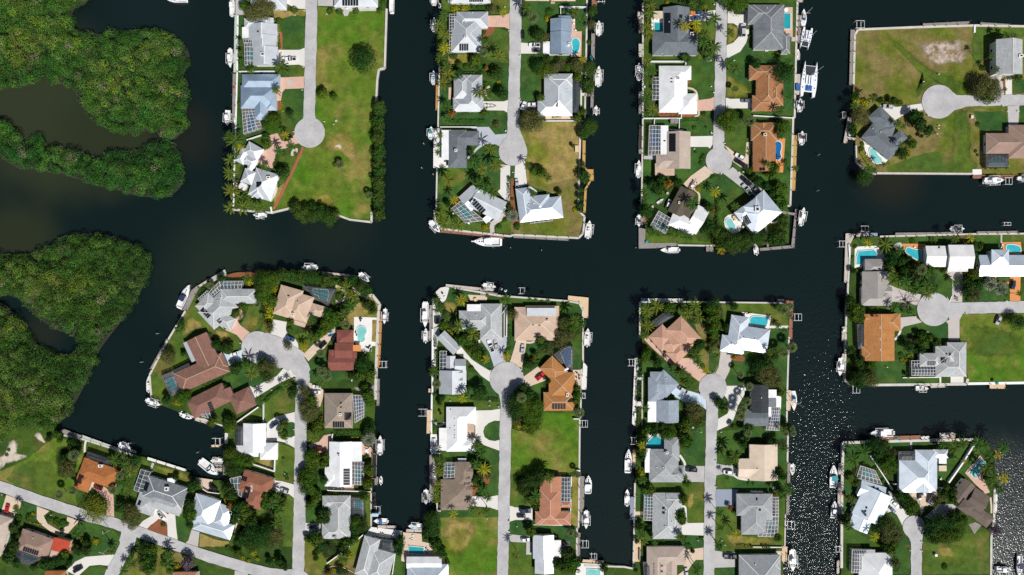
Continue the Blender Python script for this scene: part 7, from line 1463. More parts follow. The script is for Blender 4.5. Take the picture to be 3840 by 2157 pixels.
H('bright orange shingle house','bright orange shingle house with three pink skylights and a brick chimney','sorange',[('gy3.0',322,236,628,706),('hx',480,230,689,406),('hx',298,560,500,706),('gx2.9',330,232,580,330)],pitch=0.26);SOLAR(474,358,490,386,n=1,m='paver_pink',nm='skylight');SOLAR(475,475,491,500,n=1,m='paver_pink',nm='skylight');SOLAR(478,582,494,608,n=1,m='paver_pink',nm='skylight');CHIM(428,252,56,22,1.6,'brick_red');CAGE([(252,338),(322,338),(322,585),(262,585)],2,4,'frame_dark','screen_dark',deck='deck_dark')
H('grey house with two solar arrays','grey hipped house with two small black solar arrays and a wide cage','sgl',[('hx',1040,660,1348,866),('hy',1158,520,1350,866),('hx',1038,556,1262,760),('hx',880,628,1087,762)],cap='sgs' and None);SOLAR(955,704,1056,752,n=4);SOLAR(1089,670,1190,726,n=4);SKY((1148,640,18,22),(1184,638,18,22));CAGE([(797,704),(882,704),(882,762),(797,762)],3,2,deck=None,scr='screen_dark');CAGE([(799,762),(1042,762),(1042,855),(801,855)],8,3,scr='screen_dark',pool=[(850,785),(1000,785),(1000,840),(850,840)],sm=0,pm='deep')
DOCK('wood_pale',[(100,362),(148,362),(146,505),(98,505)]);DOCK('wood_pale',[(102,632),(128,632),(140,720),(120,850),(102,850)]);DOCK('wood_pale',[(990,948),(1140,944),(1142,972),(990,978)]);DOCK('wood_tan',[(1583,936),(1740,938),(1740,986),(1583,984)]);LIFT(200,958,272,1028)
BOAT('cc',92,680,75,856,64,'white boat with a white canopy left of the orange roof',motors=1,top='gel_white',lift=1);BOAT('skiff',842,982,970,985,52,'white boat with a teal stern below the wide cage',motors=1,lift=1,accent='canvas_teal');CAR('suv',1690,256,1652,340,'silver','silver car parked alone on the green lawn');TABLE(1637,925,38,text='light blue parasol on the timber dock',umb='canvas_teal');MAILBOX((1350,230),(840,262),(1755,105),(960,415),(555,770));BOXES('gel_white','bench','white box on the small pale dock','box',(112,392,130,410));WALLF([(715,876),(1075,872)],w=0.35,h=0.7)
TREES('d190,105,110 t240,170,120 t300,195,95 t235,265,100 t290,285,90 d190,225,90 q630,165,95 a575,160,60,2 b740,180,96 b790,195,80 g790,120,190,5 d790,558,108 t915,460,82 t982,480,82 t930,525,82 d850,500,60 d1050,520,86 t1080,535,56 d910,600,76 d840,600,60 d285,705,110 t395,760,92 d300,760,80 d290,870,130 d280,945,95 o400,880,150 o430,930,90 t360,820,80 d1890,320,145 d770,855,44 b700,640,56 d190,600,90 d200,910,90')
HEDGE(700,712,815,660,46,'yellow',1.0);HEDGE(875,862,1020,860,14,'yellow',0.6);HEDGE(360,180,470,175,26);HEDGE(1255,60,1260,100,16)
# ---------------------------------------------------------------- lower right land by the lake
T('I1')
H('large blue white hipped house','large pale blue metal hip roofed house with a white front gable','mlb',[('hy',836,314,1056,742),('hx',674,420,1056,742),('hx',1018,310,1166,396),('gy3.4',844,582,975,738)],pitch=0.36);CAGE([(668,332),(836,330),(836,420),(666,422)],4,2,'frame_dark','screen_dark',pool=[(690,350),(800,350),(800,405),(690,405)],sm=0,pm='deep',deck='deck_dark')
H('small white shed roof','small white flat roofed shed right of the large blue house','mw',[('f',1073,394,1150,453)],eave=2.2,cat='shed',name='shed');H('small tan shed roof','small tan flat roofed shed below the white shed','mtan',[('f',1073,472,1151,528)],eave=2.2,cat='shed',name='shed')
H('blue and white house set askew','blue and white metal roofed house set askew below a striped cage','mlb',[('gy3.5',335,662,606,790,318),('gx3.0',300,616,548,692,165),('gy3.1',232,905,425,985,190),('h3.0',420,940,500,960,70)],pitch=0.30);CHIM(338,970,18,18,1.8);SKY((420,690,22,22),(460,705,22,22),(345,893,20,20),(335,928,20,20));CAGE([(286,474),(432,520),(502,662),(246,598)],6,3,pool=[(300,500),(400,530),(420,600),(290,580)],sm=0,pm='teal')
H('dark umber angled house','dark umber shingle house set askew beside the lake','sumber',[('gy3.2',1336,600,1442,682,238),('gx3.0',1440,688,1592,790,225),('h2.9',1420,835,1632,1002,128),('h4.0',1330,800,1440,880,120)],pitch=0.30);POOL('pale',[(1368,540),(1440,455),(1490,402),(1540,440),(1490,520),(1442,602)],0)
DOCK('wood_red',[(455,180),(890,168),(890,208),(455,216)]);DOCK('white_deck',[(895,176),(975,176),(975,206),(895,206)],text='platform');DOCK('wood_pale',[(65,450),(106,450),(104,560),(62,560)]);DOCK('wood_pale',[(58,640),(102,640),(98,960),(56,960)]);DOCK('white_deck',[(1632,755),(1662,755),(1656,950),(1628,950)]);DOCK('wood_pale',[(1095,196),(1240,196),(1240,212),(1095,212)])
BOAT('cc',612,142,376,148,82,'big white boat with three motors above the red timber dock',motors=3,lift=1);BOAT('pontoon',1240,172,1096,176,52,'tan pontoon boat moored at the seawall',top='canvas_tan',name='pontoon_boat');BOAT('cab',22,690,22,470,84,'white boat with a large teal canopy cut by the left bank','canvas_teal',motors=0);BOAT('cab',20,1000,34,832,60,'white cabin boat at the pale left dock',motors=0);BOAT('kayak',628,212,686,200,22,'blue kayak on the red timber dock','canvas_teal',z=0.15,name='kayak');BOAT('kayak',97,738,96,800,18,'orange kayak on the pale left dock','orange_paint',z=0.15,name='kayak');BOAT('kayak',84,720,82,765,18,'blue kayak beside the orange kayak','canvas_blue',z=0.15,name='kayak')
CAR('sedan',882,742,880,810,'black','black car in front of the white front gable');CAR('van',975,862,1032,770,'white','long white van on the tan driveway');CAR('sedan',595,825,668,893,'white','white car on the driveway of the askew blue house');CAR('sedan',578,888,632,940,'blue','blue car beside the white car');BOXES('alu','golf_cart','small grey cart beside the black car','cart',(918,745,945,778),h=1.2)
WALLF([(390,378),(612,715)],w=0.4,text='thin white wall left of the large blue house');WALLF([(1180,640),(1300,470),(1415,290),(1472,208)],w=0.7,text='long white wall between the large blue and umber houses');WALLF([(612,658),(660,660)]);WALLF([(1060,700),(1150,700)]);MAILBOX((905,1240),(905,1330),(785,1225),(785,1325));BOXES('gel_grey','dog_house','small grey hutch on the bottom right lawn','hutch',(1035,1362,1058,1385),h=1.2);LIFT(30,1280,98,1335);CHAIRS((1090,610),(1095,600));DOCK('wood_pale',[(48,1424),(74,1424),(72,1560),(46,1560)])
TREES('q310,330,150,8 q220,415,150,7 d430,270,140 d500,300,150 t540,250,90 d470,360,120 o622,342,82 t545,460,130 t605,490,140 t600,420,110 v560,520,90 b322,460,56 b445,505,62 b520,625,50 t240,640,90 q190,600,80,6 q200,820,95 r165,790,50 d150,1020,120 q180,1085,105 d120,1000,80 d690,790,120 d740,830,110 t820,870,130 t800,925,110 t850,900,80 d520,1060,120 d450,1100,100 y430,1190,112 o600,1110,170 o660,1180,150 o560,1200,120 t640,1260,110 d1130,770,95 t1230,820,90 o1080,800,105 o1060,850,90 d1220,740,90 d1040,1080,170 d1110,1050,160 d1200,1060,150 t1290,1050,130 t1160,1190,170 t1260,1170,140 d1040,1210,110 d1020,1150,120 v1100,1150,90 d1220,990,110 b955,910,56 q1240,290,150,8 q1310,250,130,8 q1120,260,90,7 q1470,240,130,8 q1525,265,120,8 q1730,290,125,9 q1600,380,130,7 y1660,360,125,7 q1555,500,130,7 q1620,580,140,7 y1725,600,130,7 q1640,655,120,6 q1690,720,90,7 q1580,650,100,7 y1330,425,56 p1650,1130,130,6 d1210,365,80 d1100,280,80 t600,1330,110 d560,1290,90 b260,360,46 t1160,700,70 t1330,1010,80')
T('I2')
H('white hipped house at the bottom right','white hip roofed house with a grey flat roof and wide grid cage','mw',[('h',270,1222,607,1600),('f',344,1190,432,1442,'sgl')]);CAGE([(202,1192),(342,1194),(342,1420),(196,1424)],6,6,pool=[(225,1215),(300,1215),(300,1300),(225,1300)],sm=0,pm='teal')
BOAT('cab',1665,1392,1815,1398,60,'white boat cut by the bottom edge on the lake side',motors=0);BOAT('cab',1900,1260,1890,1470,60,'dark boat at the bottom right corner of the lake','canvas_navy',motors=0);LIFT(1660,1415,1800,1480)
TREES('b1148,1370,72 o650,1330,110 q650,1400,70,8')
# ---------------------------------------------------------------- lower left peninsula with the wide round street end
T('E1')
H('grey house with angled wings','grey shingle house with angled wings and an angled white screen cage','sgl',[('hx3.0',820,278,1182,426),('h',838,286,1002,462,332),('h',702,318,808,425,190),('h',800,500,978,576,130),('h',578,442,700,330,130)],pitch=0.36);SOLAR(650,460,728,545,46,n=5);SOLAR(815,566,846,598,46,n=3);VENT((795,395),(828,362));CAGE([(815,200),(1042,200),(1032,274),(826,278)],6,2,pool=[(850,215),(950,215),(950,265),(850,265)],sm=0,pm='teal');CAGE([(808,205),(828,282),(748,352),(708,310)],2,4,deck='deck_cage');CAGE([(688,294),(702,316),(612,396),(596,380)],1,5,deck=None)
H('large tan tiled house','large tan tiled house with overlapping hip roofs and a dark pool cage','ttan',[('h3.1',1430,235,1656,298,302),('h3.0',1540,298,1762,362,272),('h',1748,420,1898,464,115),('g2.8',1545,555,1690,600,70)],pitch=0.36);SKY((1505,345,24,12),(1590,398,24,12));CHIM(1558,535,18,30,1.2)
H('brown house with grey strip roof','brown shingle house with a grey flat strip and a dark pool cage','sredbrown',[('gy3.0',480,806,682,710,320),('h',350,1127,832,916,212),('f2.7',448,822,492,802,212,'mg'),('h',770,945,835,915,160)],pitch=0.30,cap='canvas_tan');CAGE([(225,1150),(346,1100),(437,1310),(320,1362)],3,5,'frame_dark','screen',pool=[(276,1182),(348,1165),(398,1285),(322,1308)],sm=0,pm='teal',deck=None);CAGE([(342,1098),(500,1022),(515,1050),(362,1118)],4,1,'frame_dark','screen_dark',deck=None)
H('reddish brown house by the triangular cage','reddish brown shingle house with a triangular white framed cage below','sredbrown',[('h3.0',470,1402,836,1220,205),('h',900,1356,1102,1260,202),('gy',820,1300,920,1260,100)],cap='sredbrown' and None)
T('G2');SOLAR(206,2,246,-14,108,n=5,across=True);CAGE([(36,80),(204,2),(248,166),(140,132)],4,3,scr='screen_dark',pool=[(140,40),(200,20),(215,80),(150,90)],sm=0,pm='teal');T('E1')
DOCK('wood_grey',[(440,490),(486,500),(572,332),(612,262),(588,244),(532,290)]);DOCK('wood_pale',[(588,250),(690,186),(702,202),(604,268)]);DOCK('wood_pale',[(698,184),(866,82),(890,136),(735,212)]);DOCK('wood_grey',[(280,782),(302,795),(136,1090),(114,1078)]);DOCK('wood_pale',[(95,1365),(140,1380),(230,1445),(180,1447)])
BOAT('cab',398,462,502,238,78,'white cruiser with a navy canopy at the upper left dock','canvas_navy',motors=0);BOAT('skiff',88,1312,88,1156,52,'white boat with its bow up at the curving seawall',motors=1,lift=0);BOAT('cc',85,1395,222,1445,58,'white boat askew at the lower bend of the curving seawall',motors=2,lift=1);BOAT('cc',1790,64,1636,62,64,'white boat on a lift above the mangrove hedge','gel_white',motors=2,lift=1)
CAR('sedan',1004,920,918,948,'white','white car nearest the round end on the blue driveway');CAR('suv',986,992,905,1022,'silver','silver car beside the white car on the blue driveway');CAR('sedan',1830,1262,1745,1258,'white','white car in the shade beside the taupe roof');CAR('sedan',1742,1318,1828,1316,'white','white car with dark windows on the pink pavers')
MAILBOX((1022,822),(1570,1180),(1335,1295));POSTS((175,728),(15,1015));BOXES('canvas_tan','log_pile','dark mound beside the tan tiled house','mound',(1450,800,1470,830),h=0.4)
TREES('d1220,170,150 t1280,180,150 t1340,170,130 d1210,250,130 t1275,260,150 v1340,270,120 t1250,340,150 v1320,330,120 d1200,350,90 v1270,400,110 t1330,400,110 v1310,470,130 v1295,545,120 v1300,600,90 v1100,205,100 q1080,170,90 d820,170,80 s720,245,84,3 b640,280,54 b1045,175,44 t1045,452,86 t968,525,90 s1190,430,84,2.5 o1310,670,100 q410,690,115,3 d415,620,60 o270,950,130 o300,990,100 d440,930,52 b710,735,48 b742,780,40 d885,875,110 d770,840,90 d815,875,60 b1078,1022,84 c1132,1125,140,11 c1150,1140,60,8 o1260,1060,130 o1320,1080,130 d1280,1140,140 o1300,1180,100 d1240,1020,110 d965,1080,115 d1000,1050,80 t430,1370,140 v380,1410,120 t470,1340,90 d270,1390,90 t1525,605,84 r1530,560,50 b1508,690,78 q1720,775,115,7 y1655,865,105,5 q1740,590,80 o1495,850,92 q1240,580,50 t1900,540,110 t1880,620,110 v1840,700,105 t1790,742,100 v1750,780,70 s1825,925,90 s1840,1110,115,6.5 s1890,1150,105,6 q1810,1232,84 q1440,1290,66 q1500,1232,74,5 o1640,1290,100 o1680,1350,100 t1730,1400,110 q1215,1400,95,7 d1540,1330,110 t860,1255,40 v885,1305,40 b1420,1280,50')
HEDGE(1012,612,1078,470,36,'shrub',1.0);HEDGE(1085,440,1230,440,24,'shrub',0.8);HEDGE(1260,1410,1420,1285,30);HEDGE(640,1250,730,1205,34);HEDGE(740,1200,930,1115,38,'mang');HEDGE(760,820,785,880,40,'mang');HEDGE(865,850,915,920,54,'mang',1.4)
T('E2')
H('dark red stepped house','dark red metal roofed house in steps beside an orange balcony','smaroon',[('gx2.9',890,930,1142,1098),('h3.4',972,690,1141,832),('gx3.8',955,820,1134,972),('f3.2',1080,912,1172,1014),('gy2.8',892,890,958,985)],pitch=0.34);H_=HCTX['t']
mb=MB();a,b=W(1130,842,2.9),W(1214,905,2.9);mb.box((a[0]+b[0])/2,(a[1]+b[1])/2,2.7,2.9,b[0]-a[0],a[1]-b[1]);o=mb.build('balcony','orange_deck',H_);o.location=HCTX['inv']
POOL('pale',[(1178,680),(1215,652),(1262,668),(1274,705),(1252,750),(1258,785),(1228,812),(1190,800),(1182,750)],3)
POOL('teal',[(735,280),(880,286),(893,320),(876,396),(800,370),(790,345),(725,318)],0,'pool under the dark cage');CAGE([(640,250),(962,284),(886,452),(744,366)],6,4,'frame_dark','screen',deck=None)
CHAIRS((1278,866),(1300,856),(1312,890),m='canvas_black',name='sun_lounger',text='black sun lounger');CHAIRS((1200,575),(1222,578),(1210,600),(1170,735),(1160,715),m='canvas_black',text='dark patio chair');TABLE(1180,862,24,'gel_white','white table on the orange balcony')
DOCK('wood_orange',[(1410,500),(1432,500),(1406,1070),(1380,1068)]);DOCK('wood_grey',[(1376,1180),(1403,1180),(1400,1450),(1372,1450)]);DOCK('wood_pale',[(820,102),(1145,138),(1142,160),(820,126)],[(1145,136),(1168,142),(1266,222),(1250,236)]);LIFT(1408,1004,1476,1068)
BOAT('cab',1206,126,1300,206,58,'white boat with a dark cockpit on a lift at the upper right corner',top=None,motors=1,lift=1);BOAT('cc',1462,482,1450,630,46,'white boat with its bow down beside the orange dock',motors=1,lift=1)
CAR('sedan',866,812,798,872,'black','black car on the tan driveway of the dark red house');CAR('suv',466,752,546,796,'blue','dark blue car on the white driveway of the tan tiled house');BOAT('kayak',880,755,940,736,22,'bright blue kayak on the driveway by the dark red house','canvas_blue',z=0.25,name='kayak');BOAT('kayak',885,722,930,705,18,'teal kayak leaning near the bright blue kayak','canvas_teal',z=0.25,name='kayak');CAR('suv',935,800,960,745,'black','black car half hidden beside the dark red roof')
WALLF([(1122,1150),(1122,1205)],w=0.3);MAILBOX((548,1180),(885,1000),(1260,920))
TREES('m430,130,120 m520,140,110 m620,145,120 m700,155,130 m760,170,100 m870,180,120 m910,205,90 d1130,190,110 m1220,265,140 m1265,300,110 m1170,230,80 c1060,270,135,7 c1130,350,135,6 q1110,440,130,6 q1040,530,125,7 t890,520,100 y990,270,60 b995,350,95 t935,560,120 t900,640,112 t830,690,110 v790,740,80 t960,600,110 t1000,560,90 s1060,640,105 d1265,430,100 d1330,490,95 r1320,450,40 d1240,1050,170 t1300,1140,120 t1200,1155,110 d1130,1150,90 r1190,1150,40 t1250,1260,70 t1285,1340,110 t1290,1400,110 d1250,1310,90 b1110,400,60 r670,620,46 q835,245,50')
T('G2')
H('taupe house with two solar blocks','taupe shingle hip roofed house with two black solar blocks','staupe',[('h',1384,-95,1667,256),('g',1500,100,1660,250)]);SKY((1550,2,20,14),(1550,46,20,14));CHIM(1545,118,22,24,0.6);SOLAR(1584,98,1656,188,n=5);SOLAR(1467,190,1584,250,n=5);CAGE([(1667,-75),(1782,-70),(1778,150),(1690,205)],4,7,pool=[(1705,-40),(1765,-40),(1765,100),(1720,90)],sm=0,pm='blue')
H('white house by the canal end','white metal roofed house with a dark lanai at the canal end','mw',[('gy3.2',568,208,794,500),('hx',498,430,720,545),('h',736,404,914,574)]);CAGE([(490,240),(568,238),(568,438),(494,438)],3,4,'frame_dark','screen_dark',deck='deck_dark',pool=[(505,290),(555,290),(555,400),(505,400)],sm=0,pm='deep')
H('russet house by the round glass cage','russet shingle house with two solar blocks and a rounded pool at its left','sbrick',[('h3.0',582,672,884,765,188),('h',640,828,808,880,212),('h',560,745,680,790,150)],pitch=0.36);SOLAR(560,734,613,752,46,n=3);SOLAR(588,838,646,853,118,n=6,across=True);SOLAR(630,1028,680,1040,22,n=1);CHIM(655,860,10,60,0.3,'alu');CAGE([(432,765),(548,740),(550,950),(472,895)],3,3,'frame_white','screen',deck='concrete_old',pool=[(455,775),(510,770),(530,900),(490,880),(450,830)],pm='green')
H('long white house with solar ladder','long bright white metal roofed house with a ladder of solar panels','mw',[('gy3.0',1432,392,1662,842),('hx2.8',1388,645,1560,842),('f2.7',1656,394,1760,590)],pitch=0.28);SOLAR(1575,662,1640,830,n=6,across=True);CHIM(1530,525,18,18,0.6,'alu');CAGE([(1660,590),(1780,600),(1778,828),(1660,826)],4,6,scr='screen',pool=[(1700,650),(1755,650),(1755,790),(1700,790)],sm=0,pm='teal',deck='deck_cage')
H('pale grey house by the blue tiled pool','pale grey shingle hip roofed house left of a blue tiled pool','sgl',[('hy',1424,938,1647,1368),('hx',1364,936,1647,1060),('hx',1358,1212,1642,1369)]);CAGE([(1647,955),(1784,960),(1782,1165),(1647,1165)],6,5,'frame_dark','screen',deck=None,pool=[(1688,985),(1766,985),(1766,1150),(1688,1150)],sm=0,pm='aqua')
H('blue white house among dark trees','pale blue metal roofed house with white ribs among dark trees','mlb',[('h3.0',95,910,344,986,305),('h2.9',100,1120,478,1232,158),('h2.95',330,1008,478,1066,225)],pitch=0.32)
LIFT(262,358,345,425);DOCK('wood_tan',[(250,424),(332,424),(332,446),(250,446)],text='small platform');DOCK('wood_grey',[(366,620),(408,620),(400,725),(366,725)],[(290,622),(366,622),(366,645),(290,645)]);DOCK('wood_pale',[(296,655),(362,655),(362,690),(296,690)],text='small platform');DOCK('wood_pale',[(82,140),(200,160),(205,215),(85,180)]);DOCK('concrete',[(384,305),(416,305),(412,412),(382,412)],text='landing');DOCK('wood_grey',[(1870,400),(1930,400),(1925,520),(1868,520)]);DOCK('wood_grey',[(1868,522),(1912,522),(1905,760),(1860,760)]);DOCK('wood_grey',[(1862,900),(1895,900),(1892,1112),(1858,1110)])
BOAT('cab',130,590,306,728,98,'long white boat set askew at the canal end with open stern',motors=2,top=None);BOAT('skiff',358,588,238,584,54,'small white boat on a lift beside the canal end trees',motors=1,lift=1);BOAT('cab',-70,110,50,162,58,'white boat half hidden below the triangular cage',motors=1);POSTS((100,505))
CAR('pickup',918,192,838,254,'blue','blue and white pickup truck in palm shade on the loop driveway');CAR('suv',1025,898,942,868,'silver','silver car on the driveway of the russet house');CAR('sedan',1362,465,1262,465,'maroon','dark red car on the pink paver driveway');CAR('pickup',1248,1250,1322,1250,'grey','grey pickup truck on the pale driveway');CAR('van',235,820,300,880,'black','dark covered boat trailer beside the canal end garden')
WALLF([(768,0),(768,195)],w=0.35);WALLF([(650,615),(878,692),(884,575)],w=0.45,text='white wall below the white canal end house');WALLF([(500,200),(715,48)],w=0.5,text='white wall above the white canal end house');WALLF([(1415,882),(1480,886),(1850,897)],w=0.35,text='white wall below the long white house');WALLF([(160,870),(210,900),(320,915)],w=0.3);WALLF([(1462,320),(1458,385)],w=0.4);MAILBOX((1010,412),(985,715),(1075,270),(1085,800));TABLE(1805,482,30,'gel_white','white table on the pink patio by the long white house');CHAIRS((1790,465),(1825,470),(1820,495),(1470,855),(1550,860));BOXES('canvas_black','grill_table','dark table set on the lower terrace of the long white house','table',(1420,845,1510,872),(1530,850,1575,878))
TREES('d400,190,110 t430,240,130 v450,270,70 t250,200,95 t960,215,85 t990,230,70 s930,260,75 t950,315,85 t980,345,70 o1180,40,140 o1240,80,150 o1200,140,130 o1280,130,110 t1320,215,110 t1290,250,90 t1340,280,90 c1265,350,115,6 q1220,300,50,8 t1270,270,80 t1220,540,130 t1280,560,120 t1240,620,110 t1170,700,90 t1220,720,130 t1150,780,110 t1210,800,120 d1180,870,130 t1240,870,90 t1270,905,90 t1300,960,100 v1260,1000,80 t1235,1035,92 t1390,540,72 t1365,620,84 d1370,780,84 t1400,570,70 t430,520,130 d420,590,130 t500,580,130 t560,580,130 t610,600,110 d460,670,130 d420,690,100 d530,660,100 d400,870,110 d440,930,120 v410,1000,130 r440,1040,100 d510,1050,120 t560,1060,110 d490,1120,120 d470,1180,90 t600,1130,120 d640,1200,120 t560,1190,90 a1830,370,135,5 d1800,300,90 d1840,270,110 b1800,555,80 v1820,610,80 t1830,680,110 v1820,740,90 t1815,820,110 v1810,860,70 v1490,908,64 t1785,950,92 d1385,1120,115 d1340,1180,90 d1395,1185,84 d1330,1140,70 t1700,1210,130 d1750,1250,130 d1690,1270,110 t1720,1180,90 q900,960,115,6 q930,1080,115,7 q900,1210,115,7 q860,1010,125,7 t790,950,100 t780,1030,95 t960,1000,90 d850,920,80 b990,735,56 b1005,765,40 d650,1310,170 d720,1360,180 d580,1370,150 d800,1300,150 d820,1380,160 o880,1330,160 o870,1400,140 d640,1420,150 d520,1400,120 t30,1130,115 d60,830,100 d25,1020,105 t100,840,80 d1230,1380,60 t1200,1370,56 v760,990,50 q1490,1390,50 t1560,1390,60 r970,1030,40 b965,560,36')
HEDGE(1480,312,1750,305,46);HEDGE(1620,352,1735,348,16,'yellow',0.6);HEDGE(1350,600,1360,640,30);HEDGE(1800,640,1790,880,30,'yellow')
T('G1')
H('rusty orange house by the round tree','rusty orange shingle house with a dark cage above and a white chimney','sclay',[('h3.0',845,265,1206,390,205),('h',798,386,948,440,192),('g',850,260,905,280,130)],pitch=0.34);SOLAR(797,430,846,446,90,n=3);CHIM(1018,346,40,22,0.8);CAGE([(880,205),(1116,286),(1100,338),(864,262)],5,2,'frame_dark','screen_dark',deck='deck_dark',pool=[(900,225),(990,255),(985,280),(895,250)],sm=0,pm='deep')
H('streaked charcoal house with a pool cage','grey house with streaked charcoal upper slopes and a dark glazed cage','sgs',[('h3.0',1490,445,1888,572,225),('h',1404,605,1592,664,202,'sgl'),('h2.9',1520,600,1850,705,160,'sgl')],pitch=0.34,cap='trim');CHIM(1682,576,36,36,0.9);SOLAR(1462,508,1506,522,88,n=1);SOLAR(1395,690,1425,702,50,n=1);CAGE([(1415,384),(1512,412),(1440,625),(1345,592)],2,5,'frame_white','screen_dark',deck='concrete_old',pool=[(1425,420),(1475,435),(1430,590),(1380,575)],sm=0,pm='deep')
H('tan brown house with red terrace','tan brown hip roofed house joined to a red flat terrace','tbrown',[('h3.0',228,978,542,1086,218),('f3.2',545,1066,708,1106,132,'rred'),('f2.9',520,1190,590,1214,95,'ttan')],wall='wall_cream');SOLAR(240,1156,394,1206,48,n=7);VENT((335,1072),(418,1178));CAGE([(170,1192),(432,1276),(290,1350),(150,1312)],6,3,'frame_dark','screen_dark',deck='concrete_old',pool=[(240,1225),(350,1260),(330,1300),(240,1290)],pm='teal')
H('pale tan house at the left edge','pale tan tiled house cut by the left edge','tbeige',[('h',-180,780,130,880,400)]);H('orange roof at the bottom edge','orange roofed house cut by the bottom edge','sclay',[('h',450,1402,660,1640)]);H('terracotta roof at the bottom edge','terracotta roofed house cut by the bottom edge among garden trees','tterra',[('h',1735,1415,1990,1640)])
DOCK('wood_green',[(822,36),(1242,188),(1228,218),(812,70)]);DOCK('wood_grey',[(618,-10),(650,-20),(830,48),(822,90),(640,45)]);DOCK('white_deck',[(1486,260),(1872,382),(1866,406),(1478,286)])
BOAT('cc',1200,132,1315,172,58,'white boat on a lift beside the pale green dock end',motors=1,lift=1);BOAT('skiff',1285,196,1355,222,30,'small grey dinghy beside the pale green dock',motors=0,name='dinghy');BOAT('jet',1225,195,1265,205,26,'white jet ski between the boat and the dinghy',name='jet_ski')
CAR('sedan',80,738,60,830,'red','bright red car on the tan driveway at the left edge');CAR('sedan',1640,752,1700,826,'maroon','dark red car on the white loop driveway');CAR('pickup',1588,818,1656,890,'white','white pickup truck beside the dark red car');CAR('sedan',1028,585,942,548,'maroon','dark red car in the shade of the round tree');CAR('suv',740,1412,826,1362,'black','black car on the white arched driveway');CAR('van',1720,497,1722,496,'white','white box van')if 0 else None
BOXES('gel_white','rooftop_unit','white box beside the streaked charcoal house','box',(1684,474,1754,522),h=2.6);MAILBOX((782,770),(20,640),(1335,1000),(512,845),(810,912),(1075,1395))
t=empty('street_lamp',(*W(1108,990,0),0));tag(t,'street lamp leaning over the diagonal street','street lamp');mb=MB();mb.lathe([(.14,0),(.08,6.5)],8);mb.build('pole','alu',t);mb=MB();mb.bar((0,0,6.4),(0.2,1.8,6.8),.09);mb.build('arm','alu',t);mb=MB();mb.box(0.22,2.0,6.7,6.9,.35,.8,0);mb.build('lamp_head','motor_black',t)
t=empty('utility_pole',(*W(1140,1150,0),0));tag(t,'timber utility pole casting a long shadow over the corner lawn','utility pole');mb=MB();mb.lathe([(.18,0),(.12,10.5)],8);mb.build('pole','wood_pale',t);mb=MB();mb.bar((-1.3,0.5,10),(1.3,-0.5,10),.16);mb.build('crossarm','wood_pale',t);[link('insulator',shared('ins',lambda:(lambda m_:(m_.lathe([(.06,0),(.1,.1),(.05,.25),(0,.27)],8),m_.mesh('insulator','gel_white'))[1])(MB())),t,(q,-q*0.385,10.08))for q in(-1.2,-.4,.4,1.2)]
TREES('o625,340,110 o690,350,120 o650,410,140 o620,420,100 o700,420,90 d640,280,90 d720,160,105 s740,245,125,7 d770,200,80 d700,110,80 q1145,290,130,7 q1235,290,115,7 c1310,400,120,7 q1250,345,110 d1350,290,105 r1180,390,80 s1200,450,95 t1190,510,80 s1130,590,100,5 v1170,440,60 t1110,260,70 l945,805,268,7 o1310,830,130 o1260,890,120 o1340,900,130 o1320,950,100 d1200,770,110 o1280,780,100 s730,600,95 s595,640,95,5.5 b165,880,90 b275,870,88 v318,838,56 b475,890,74 b545,912,84 b620,932,92 b655,940,60 b575,940,60 d120,980,95 b95,1030,60 d180,1050,70 d120,1170,110 d70,1280,115 d150,1330,90 d100,1230,80 q775,1030,120,7 v830,1110,86 d850,1132,76 v945,1115,84 d750,1190,85 d860,1205,92 d600,1300,100 d520,1330,112 d440,1345,120 d680,1340,70 d790,1210,80 q1110,1205,90,4 d1450,1190,120 t1510,1200,100 d1500,1270,100 t1440,1310,115 t1490,1390,120 q1320,1330,130,7 q1240,1400,90,6 q1680,1250,110,6 q1690,1325,130,6 t1640,1330,70 v1760,1380,100 t1700,1400,80 p1870,1340,140 p1890,1300,90 d1895,800,105 d1910,870,100 d1900,940,80 d1870,850,80 b1630,940,66 q160,795,84,6 v150,770,60 b30,645,44 d1900,590,60 d1760,470,60 t560,40,80 t590,90,60 d480,80,60 d330,1370,70 b10,1240,80 b80,190,40 b60,240,40 d610,1040,44 b1550,1270,60 t640,1240,90')
TREES('v900,770,150,6.2 v985,775,150,6.2 v920,850,150,5.8 v990,860,140,5.8 v945,810,170,7 v870,830,110,5 v1020,820,110,5 v940,890,110,4.6')if 0 else None
HEDGE(1310,470,1260,725,34,'coco',1.6);HEDGE(1260,490,1215,640,14);HEDGE(1880,600,1895,540,24,'mang');HEDGE(730,1230,900,1170,22,'mang');HEDGE(300,915,420,945,16,'yellow',0.6)
T('G3')
H('grey house with triangular dark cage','grey shingle house at the bottom with white ridges and a dark cage','sgl',[('h3.0',1412,1048,1572,1090,400),('h',1480,1165,1722,1232,330)],cap='trim',pitch=0.34);CAGE([(1565,1080),(1714,1102),(1711,1226),(1554,1190)],4,4,'frame_dark','screen_dark',deck='deck_dark',pool=[(1600,1090),(1680,1105),(1675,1160),(1610,1150)],pm='deep')
DOCK('wood_grey',[(1490,120),(1536,120),(1530,225),(1488,225)]);DOCK('wood_grey',[(1484,228),(1530,228),(1526,460),(1480,460)]);DOCK('wood_grey',[(1480,448),(1552,460),(1545,540),(1515,540),(1512,480),(1480,478)]);DOCK('wood_grey',[(1482,615),(1520,615),(1518,820),(1480,820)]);DOCK('wood_pale',[(1545,945),(1728,950),(1726,976),(1545,972)]);DOCK('wood_pale',[(1832,984),(2000,990),(2000,1015),(1830,1012)]);LIFT(1512,755,1572,828)
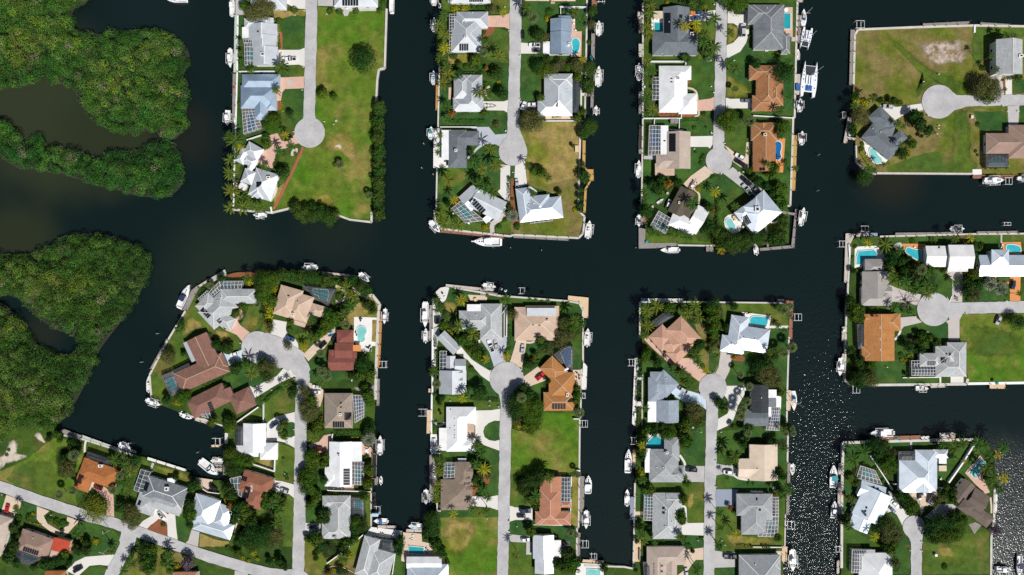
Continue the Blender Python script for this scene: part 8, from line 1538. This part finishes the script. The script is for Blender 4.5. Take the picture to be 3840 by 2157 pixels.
BOAT('cc',1570,228,1571,42,60,'white boat with its bow up beside the pink patio',motors=2,lift=1);BOAT('skiff',1572,536,1574,456,36,'small white dinghy at the hooked grey dock',motors=1,name='dinghy');BOAT('cc',1638,912,1500,910,62,'white boat with a blue canopy at the canal corner','canvas_blue',motors=2);BOAT('cc',1990,955,1852,952,60,'white boat with blue seats at the white pool deck','canvas_pale',motors=1,lift=1);BOXES('canvas_pale','boat_canopy','blue canvas shelter on the grey dock','shelter',(1486,828,1548,858),h=2.2)
WALLF([(1395,1045),(1200,1210),(1035,1330)],w=0.45,text='diagonal white wall beside the grey house');WALLF([(1000,1395),(1090,1357),(1200,1372),(1300,1420)],w=0.3,h=0.4,m='paver_pink',text='low pink kerb round the flower bed');WALLF([(1720,1230),(1690,1440)],w=0.3);BOXES('alu','utility_box','pale utility box at the street corner','utility box',(585,1325,608,1345));CHAIRS((1575,1035),(1605,1040),m='wood_grey',text='grey patio chair');TABLE(1708,1050,34,'gel_white','round white table on the white patio corner');CHAIRS((1890,1080),(1870,1090),(1900,1050))
TREES('t930,1110,120 d900,1060,110 d960,1150,100 d940,1200,80 t840,1090,60 q1060,1210,60,4 d1190,1170,90 t1230,1130,100 d1270,1120,80 t1310,1090,80 t1135,1115,60 d920,1280,56 q1190,1280,110,5 v1200,1340,80 v1250,1260,80 d1220,1220,80 b1030,1420,80 v1100,1410,80 r1050,1430,60 d1160,1410,80 b1220,1420,70 d1750,1150,110 d1770,1090,90 d1760,1210,90 d540,1310,80 b500,1300,60 d580,1350,70 b460,1330,70 d610,1380,56 v1520,1440,70 d440,1310,60 b30,1180,70 b80,1200,60 v180,1280,60 v280,1230,80 v240,1310,60 t130,1240,80 v330,1290,60')
# ---------------------------------------------------------------- lower middle peninsula
T('F1')
H('light grey house with white flat panel','light grey shingle house with a white flat panel roof above the stamped driveway','sgl',[('hy',645,265,864,626),('hx',432,335,760,532),('f',512,272,668,364,'mw')]);VENT((608,377),(660,428))
H('tan flat house with pale top panel','broad tan tiled house with a pale grey panel along its upper side','ttan',[('h',990,300,1428,636),('f',1100,288,1438,392,'ttan'),('f3.9',1113,308,1405,388,'mgl')],pitch=0.24);SKY((1176,478,24,10),(1240,481,24,10));CHIM(1325,435,20,16,1.0)
H('metal house with three dormers','grey metal roofed house with three small dormers and a narrow cage','mg',[('gy3.2',232,936,506,1173),('gx3.0',288,534,455,702,112),('gy3.0',300,790,395,945),('gx3.3',388,822,502,958),('gx4.1',385,942,470,984),('gx4.1',382,1018,470,1060),('gx4.1',392,1095,470,1138)],pitch=0.34);CAGE([(240,742),(306,742),(306,932),(238,932)],2,5,scr='screen_dark',pool=[(250,770),(295,770),(295,900),(250,900)],sm=0,pm='deep')
H('orange brown house by the triangular pool','orange brown shingle house below a triangular dark pool cage','sorange',[('h',1368,786,1526,946,182),('hy',1334,955,1594,1220),('hx',1281,1155,1592,1340),('g2.9',1440,950,1526,905,20,'mw')],pitch=0.34);SOLAR(1365,1268,1505,1324,n=5);SOLAR(1518,1212,1580,1256,n=1);CHIM(1520,1178,18,36,0.9);CAGE([(1508,690),(1580,690),(1574,946),(1386,776)],4,6,'frame_dark','screen',deck=None,pool=[(1455,760),(1500,715),(1545,703),(1560,740),(1560,870),(1530,898),(1500,870)],pm='blue')
DOCK('wood_grey',[(136,282),(165,278),(160,636),(134,638)]);DOCK('wood_pale',[(300,68),(390,78),(640,104),(785,118),(780,140),(640,134),(385,106),(300,92)]);DOCK('wood_tan',[(1528,184),(1733,205),(1728,410),(1676,406),(1676,312),(1640,250),(1526,226)]);DOCK('white_deck',[(1680,850),(1720,892),(1712,1128),(1662,1128)]);DOCK('wood_tan',[(126,1118),(156,1118),(155,1156),(124,1156)],text='small platform');DOCK('wood_grey',[(645,136),(820,160),(815,186),(645,178)]);LIFT(1034,106,1092,166);LIFT(1668,1162,1700,1216);LIFT(30,1322,112,1392)
BOAT('cc',96,258,92,504,72,'largest white centre console boat with four motors at the left dock',motors=4,lift=1);BOAT('cc',98,650,100,510,52,'white boat with red seats below the four motor boat',top=None,motors=1,lift=1);BOAT('skiff',676,80,805,98,50,'white boat lying above the long pale dock',motors=1,lift=1);BOAT('skiff',1718,690,1728,512,66,'white boat with its bow up beside the olive trees',motors=1,lift=1);BOAT('jet',840,120,872,112,30,'white jet ski on a round float left of its twin',name='jet_ski');BOAT('jet',888,138,915,128,28,'white jet ski on a round float nearest the seawall',name='jet_ski')
CAR('pickup',774,750,730,630,'white','white pickup truck with a black bed on the stamped driveway');CAR('sedan',810,728,796,632,'silver','silver car beside the white pickup truck');CAR('sedan',1064,765,1076,674,'silver','silver car alone on the tan paver driveway');CAR('sedan',1210,1030,1288,962,'red','bright red car on the tan driveway');TABLE(265,160,20,'motor_black','dark round table on the white corner terrace');CHAIRS((290,195),(255,230));BOXES('canvas_black','grill','dark covered grill on the left terrace','grill',(190,400,222,470),h=1.1);TABLE(598,225,36,'wood_tan','tan table on the upper terrace');BOXES('gel_white','cooler','white bench beside the palm hedge','bench',(625,630,645,668),h=0.6);MAILBOX((752,935),(1062,925),(1070,960),(742,1240),(832,1300));CHAIRS((1620,960),(1635,985),(1610,1000),(1640,1020),m='motor_black',text='black patio chair');WALLF([(866,365),(912,300)],w=0.25);WALLF([(912,300),(908,600)],w=0.3);BOXES('wood_pale','garden_bench','small garden bench by the flower bed','bench',(730,1234,750,1246),h=0.5)
TREES('y455,225,130,5 q220,320,105 q240,290,80 q300,395,95 t268,482,98 q195,240,80 c425,490,145,6 c570,570,145,6.5 q540,520,90,8 t460,640,110 t535,640,105 d590,700,115 t540,725,90 t610,775,112 t655,815,84 y700,825,95,5 t420,612,72 d500,590,80 y905,802,105,4.5 q905,218,112 q715,180,50 q1140,220,48 q1200,225,46 b1265,235,34 q1325,235,46 o975,380,110 v955,330,60 o1500,470,130 t1560,500,130 q1600,425,125 t1660,470,100 o1540,580,130 o1470,600,140 o1440,660,110 o1330,720,115 d1265,660,115 q1250,630,80 t1200,780,60 d1130,870,92 b1098,890,62 d1160,880,70 b555,915,66 d640,1140,128 t690,1170,70 d525,1110,72 y470,1210,110 q500,1180,90 q180,945,115,5 s205,1070,100 d1040,1200,150 s1060,1210,110,8 d980,1260,150 d1000,1350,160 t1090,1330,150 t1150,1400,170 t1210,1330,130 d1060,1130,110 t1620,1190,100 t1620,1120,80 t1610,1240,80 s1640,1360,110,4 d1330,1040,60 v1320,1005,44 b245,1225,50 d235,1265,50 b430,570,44 r1180,830,44 v470,830,40')
HEDGE(940,490,935,730,34);HEDGE(560,1215,830,1240,32,'mang');HEDGE(320,530,400,590,22,'yellow');HEDGE(1195,870,1250,845,34,'shrub',1.0);HEDGE(190,600,195,700,24);HEDGE(200,740,200,860,26);HEDGE(170,1180,420,1184,16,'mang')
T('F2')
H('bright white L house with tan balcony','bright white L shaped house with a tan balcony facing the loop driveway','mw',[('hy',304,150,532,600),('hx',304,150,602,332),('hx',304,468,595,600),('f',232,362,326,590,'white'),('f2.9',516,316,588,468,'ttan')]);VENT((390,272),(345,368),(390,345),(392,390),(390,440),(390,468),(352,183));mb=None
H('brown shingle house with two dormers','brown shingle house with little dormers and a white cage at its upper left','sbrown',[('h',248,878,566,1187),('hy',388,704,574,960),('gx3.6',508,768,574,828),('gx3.9',488,862,545,892),('gx3.9',488,917,545,947),('gx3.6',508,950,570,1008)],pitch=0.36);CAGE([(284,712),(390,714),(384,860),(278,866)],3,4,pool=[(300,730),(375,730),(370,845),(298,845)],sm=0,pm='deep',deck='deck_cage');BOXES('frame_white','air_conditioner','white framed utility yard above the brown shingle roof','utility',(422,670,505,700),h=1.2)
H('terracotta tiled house with tall cage','mottled terracotta tiled house with a tall grid cage on its right','tterra',[('hy',1240,982,1455,1336),('hx',1198,1200,1556,1337),('gy3.0',1246,850,1460,1000),('h',1448,1106,1556,1162)],pitch=0.34);CAGE([(1460,860),(1550,862),(1548,1102),(1458,1100)],3,6,scr='screen_dark',pool=[(1475,890),(1535,890),(1535,1060),(1475,1060)],sm=0,pm='deep');CAGE([(1466,1220),(1542,1220),(1540,1322),(1490,1322)],3,3,scr='screen_dark',deck='deck_cage')
DOCK('wood_tan',[(112,182),(158,182),(152,415),(106,418)]);DOCK('wood_grey',[(136,628),(170,628),(205,780),(205,900),(170,1092),(134,1090)],text='wide dock with chairs');DOCK('wood_grey',[(1645,845),(1692,848),(1686,1312),(1644,1312)]);LIFT(1655,285,1722,352);LIFT(30,172,110,242)
BOAT('cc',102,985,100,1132,54,'dark covered boat with its bow down at the chair dock','canvas_black',motors=1,lift=1);BOAT('kayak',155,1090,132,1158,28,'bright blue kayak tied beside the dark covered boat','canvas_blue',z=-0.9,name='kayak');BOAT('cab',1730,1022,1735,842,76,'large white cabin boat with its bow up beside the tall cage','gel_white',motors=0);BOAT('cc',1712,1198,1708,1374,58,'white boat with its bow down at the lower end of the grey dock',motors=2,lift=1,top='gel_white');CHAIRS((180,745),(180,770),(180,795),(185,830),(190,850));BOAT('skiff',180,470,180,580,44,'dark blue covered boat in the shade of the white house','canvas_navy',motors=0,z=0.25,accent='canvas_navy')
CAR('suv',1042,1190,1156,1192,'navy','dark blue car on the left driveway of the terracotta house');CAR('sedan',1016,1246,1102,1248,'black','black car below the dark blue car');BOXES('wood_tan','balcony_bench','tan bench on the balcony of the white L house','bench',(560,322,588,360),h=3.5)if 0 else None;MAILBOX((740,138),(830,150),(345,90),(935,1305),(1125,1312),(1015,1352),(715,1275),(940,1410));POSTS((1640,955),(1560,1170));WALLF([(1562,855),(1552,1305)],w=0.35,h=0.8);WALLF([(1185,1335),(1550,1342)],w=0.3,h=0.5);WALLF([(1585,272),(1640,272)],w=0.4);WALLF([(210,1120),(212,1195),(245,1197)],w=0.35);WALLF([(160,615),(238,620)],w=0.3);WALLF([(1610,790),(1648,792)],w=0.4)
TREES('d1040,60,130 d1130,40,120 t1100,130,150 t1200,140,150 d1030,150,130 v1060,220,130 t1150,230,150 t1210,260,140 t1180,340,150 o1010,290,110 v1030,340,90 t1100,340,110 t1150,390,90 q240,690,115 c228,800,115 q240,740,90 c205,1000,115 c215,945,112 c205,1080,95 q190,1040,90 q655,612,125,7 q600,540,100,8 y680,770,150,7 q610,720,115 o720,830,115 o710,780,90 d600,740,90 d600,870,80 q660,985,105,5 q720,1060,90,6 r585,960,66 t580,900,60 q560,1170,84 c620,1222,95,6 q705,1195,85 y375,1222,95 d160,1270,130 d150,1330,120 d170,1380,120 d140,1400,120 d1090,950,150 d1160,900,150 d1120,1000,110 t1090,1010,90 d1220,900,130 d1260,830,130 q1335,860,115,7 q1200,1040,125,7 t1195,1100,95 d1200,1145,90 q1100,1100,80,6 q1160,1080,80 s1625,830,75,4.5 t1155,1400,100 s1550,1410,85,4 t240,100,50 d260,60,70 d245,215,30 d560,700,56')
HEDGE(220,640,250,690,30,'mang');HEDGE(190,300,195,410,44);HEDGE(1565,960,1560,1080,14)
T('F3')
H('pale grey gabled house at the bottom','pale grey metal gabled house with a pinkish white flat roof on its right','mgl',[('gy3.0',1174,1045,1386,1282),('gy3.1',1194,1200,1384,1432),('f',1366,1096,1457,1270,'white')],pitch=0.22)
H('white and blue house by the square pool','white and blue metal roofed house below the square teal pool','mlb',[('h',-90,1338,322,1640),('gx3.0',-95,1262,258,1380,'mw'),('h',140,1350,325,1600)]);POOL('teal',[(-70,1152),(80,1168),(72,1236),(-72,1222)],0)
POOL('pale',[(1716,1382),(1850,1390),(1850,1470),(1712,1465)],0);DOCK('wood_grey',[(1620,1020),(1652,1020),(1648,1256),(1618,1256)]);DOCK('wood_tan',[(1672,1288),(1886,1300),(1884,1328),(1670,1316)]);LIFT(1660,1098,1732,1168);LIFT(1748,1228,1814,1282)
BOAT('skiff',1610,1412,1660,1418,28,'small white skiff on the white deck at the bottom',motors=0,z=0.3,name='dinghy');CAR('suv',1056,1090,1142,1090,'white','white car on the grey driveway at the bottom');MAILBOX((938,1012),(940,905));CHAIRS((1480,1125),(1495,1140),(1478,1150),m='wood_pale',text='pale patio chair');CHAIRS((100,1180),(120,1200),(110,1220),m='canvas_blue',text='blue patio chair')
BOXES('canvas_black','dark_grill','dark grill behind the pale gabled house','grill',(1395,1050,1412,1080),h=1.2)
TREES('t1160,1020,95 s1550,1020,84,4 s1605,1045,66,3.5 c1005,1255,95,9 d1520,1240,110 d1560,1290,100 t1600,1330,120 t1570,1370,110 t1480,1390,84 d1430,1340,100 d1500,1330,90 d150,870,130 d150,950,140 d170,1020,110 t110,1080,70 d180,1130,110 t200,1180,100 d240,1200,90 t270,1250,84 b320,1330,50 b310,1300,50 d1890,1380,90 d90,1000,60')
# ---------------------------------------------------------------- lower peninsula by the glittering canal
T('H1')
H('pink tiled house with diamond roofs','pink tiled house of diamond shaped hip roofs with a pink driveway','tpink',[('h3.2',573,288,778,512,212),('h3.0',385,370,522,520,192),('h3.0',556,528,664,640,195),('h3.1',440,450,600,560,170)],cap='paver_pink',pitch=0.40,wall='wall_cream');CAGE([(408,250),(504,290),(322,402),(280,345)],3,5,'frame_dark','screen_dark',deck='deck_dark',pool=[(400,275),(450,295),(340,365),(310,340)],sm=0,pm='deep')
H('blue and white house by the bright pool','blue and white metal roofed house beside a bright turquoise pool','mlb',[('h3.0',1075,368,1470,428,242),('h2.9',1080,276,1260,304,370),('h2.8',986,476,1214,510,168)],pitch=0.38);VENT((1170,360),(1210,508),(1318,520),(1085,565))
H('grey blue house with white wedge roof','grey blue shingle house with a white wedge roof and light blue driveway','sgb',[('h',398,826,556,974,205),('h3.0',243,905,402,1150),('gy3.1',330,1136,550,1362),('f2.7',238,1150,336,1356,'mw'),('h',262,850,380,985)],pitch=0.34);VENT((342,1068),(425,915))
H('black roofed house with white flat wings','black shingle house with several white flat wings and a cage','sblack',[('gy4.4',1282,980,1452,1262),('gx2.9',1204,1228,1446,1396,'sdg'),('f3.0',1443,1030,1532,1112,'mw'),('f3.1',1412,1204,1480,1300,'mw'),('f2.8',1524,1094,1575,1204,'mw'),('f2.9',1452,1108,1528,1206,'sgs')],pitch=0.3);VENT((1378,1110));CAGE([(1478,1206),(1568,1206),(1560,1440),(1425,1436)],5,7,pool=[(1470,1250),(1540,1250),(1535,1370),(1460,1370)],sm=0,pm='blue',deck='deck_cage')
POOL('aqua',[(1264,320),(1300,294),(1400,300),(1440,312),(1425,388),(1340,378),(1268,365)],2)
DOCK('white_deck',[(108,710),(135,712),(118,1402),(80,1372)]);DOCK('white_deck',[(115,905),(188,908),(186,934),(112,930)],text='gangway');DOCK('white_deck',[(120,1145),(178,1150),(178,1212),(116,1212)],text='landing');DOCK('concrete',[(170,112),(592,116),(590,142),(168,140)]);DOCK('wood_red',[(1606,125),(1668,135),(1665,172),(1604,168)]);DOCK('wood_red',[(1664,140),(1700,140),(1696,312),(1662,312)]);DOCK('wood_red',[(1658,316),(1694,316),(1690,526),(1652,524)]);DOCK('wood_tan',[(1638,1036),(1676,1036),(1672,1242),(1632,1240)]);LIFT(1702,268,1778,336);LIFT(40,724,106,790);DOCK('wood_grey',[(1535,122),(1606,122),(1606,152),(1535,152)])
BOAT('sail',1708,1046,1716,1246,70,'white sailboat with a blue sail cover on the glittering canal','canvas_blue',name='sailboat');t=None
CAR('van',552,1008,650,1066,'silver','dark topped van on the light blue driveway');CAR('sedan',1160,1022,1222,1024,'white','small white car beside the black roof');TABLE(1270,270,20,'wood_tan');CHAIRS((1255,275),(1285,268),(1225,262));MAILBOX((905,862),(840,880),(770,1070),(640,1410));BOXES('gel_white','dock_box','white storage box on the white left dock','box',(130,800,146,832),(105,1265,120,1310));BOXES('canvas_blue','covered_skiff','blue covered skiff on the white upper dock','boat cover',(172,122,240,140));BOXES('wood_pale','utility_box','pale box beside the garden trees','utility box',(682,1404,702,1420));CHAIRS((275,545),(330,600),(355,625),(380,650),(400,675),m='canvas_black',text='black patio chair')
TREES('c230,240,145,7 c330,192,145,7 c235,390,140,6 q205,482,95 t462,205,115 d430,230,80 c720,180,140,7 c640,260,130,6 c752,295,125,6 q210,270,80 q300,150,80 d905,170,130 t870,230,110 t930,240,120 t900,310,120 t930,380,110 t900,430,110 t910,490,100 d850,330,80 d760,580,110 t740,620,90 q720,690,115 q740,740,95 q770,782,80 y815,832,85 q690,660,80 o930,555,95 o895,590,70 q920,692,76,5 q870,655,70,6 d1110,190,84 q1560,215,80,6 s1600,225,125,5 s1670,190,74,4 s1660,280,72,4 q1550,385,66,6 q1615,435,64,6 s1605,660,110,6 q1560,640,80 s1685,605,112,6 d1500,690,120 q1470,650,80 o1440,850,150 o1510,880,150 o1460,940,140 o1540,950,130 o1380,900,110 d1370,800,140 d1440,780,120 s1175,882,72,6 b1265,880,60 s1258,1000,92,5 s1235,1150,95,6 s1190,1225,110,6 s1172,1290,112,6 r1100,700,62 d990,1180,80 t1010,1230,90 d950,1150,90 t230,670,100 t215,720,80 d245,640,60 d340,760,100 q560,850,112,4 q630,905,105,4 q690,950,76,4 q650,1000,72,4 q600,870,80 o680,1200,120 o740,1250,140 o700,1290,110 t770,1350,95 t640,1380,120 t610,1420,100 q220,1215,84,6 d1030,400,64 d1035,440,40 t1580,1065,70 r1570,1080,60 t1655,1410,90 s1690,1420,60 v850,640,50 b800,800,50 t1100,1400,60 t1260,1420,90 q500,800,60 d530,820,80 q645,965,50 d450,1400,80 t480,1420,80 d390,1400,90 t240,1430,80 t340,1400,70')
HEDGE(152,720,160,898,50,'mang',1.2);HEDGE(152,936,146,1138,50,'mang',1.2);HEDGE(150,1216,146,1400,50,'mang',1.2);HEDGE(390,560,440,600,30);HEDGE(590,1310,640,1310,20)
T('H2')
H('grey shingle house with white side strip','grey shingle house with a white strip roof along its left side','sg',[('hy',252,180,548,514),('hy',404,60,557,300),('hx',252,345,613,514),('f',209,176,266,416,'mw')]);CHIM(428,214,22,22,0.9);VENT((400,214),(328,364),(394,362));SOLAR(478,430,522,432,2,n=1);POOL('teal',[(262,82),(300,50),(350,60),(402,110),(404,178),(235,178),(230,120)],2)  # pool coloured teal, darker, to stand for the house shadow on it
H('grey house with narrow grid cage','grey shingle house with two skylights and a narrow grid cage on the left','sgl',[('h',285,620,582,1084),('hx',440,720,582,1008),('g3.0',420,622,580,740)]);SKY((397,773,30,22),(397,818,30,22));VENT((420,800),(415,955),(480,910));CAGE([(207,630),(293,632),(288,900),(198,896)],3,8,pool=[(225,645),(285,650),(280,760),(225,790),(215,700)],sm=2,pm='teal',deck='deck_cage')
H('tan house with long metal ribs','tan metal gabled house with long ribs beside the glittering canal','mtan',[('gy3.0',1260,134,1543,496),('gx2.9',1146,276,1440,478),('f3.0',1145,388,1300,476,'mtan')],pitch=0.22);VENT((1342,382))
H('grey house with diamond pool cage','grey shingle house with a corner cage over a diamond shaped pool','sg',[('hx3.0',1130,630,1492,850),('hy',1178,640,1450,1040),('f3.0',1285,770,1490,940,'sgl')],pitch=0.32);SKY((1333,682,18,28),(1365,790,24,20));CAGE([(1490,664),(1553,664),(1553,858),(1488,858)],2,6,deck='deck_cage');CAGE([(1400,860),(1553,860),(1543,1062),(1346,1060)],5,5,pool=[(1440,858),(1500,860),(1512,905),(1480,1015),(1410,1025),(1405,985)],sm=0,pm='teal',deck='deck_cage')
H('tan house with dark cage at the bottom','tan shingle house with black solar panels and a dark glazed cage at the bottom','tbeige',[('hx',228,1160,617,1345),('hy',230,1160,430,1600),('hy',420,1262,532,1600)]);SOLAR(298,1318,365,1440,n=4,across=True);SKY((380,1352,22,16),(380,1408,22,16));CAGE([(192,1316),(296,1316),(296,1500),(206,1500)],3,4,'frame_dark','screen_dark',deck='deck_cage',pool=[(205,1325),(285,1325),(280,1430),(205,1430)],sm=0,pm='teal')
H('grey hipped house at the bottom','grey shingle hip roofed house with white ridges at the bottom edge','sg',[('h',1155,1243,1574,1600),('h',1400,1290,1570,1395)],cap='trim');VENT((1318,1335))
DOCK('wood_tan',[(86,180),(118,180),(114,362),(84,362)]);DOCK('paint_slate',[(62,660),(106,660),(104,892),(58,892)]);DOCK('wood_tan',[(92,1090),(170,1092),(166,1310),(90,1312)]);DOCK('wood_grey',[(1642,320),(1672,320),(1668,522),(1638,522)]);DOCK('wood_grey',[(1632,570),(1664,570),(1658,842),(1628,842)]);DOCK('wood_tan',[(1588,1160),(1643,1160),(1638,1312),(1584,1310)]);LIFT(1630,902,1708,978);LIFT(66,62,122,130)
BOAT('cab',42,415,50,182,76,'long white cruiser with a dark cockpit at the left timber dock',top=None,motors=0);BOAT('cc',34,748,36,588,56,'white boat with its bow up at the slate grey dock',motors=2);BOAT('skiff',1706,342,1700,452,50,'white boat with its bow down on the glittering canal',motors=1,lift=0);BOAT('cc',1692,1196,1694,1406,72,'large white boat with three motors at the tan platform',motors=3,lift=1)
CAR('pickup',735,392,618,384,'black','black pickup truck on the grey driveway by the white strip roof');CAR('van',1092,412,1000,408,'white','white van on the shaded driveway of the tan ribbed house');CAR('sedan',630,1460,625,1375,'silver','silver car on the tan driveway at the bottom');CAR('pickup',1003,1258,1132,1262,'black','black pickup truck on the grey driveway at the bottom');WALLF([(1300,1165),(1585,1168)],w=0.3,h=1.0);WALLF([(1283,612),(1395,616)],w=0.5,h=1.5);MAILBOX((775,10),(800,1080),(745,1100),(925,560),(1015,1145),(985,1100),(925,300),(975,10));CHAIRS((1505,790),(1500,830),m='canvas_black',text='black patio chair');BOXES('concrete','garden_slab','pale slab on the lawn by the tall palm','slab',(1495,558,1518,582),h=0.3);POSTS((68,575),(130,655),(125,885),(120,990));BOXES('frame_dark','hot_tub','dark table set on the orange timber platform','table',(150,1180,164,1300),h=0.7)
TREES('d190,90,120 y180,140,90 t185,210,105 d175,260,95 t210,30,90 d300,20,90 t450,35,130 d390,30,80 t500,20,80 d600,60,110 t640,110,120 t610,140,90 d560,40,70 v170,430,100 q185,490,95 d160,500,70 t640,525,82 q620,470,60,7 t260,590,115 d220,600,90 q200,610,70 t600,690,95 r620,710,60 d590,650,70 t570,860,110 t590,905,90 d540,870,60 c200,1095,105,7 q170,1045,95 d130,1110,50 q560,1060,90,7 q605,1085,80,7 q640,1155,80,8 d690,1205,50 q740,1380,105,9 q735,1420,85,8 s1245,20,90,5 d1205,130,92 t1240,80,60 d1470,100,66 q1590,165,95 q1625,175,75 t1500,100,60 q1110,255,130,8 q1060,310,95,7 t1120,300,80 q1040,472,54 d1570,415,90 d1600,460,75 t1550,390,60 q1650,590,115,11 q1595,650,100 t1600,620,90 r1520,640,50 q960,825,95,8 q970,975,85,7 y1130,1040,115,7 b1110,805,60 r1070,770,60 q950,1135,90,7 t1555,1080,84 q965,1170,70 d260,960,50 d270,1030,56 b775,1078,46 t120,1400,46 b1440,525,34 b1300,530,34 b1250,525,34 q310,1130,80 s1620,20,80 s1700,20,70 d180,960,70')
HEDGE(1130,1160,1290,1165,24,'mang');HEDGE(1390,1160,1470,1168,22,'mang');HEDGE(1395,1070,1500,1068,14,'yellow',0.6);HEDGE(290,1095,410,1100,20);HEDGE(545,1330,590,1330,50)
# ---------------------------------------------------------------- the mangrove swamp
T('M')
SWAMP([(-120,-120),(640,-120),(645,20),(560,60),(535,150),(565,215),(640,250),(660,215),(720,250),(790,250),(830,200),(900,245),(970,225),(1100,210),(1250,240),(1330,280),(1410,370),(1425,480),(1380,560),(1415,640),(1400,860),(1385,960),(1310,1050),(1225,1035),(1150,985),(1000,998),(800,970),(690,900),(600,780),(575,690),(480,640),(380,630),(350,560),(240,640),(80,665),(-120,640)],'broad mangrove swamp with olive and yellow crowns in the upper left corner',0.09,3)
SWAMP([(-120,880),(60,915),(120,975),(180,1070),(270,1015),(340,1065),(380,1115),(600,1135),(740,1185),(850,1125),(1000,1135),(1180,1065),(1310,1070),(1345,1160),(1385,1280),(1365,1395),(1280,1470),(1140,1485),(1000,1470),(830,1415),(730,1405),(560,1340),(330,1290),(200,1275),(130,1270),(0,1190),(-120,1160)],'narrow mangrove strip with dark green crowns below the olive creek',-0.12,5)
T('O')
SWAMP([(-40,640),(40,640),(130,622),(150,598),(250,588),(330,612),(375,640),(377,670),(350,740),(310,800),(250,880),(230,930),(190,1010),(155,1058),(118,1085),(60,1075),(-40,1105),(-40,762),(0,760),(45,800),(72,845),(115,880),(170,890),(195,870),(185,848),(115,815),(65,772),(30,742),(-40,742)],'mangrove island curving round a dark inlet at the left edge',0.0,9)
# ---------------------------------------------------------------- word the waiting labels: what it is, which way it lies from which house, which of its row
def rel(x,y):
 best=None
 for short,hx,hy,hw,hh in HOUSES:
  dx,dy=x-hx,y-hy;d=math.hypot(max(0,abs(dx)-hw),max(0,abs(dy)-hh))+0.08*math.hypot(dx,dy)
  if best is None or d<best[0]:best=(d,short,dx/max(hw,1),dy/max(hh,1),dx,dy,hw,hh)
 _,short,u,v,dx,dy,hw,hh=best
 if abs(u)<0.8 and abs(v)<0.8:return short,'beside','x'
 a='above' if v>0.8 else 'below' if v<-0.8 else ''
 s='right of' if u>0.8 else 'left of' if u<-0.8 else ''
 if a and s:
  if abs(v)>1.8*abs(u):return short,a,'x'
  if abs(u)>1.8*abs(v):return short,s,'y'
  return short,a+' and '+s,'x'
 return short,a or s,'x' if a else 'y'
ORD='first second third fourth fifth sixth seventh eighth ninth tenth eleventh twelfth'.split()
def word_labels():
 groups={}
 for o,text,x,y in PENDING:
  short,r,ax=rel(x,y);groups.setdefault((text,short,r,ax),[]).append((o,x,y))
 for(text,short,r,ax),items in groups.items():
  items.sort(key=lambda t:t[1]if ax=='x' else-t[2]);n=len(items)
  base='%s %s the %s'%(text,r,short)
  for i,(o,x,y)in enumerate(items):
   end='' if n==1 else((', leftmost' if ax=='x' else ', topmost')if i==0 else(', rightmost' if ax=='x' else ', lowest')if i==n-1 else ', %s from %s'%(ORD[i]if i<12 else str(i+1)+'th','left' if ax=='x' else 'top'))
   lab=base+end
   if len(lab.split())>16:
    rest=lab[len(text):].replace(' above and left of the',' up-left of the').replace(' above and right of the',' up-right of the').replace(' below and left of the',' down-left of the').replace(' below and right of the',' down-right of the');cut=text.replace(' with yellow-green fronds','').replace(' under a screen enclosure','').replace(' with chairs','').split()
    while len(cut)>1 and len(cut)+len(rest.split())>16:cut.pop(1 if len(cut)>2 else 0)
    lab=' '.join(cut)+rest
   o['label']=lab
word_labels()
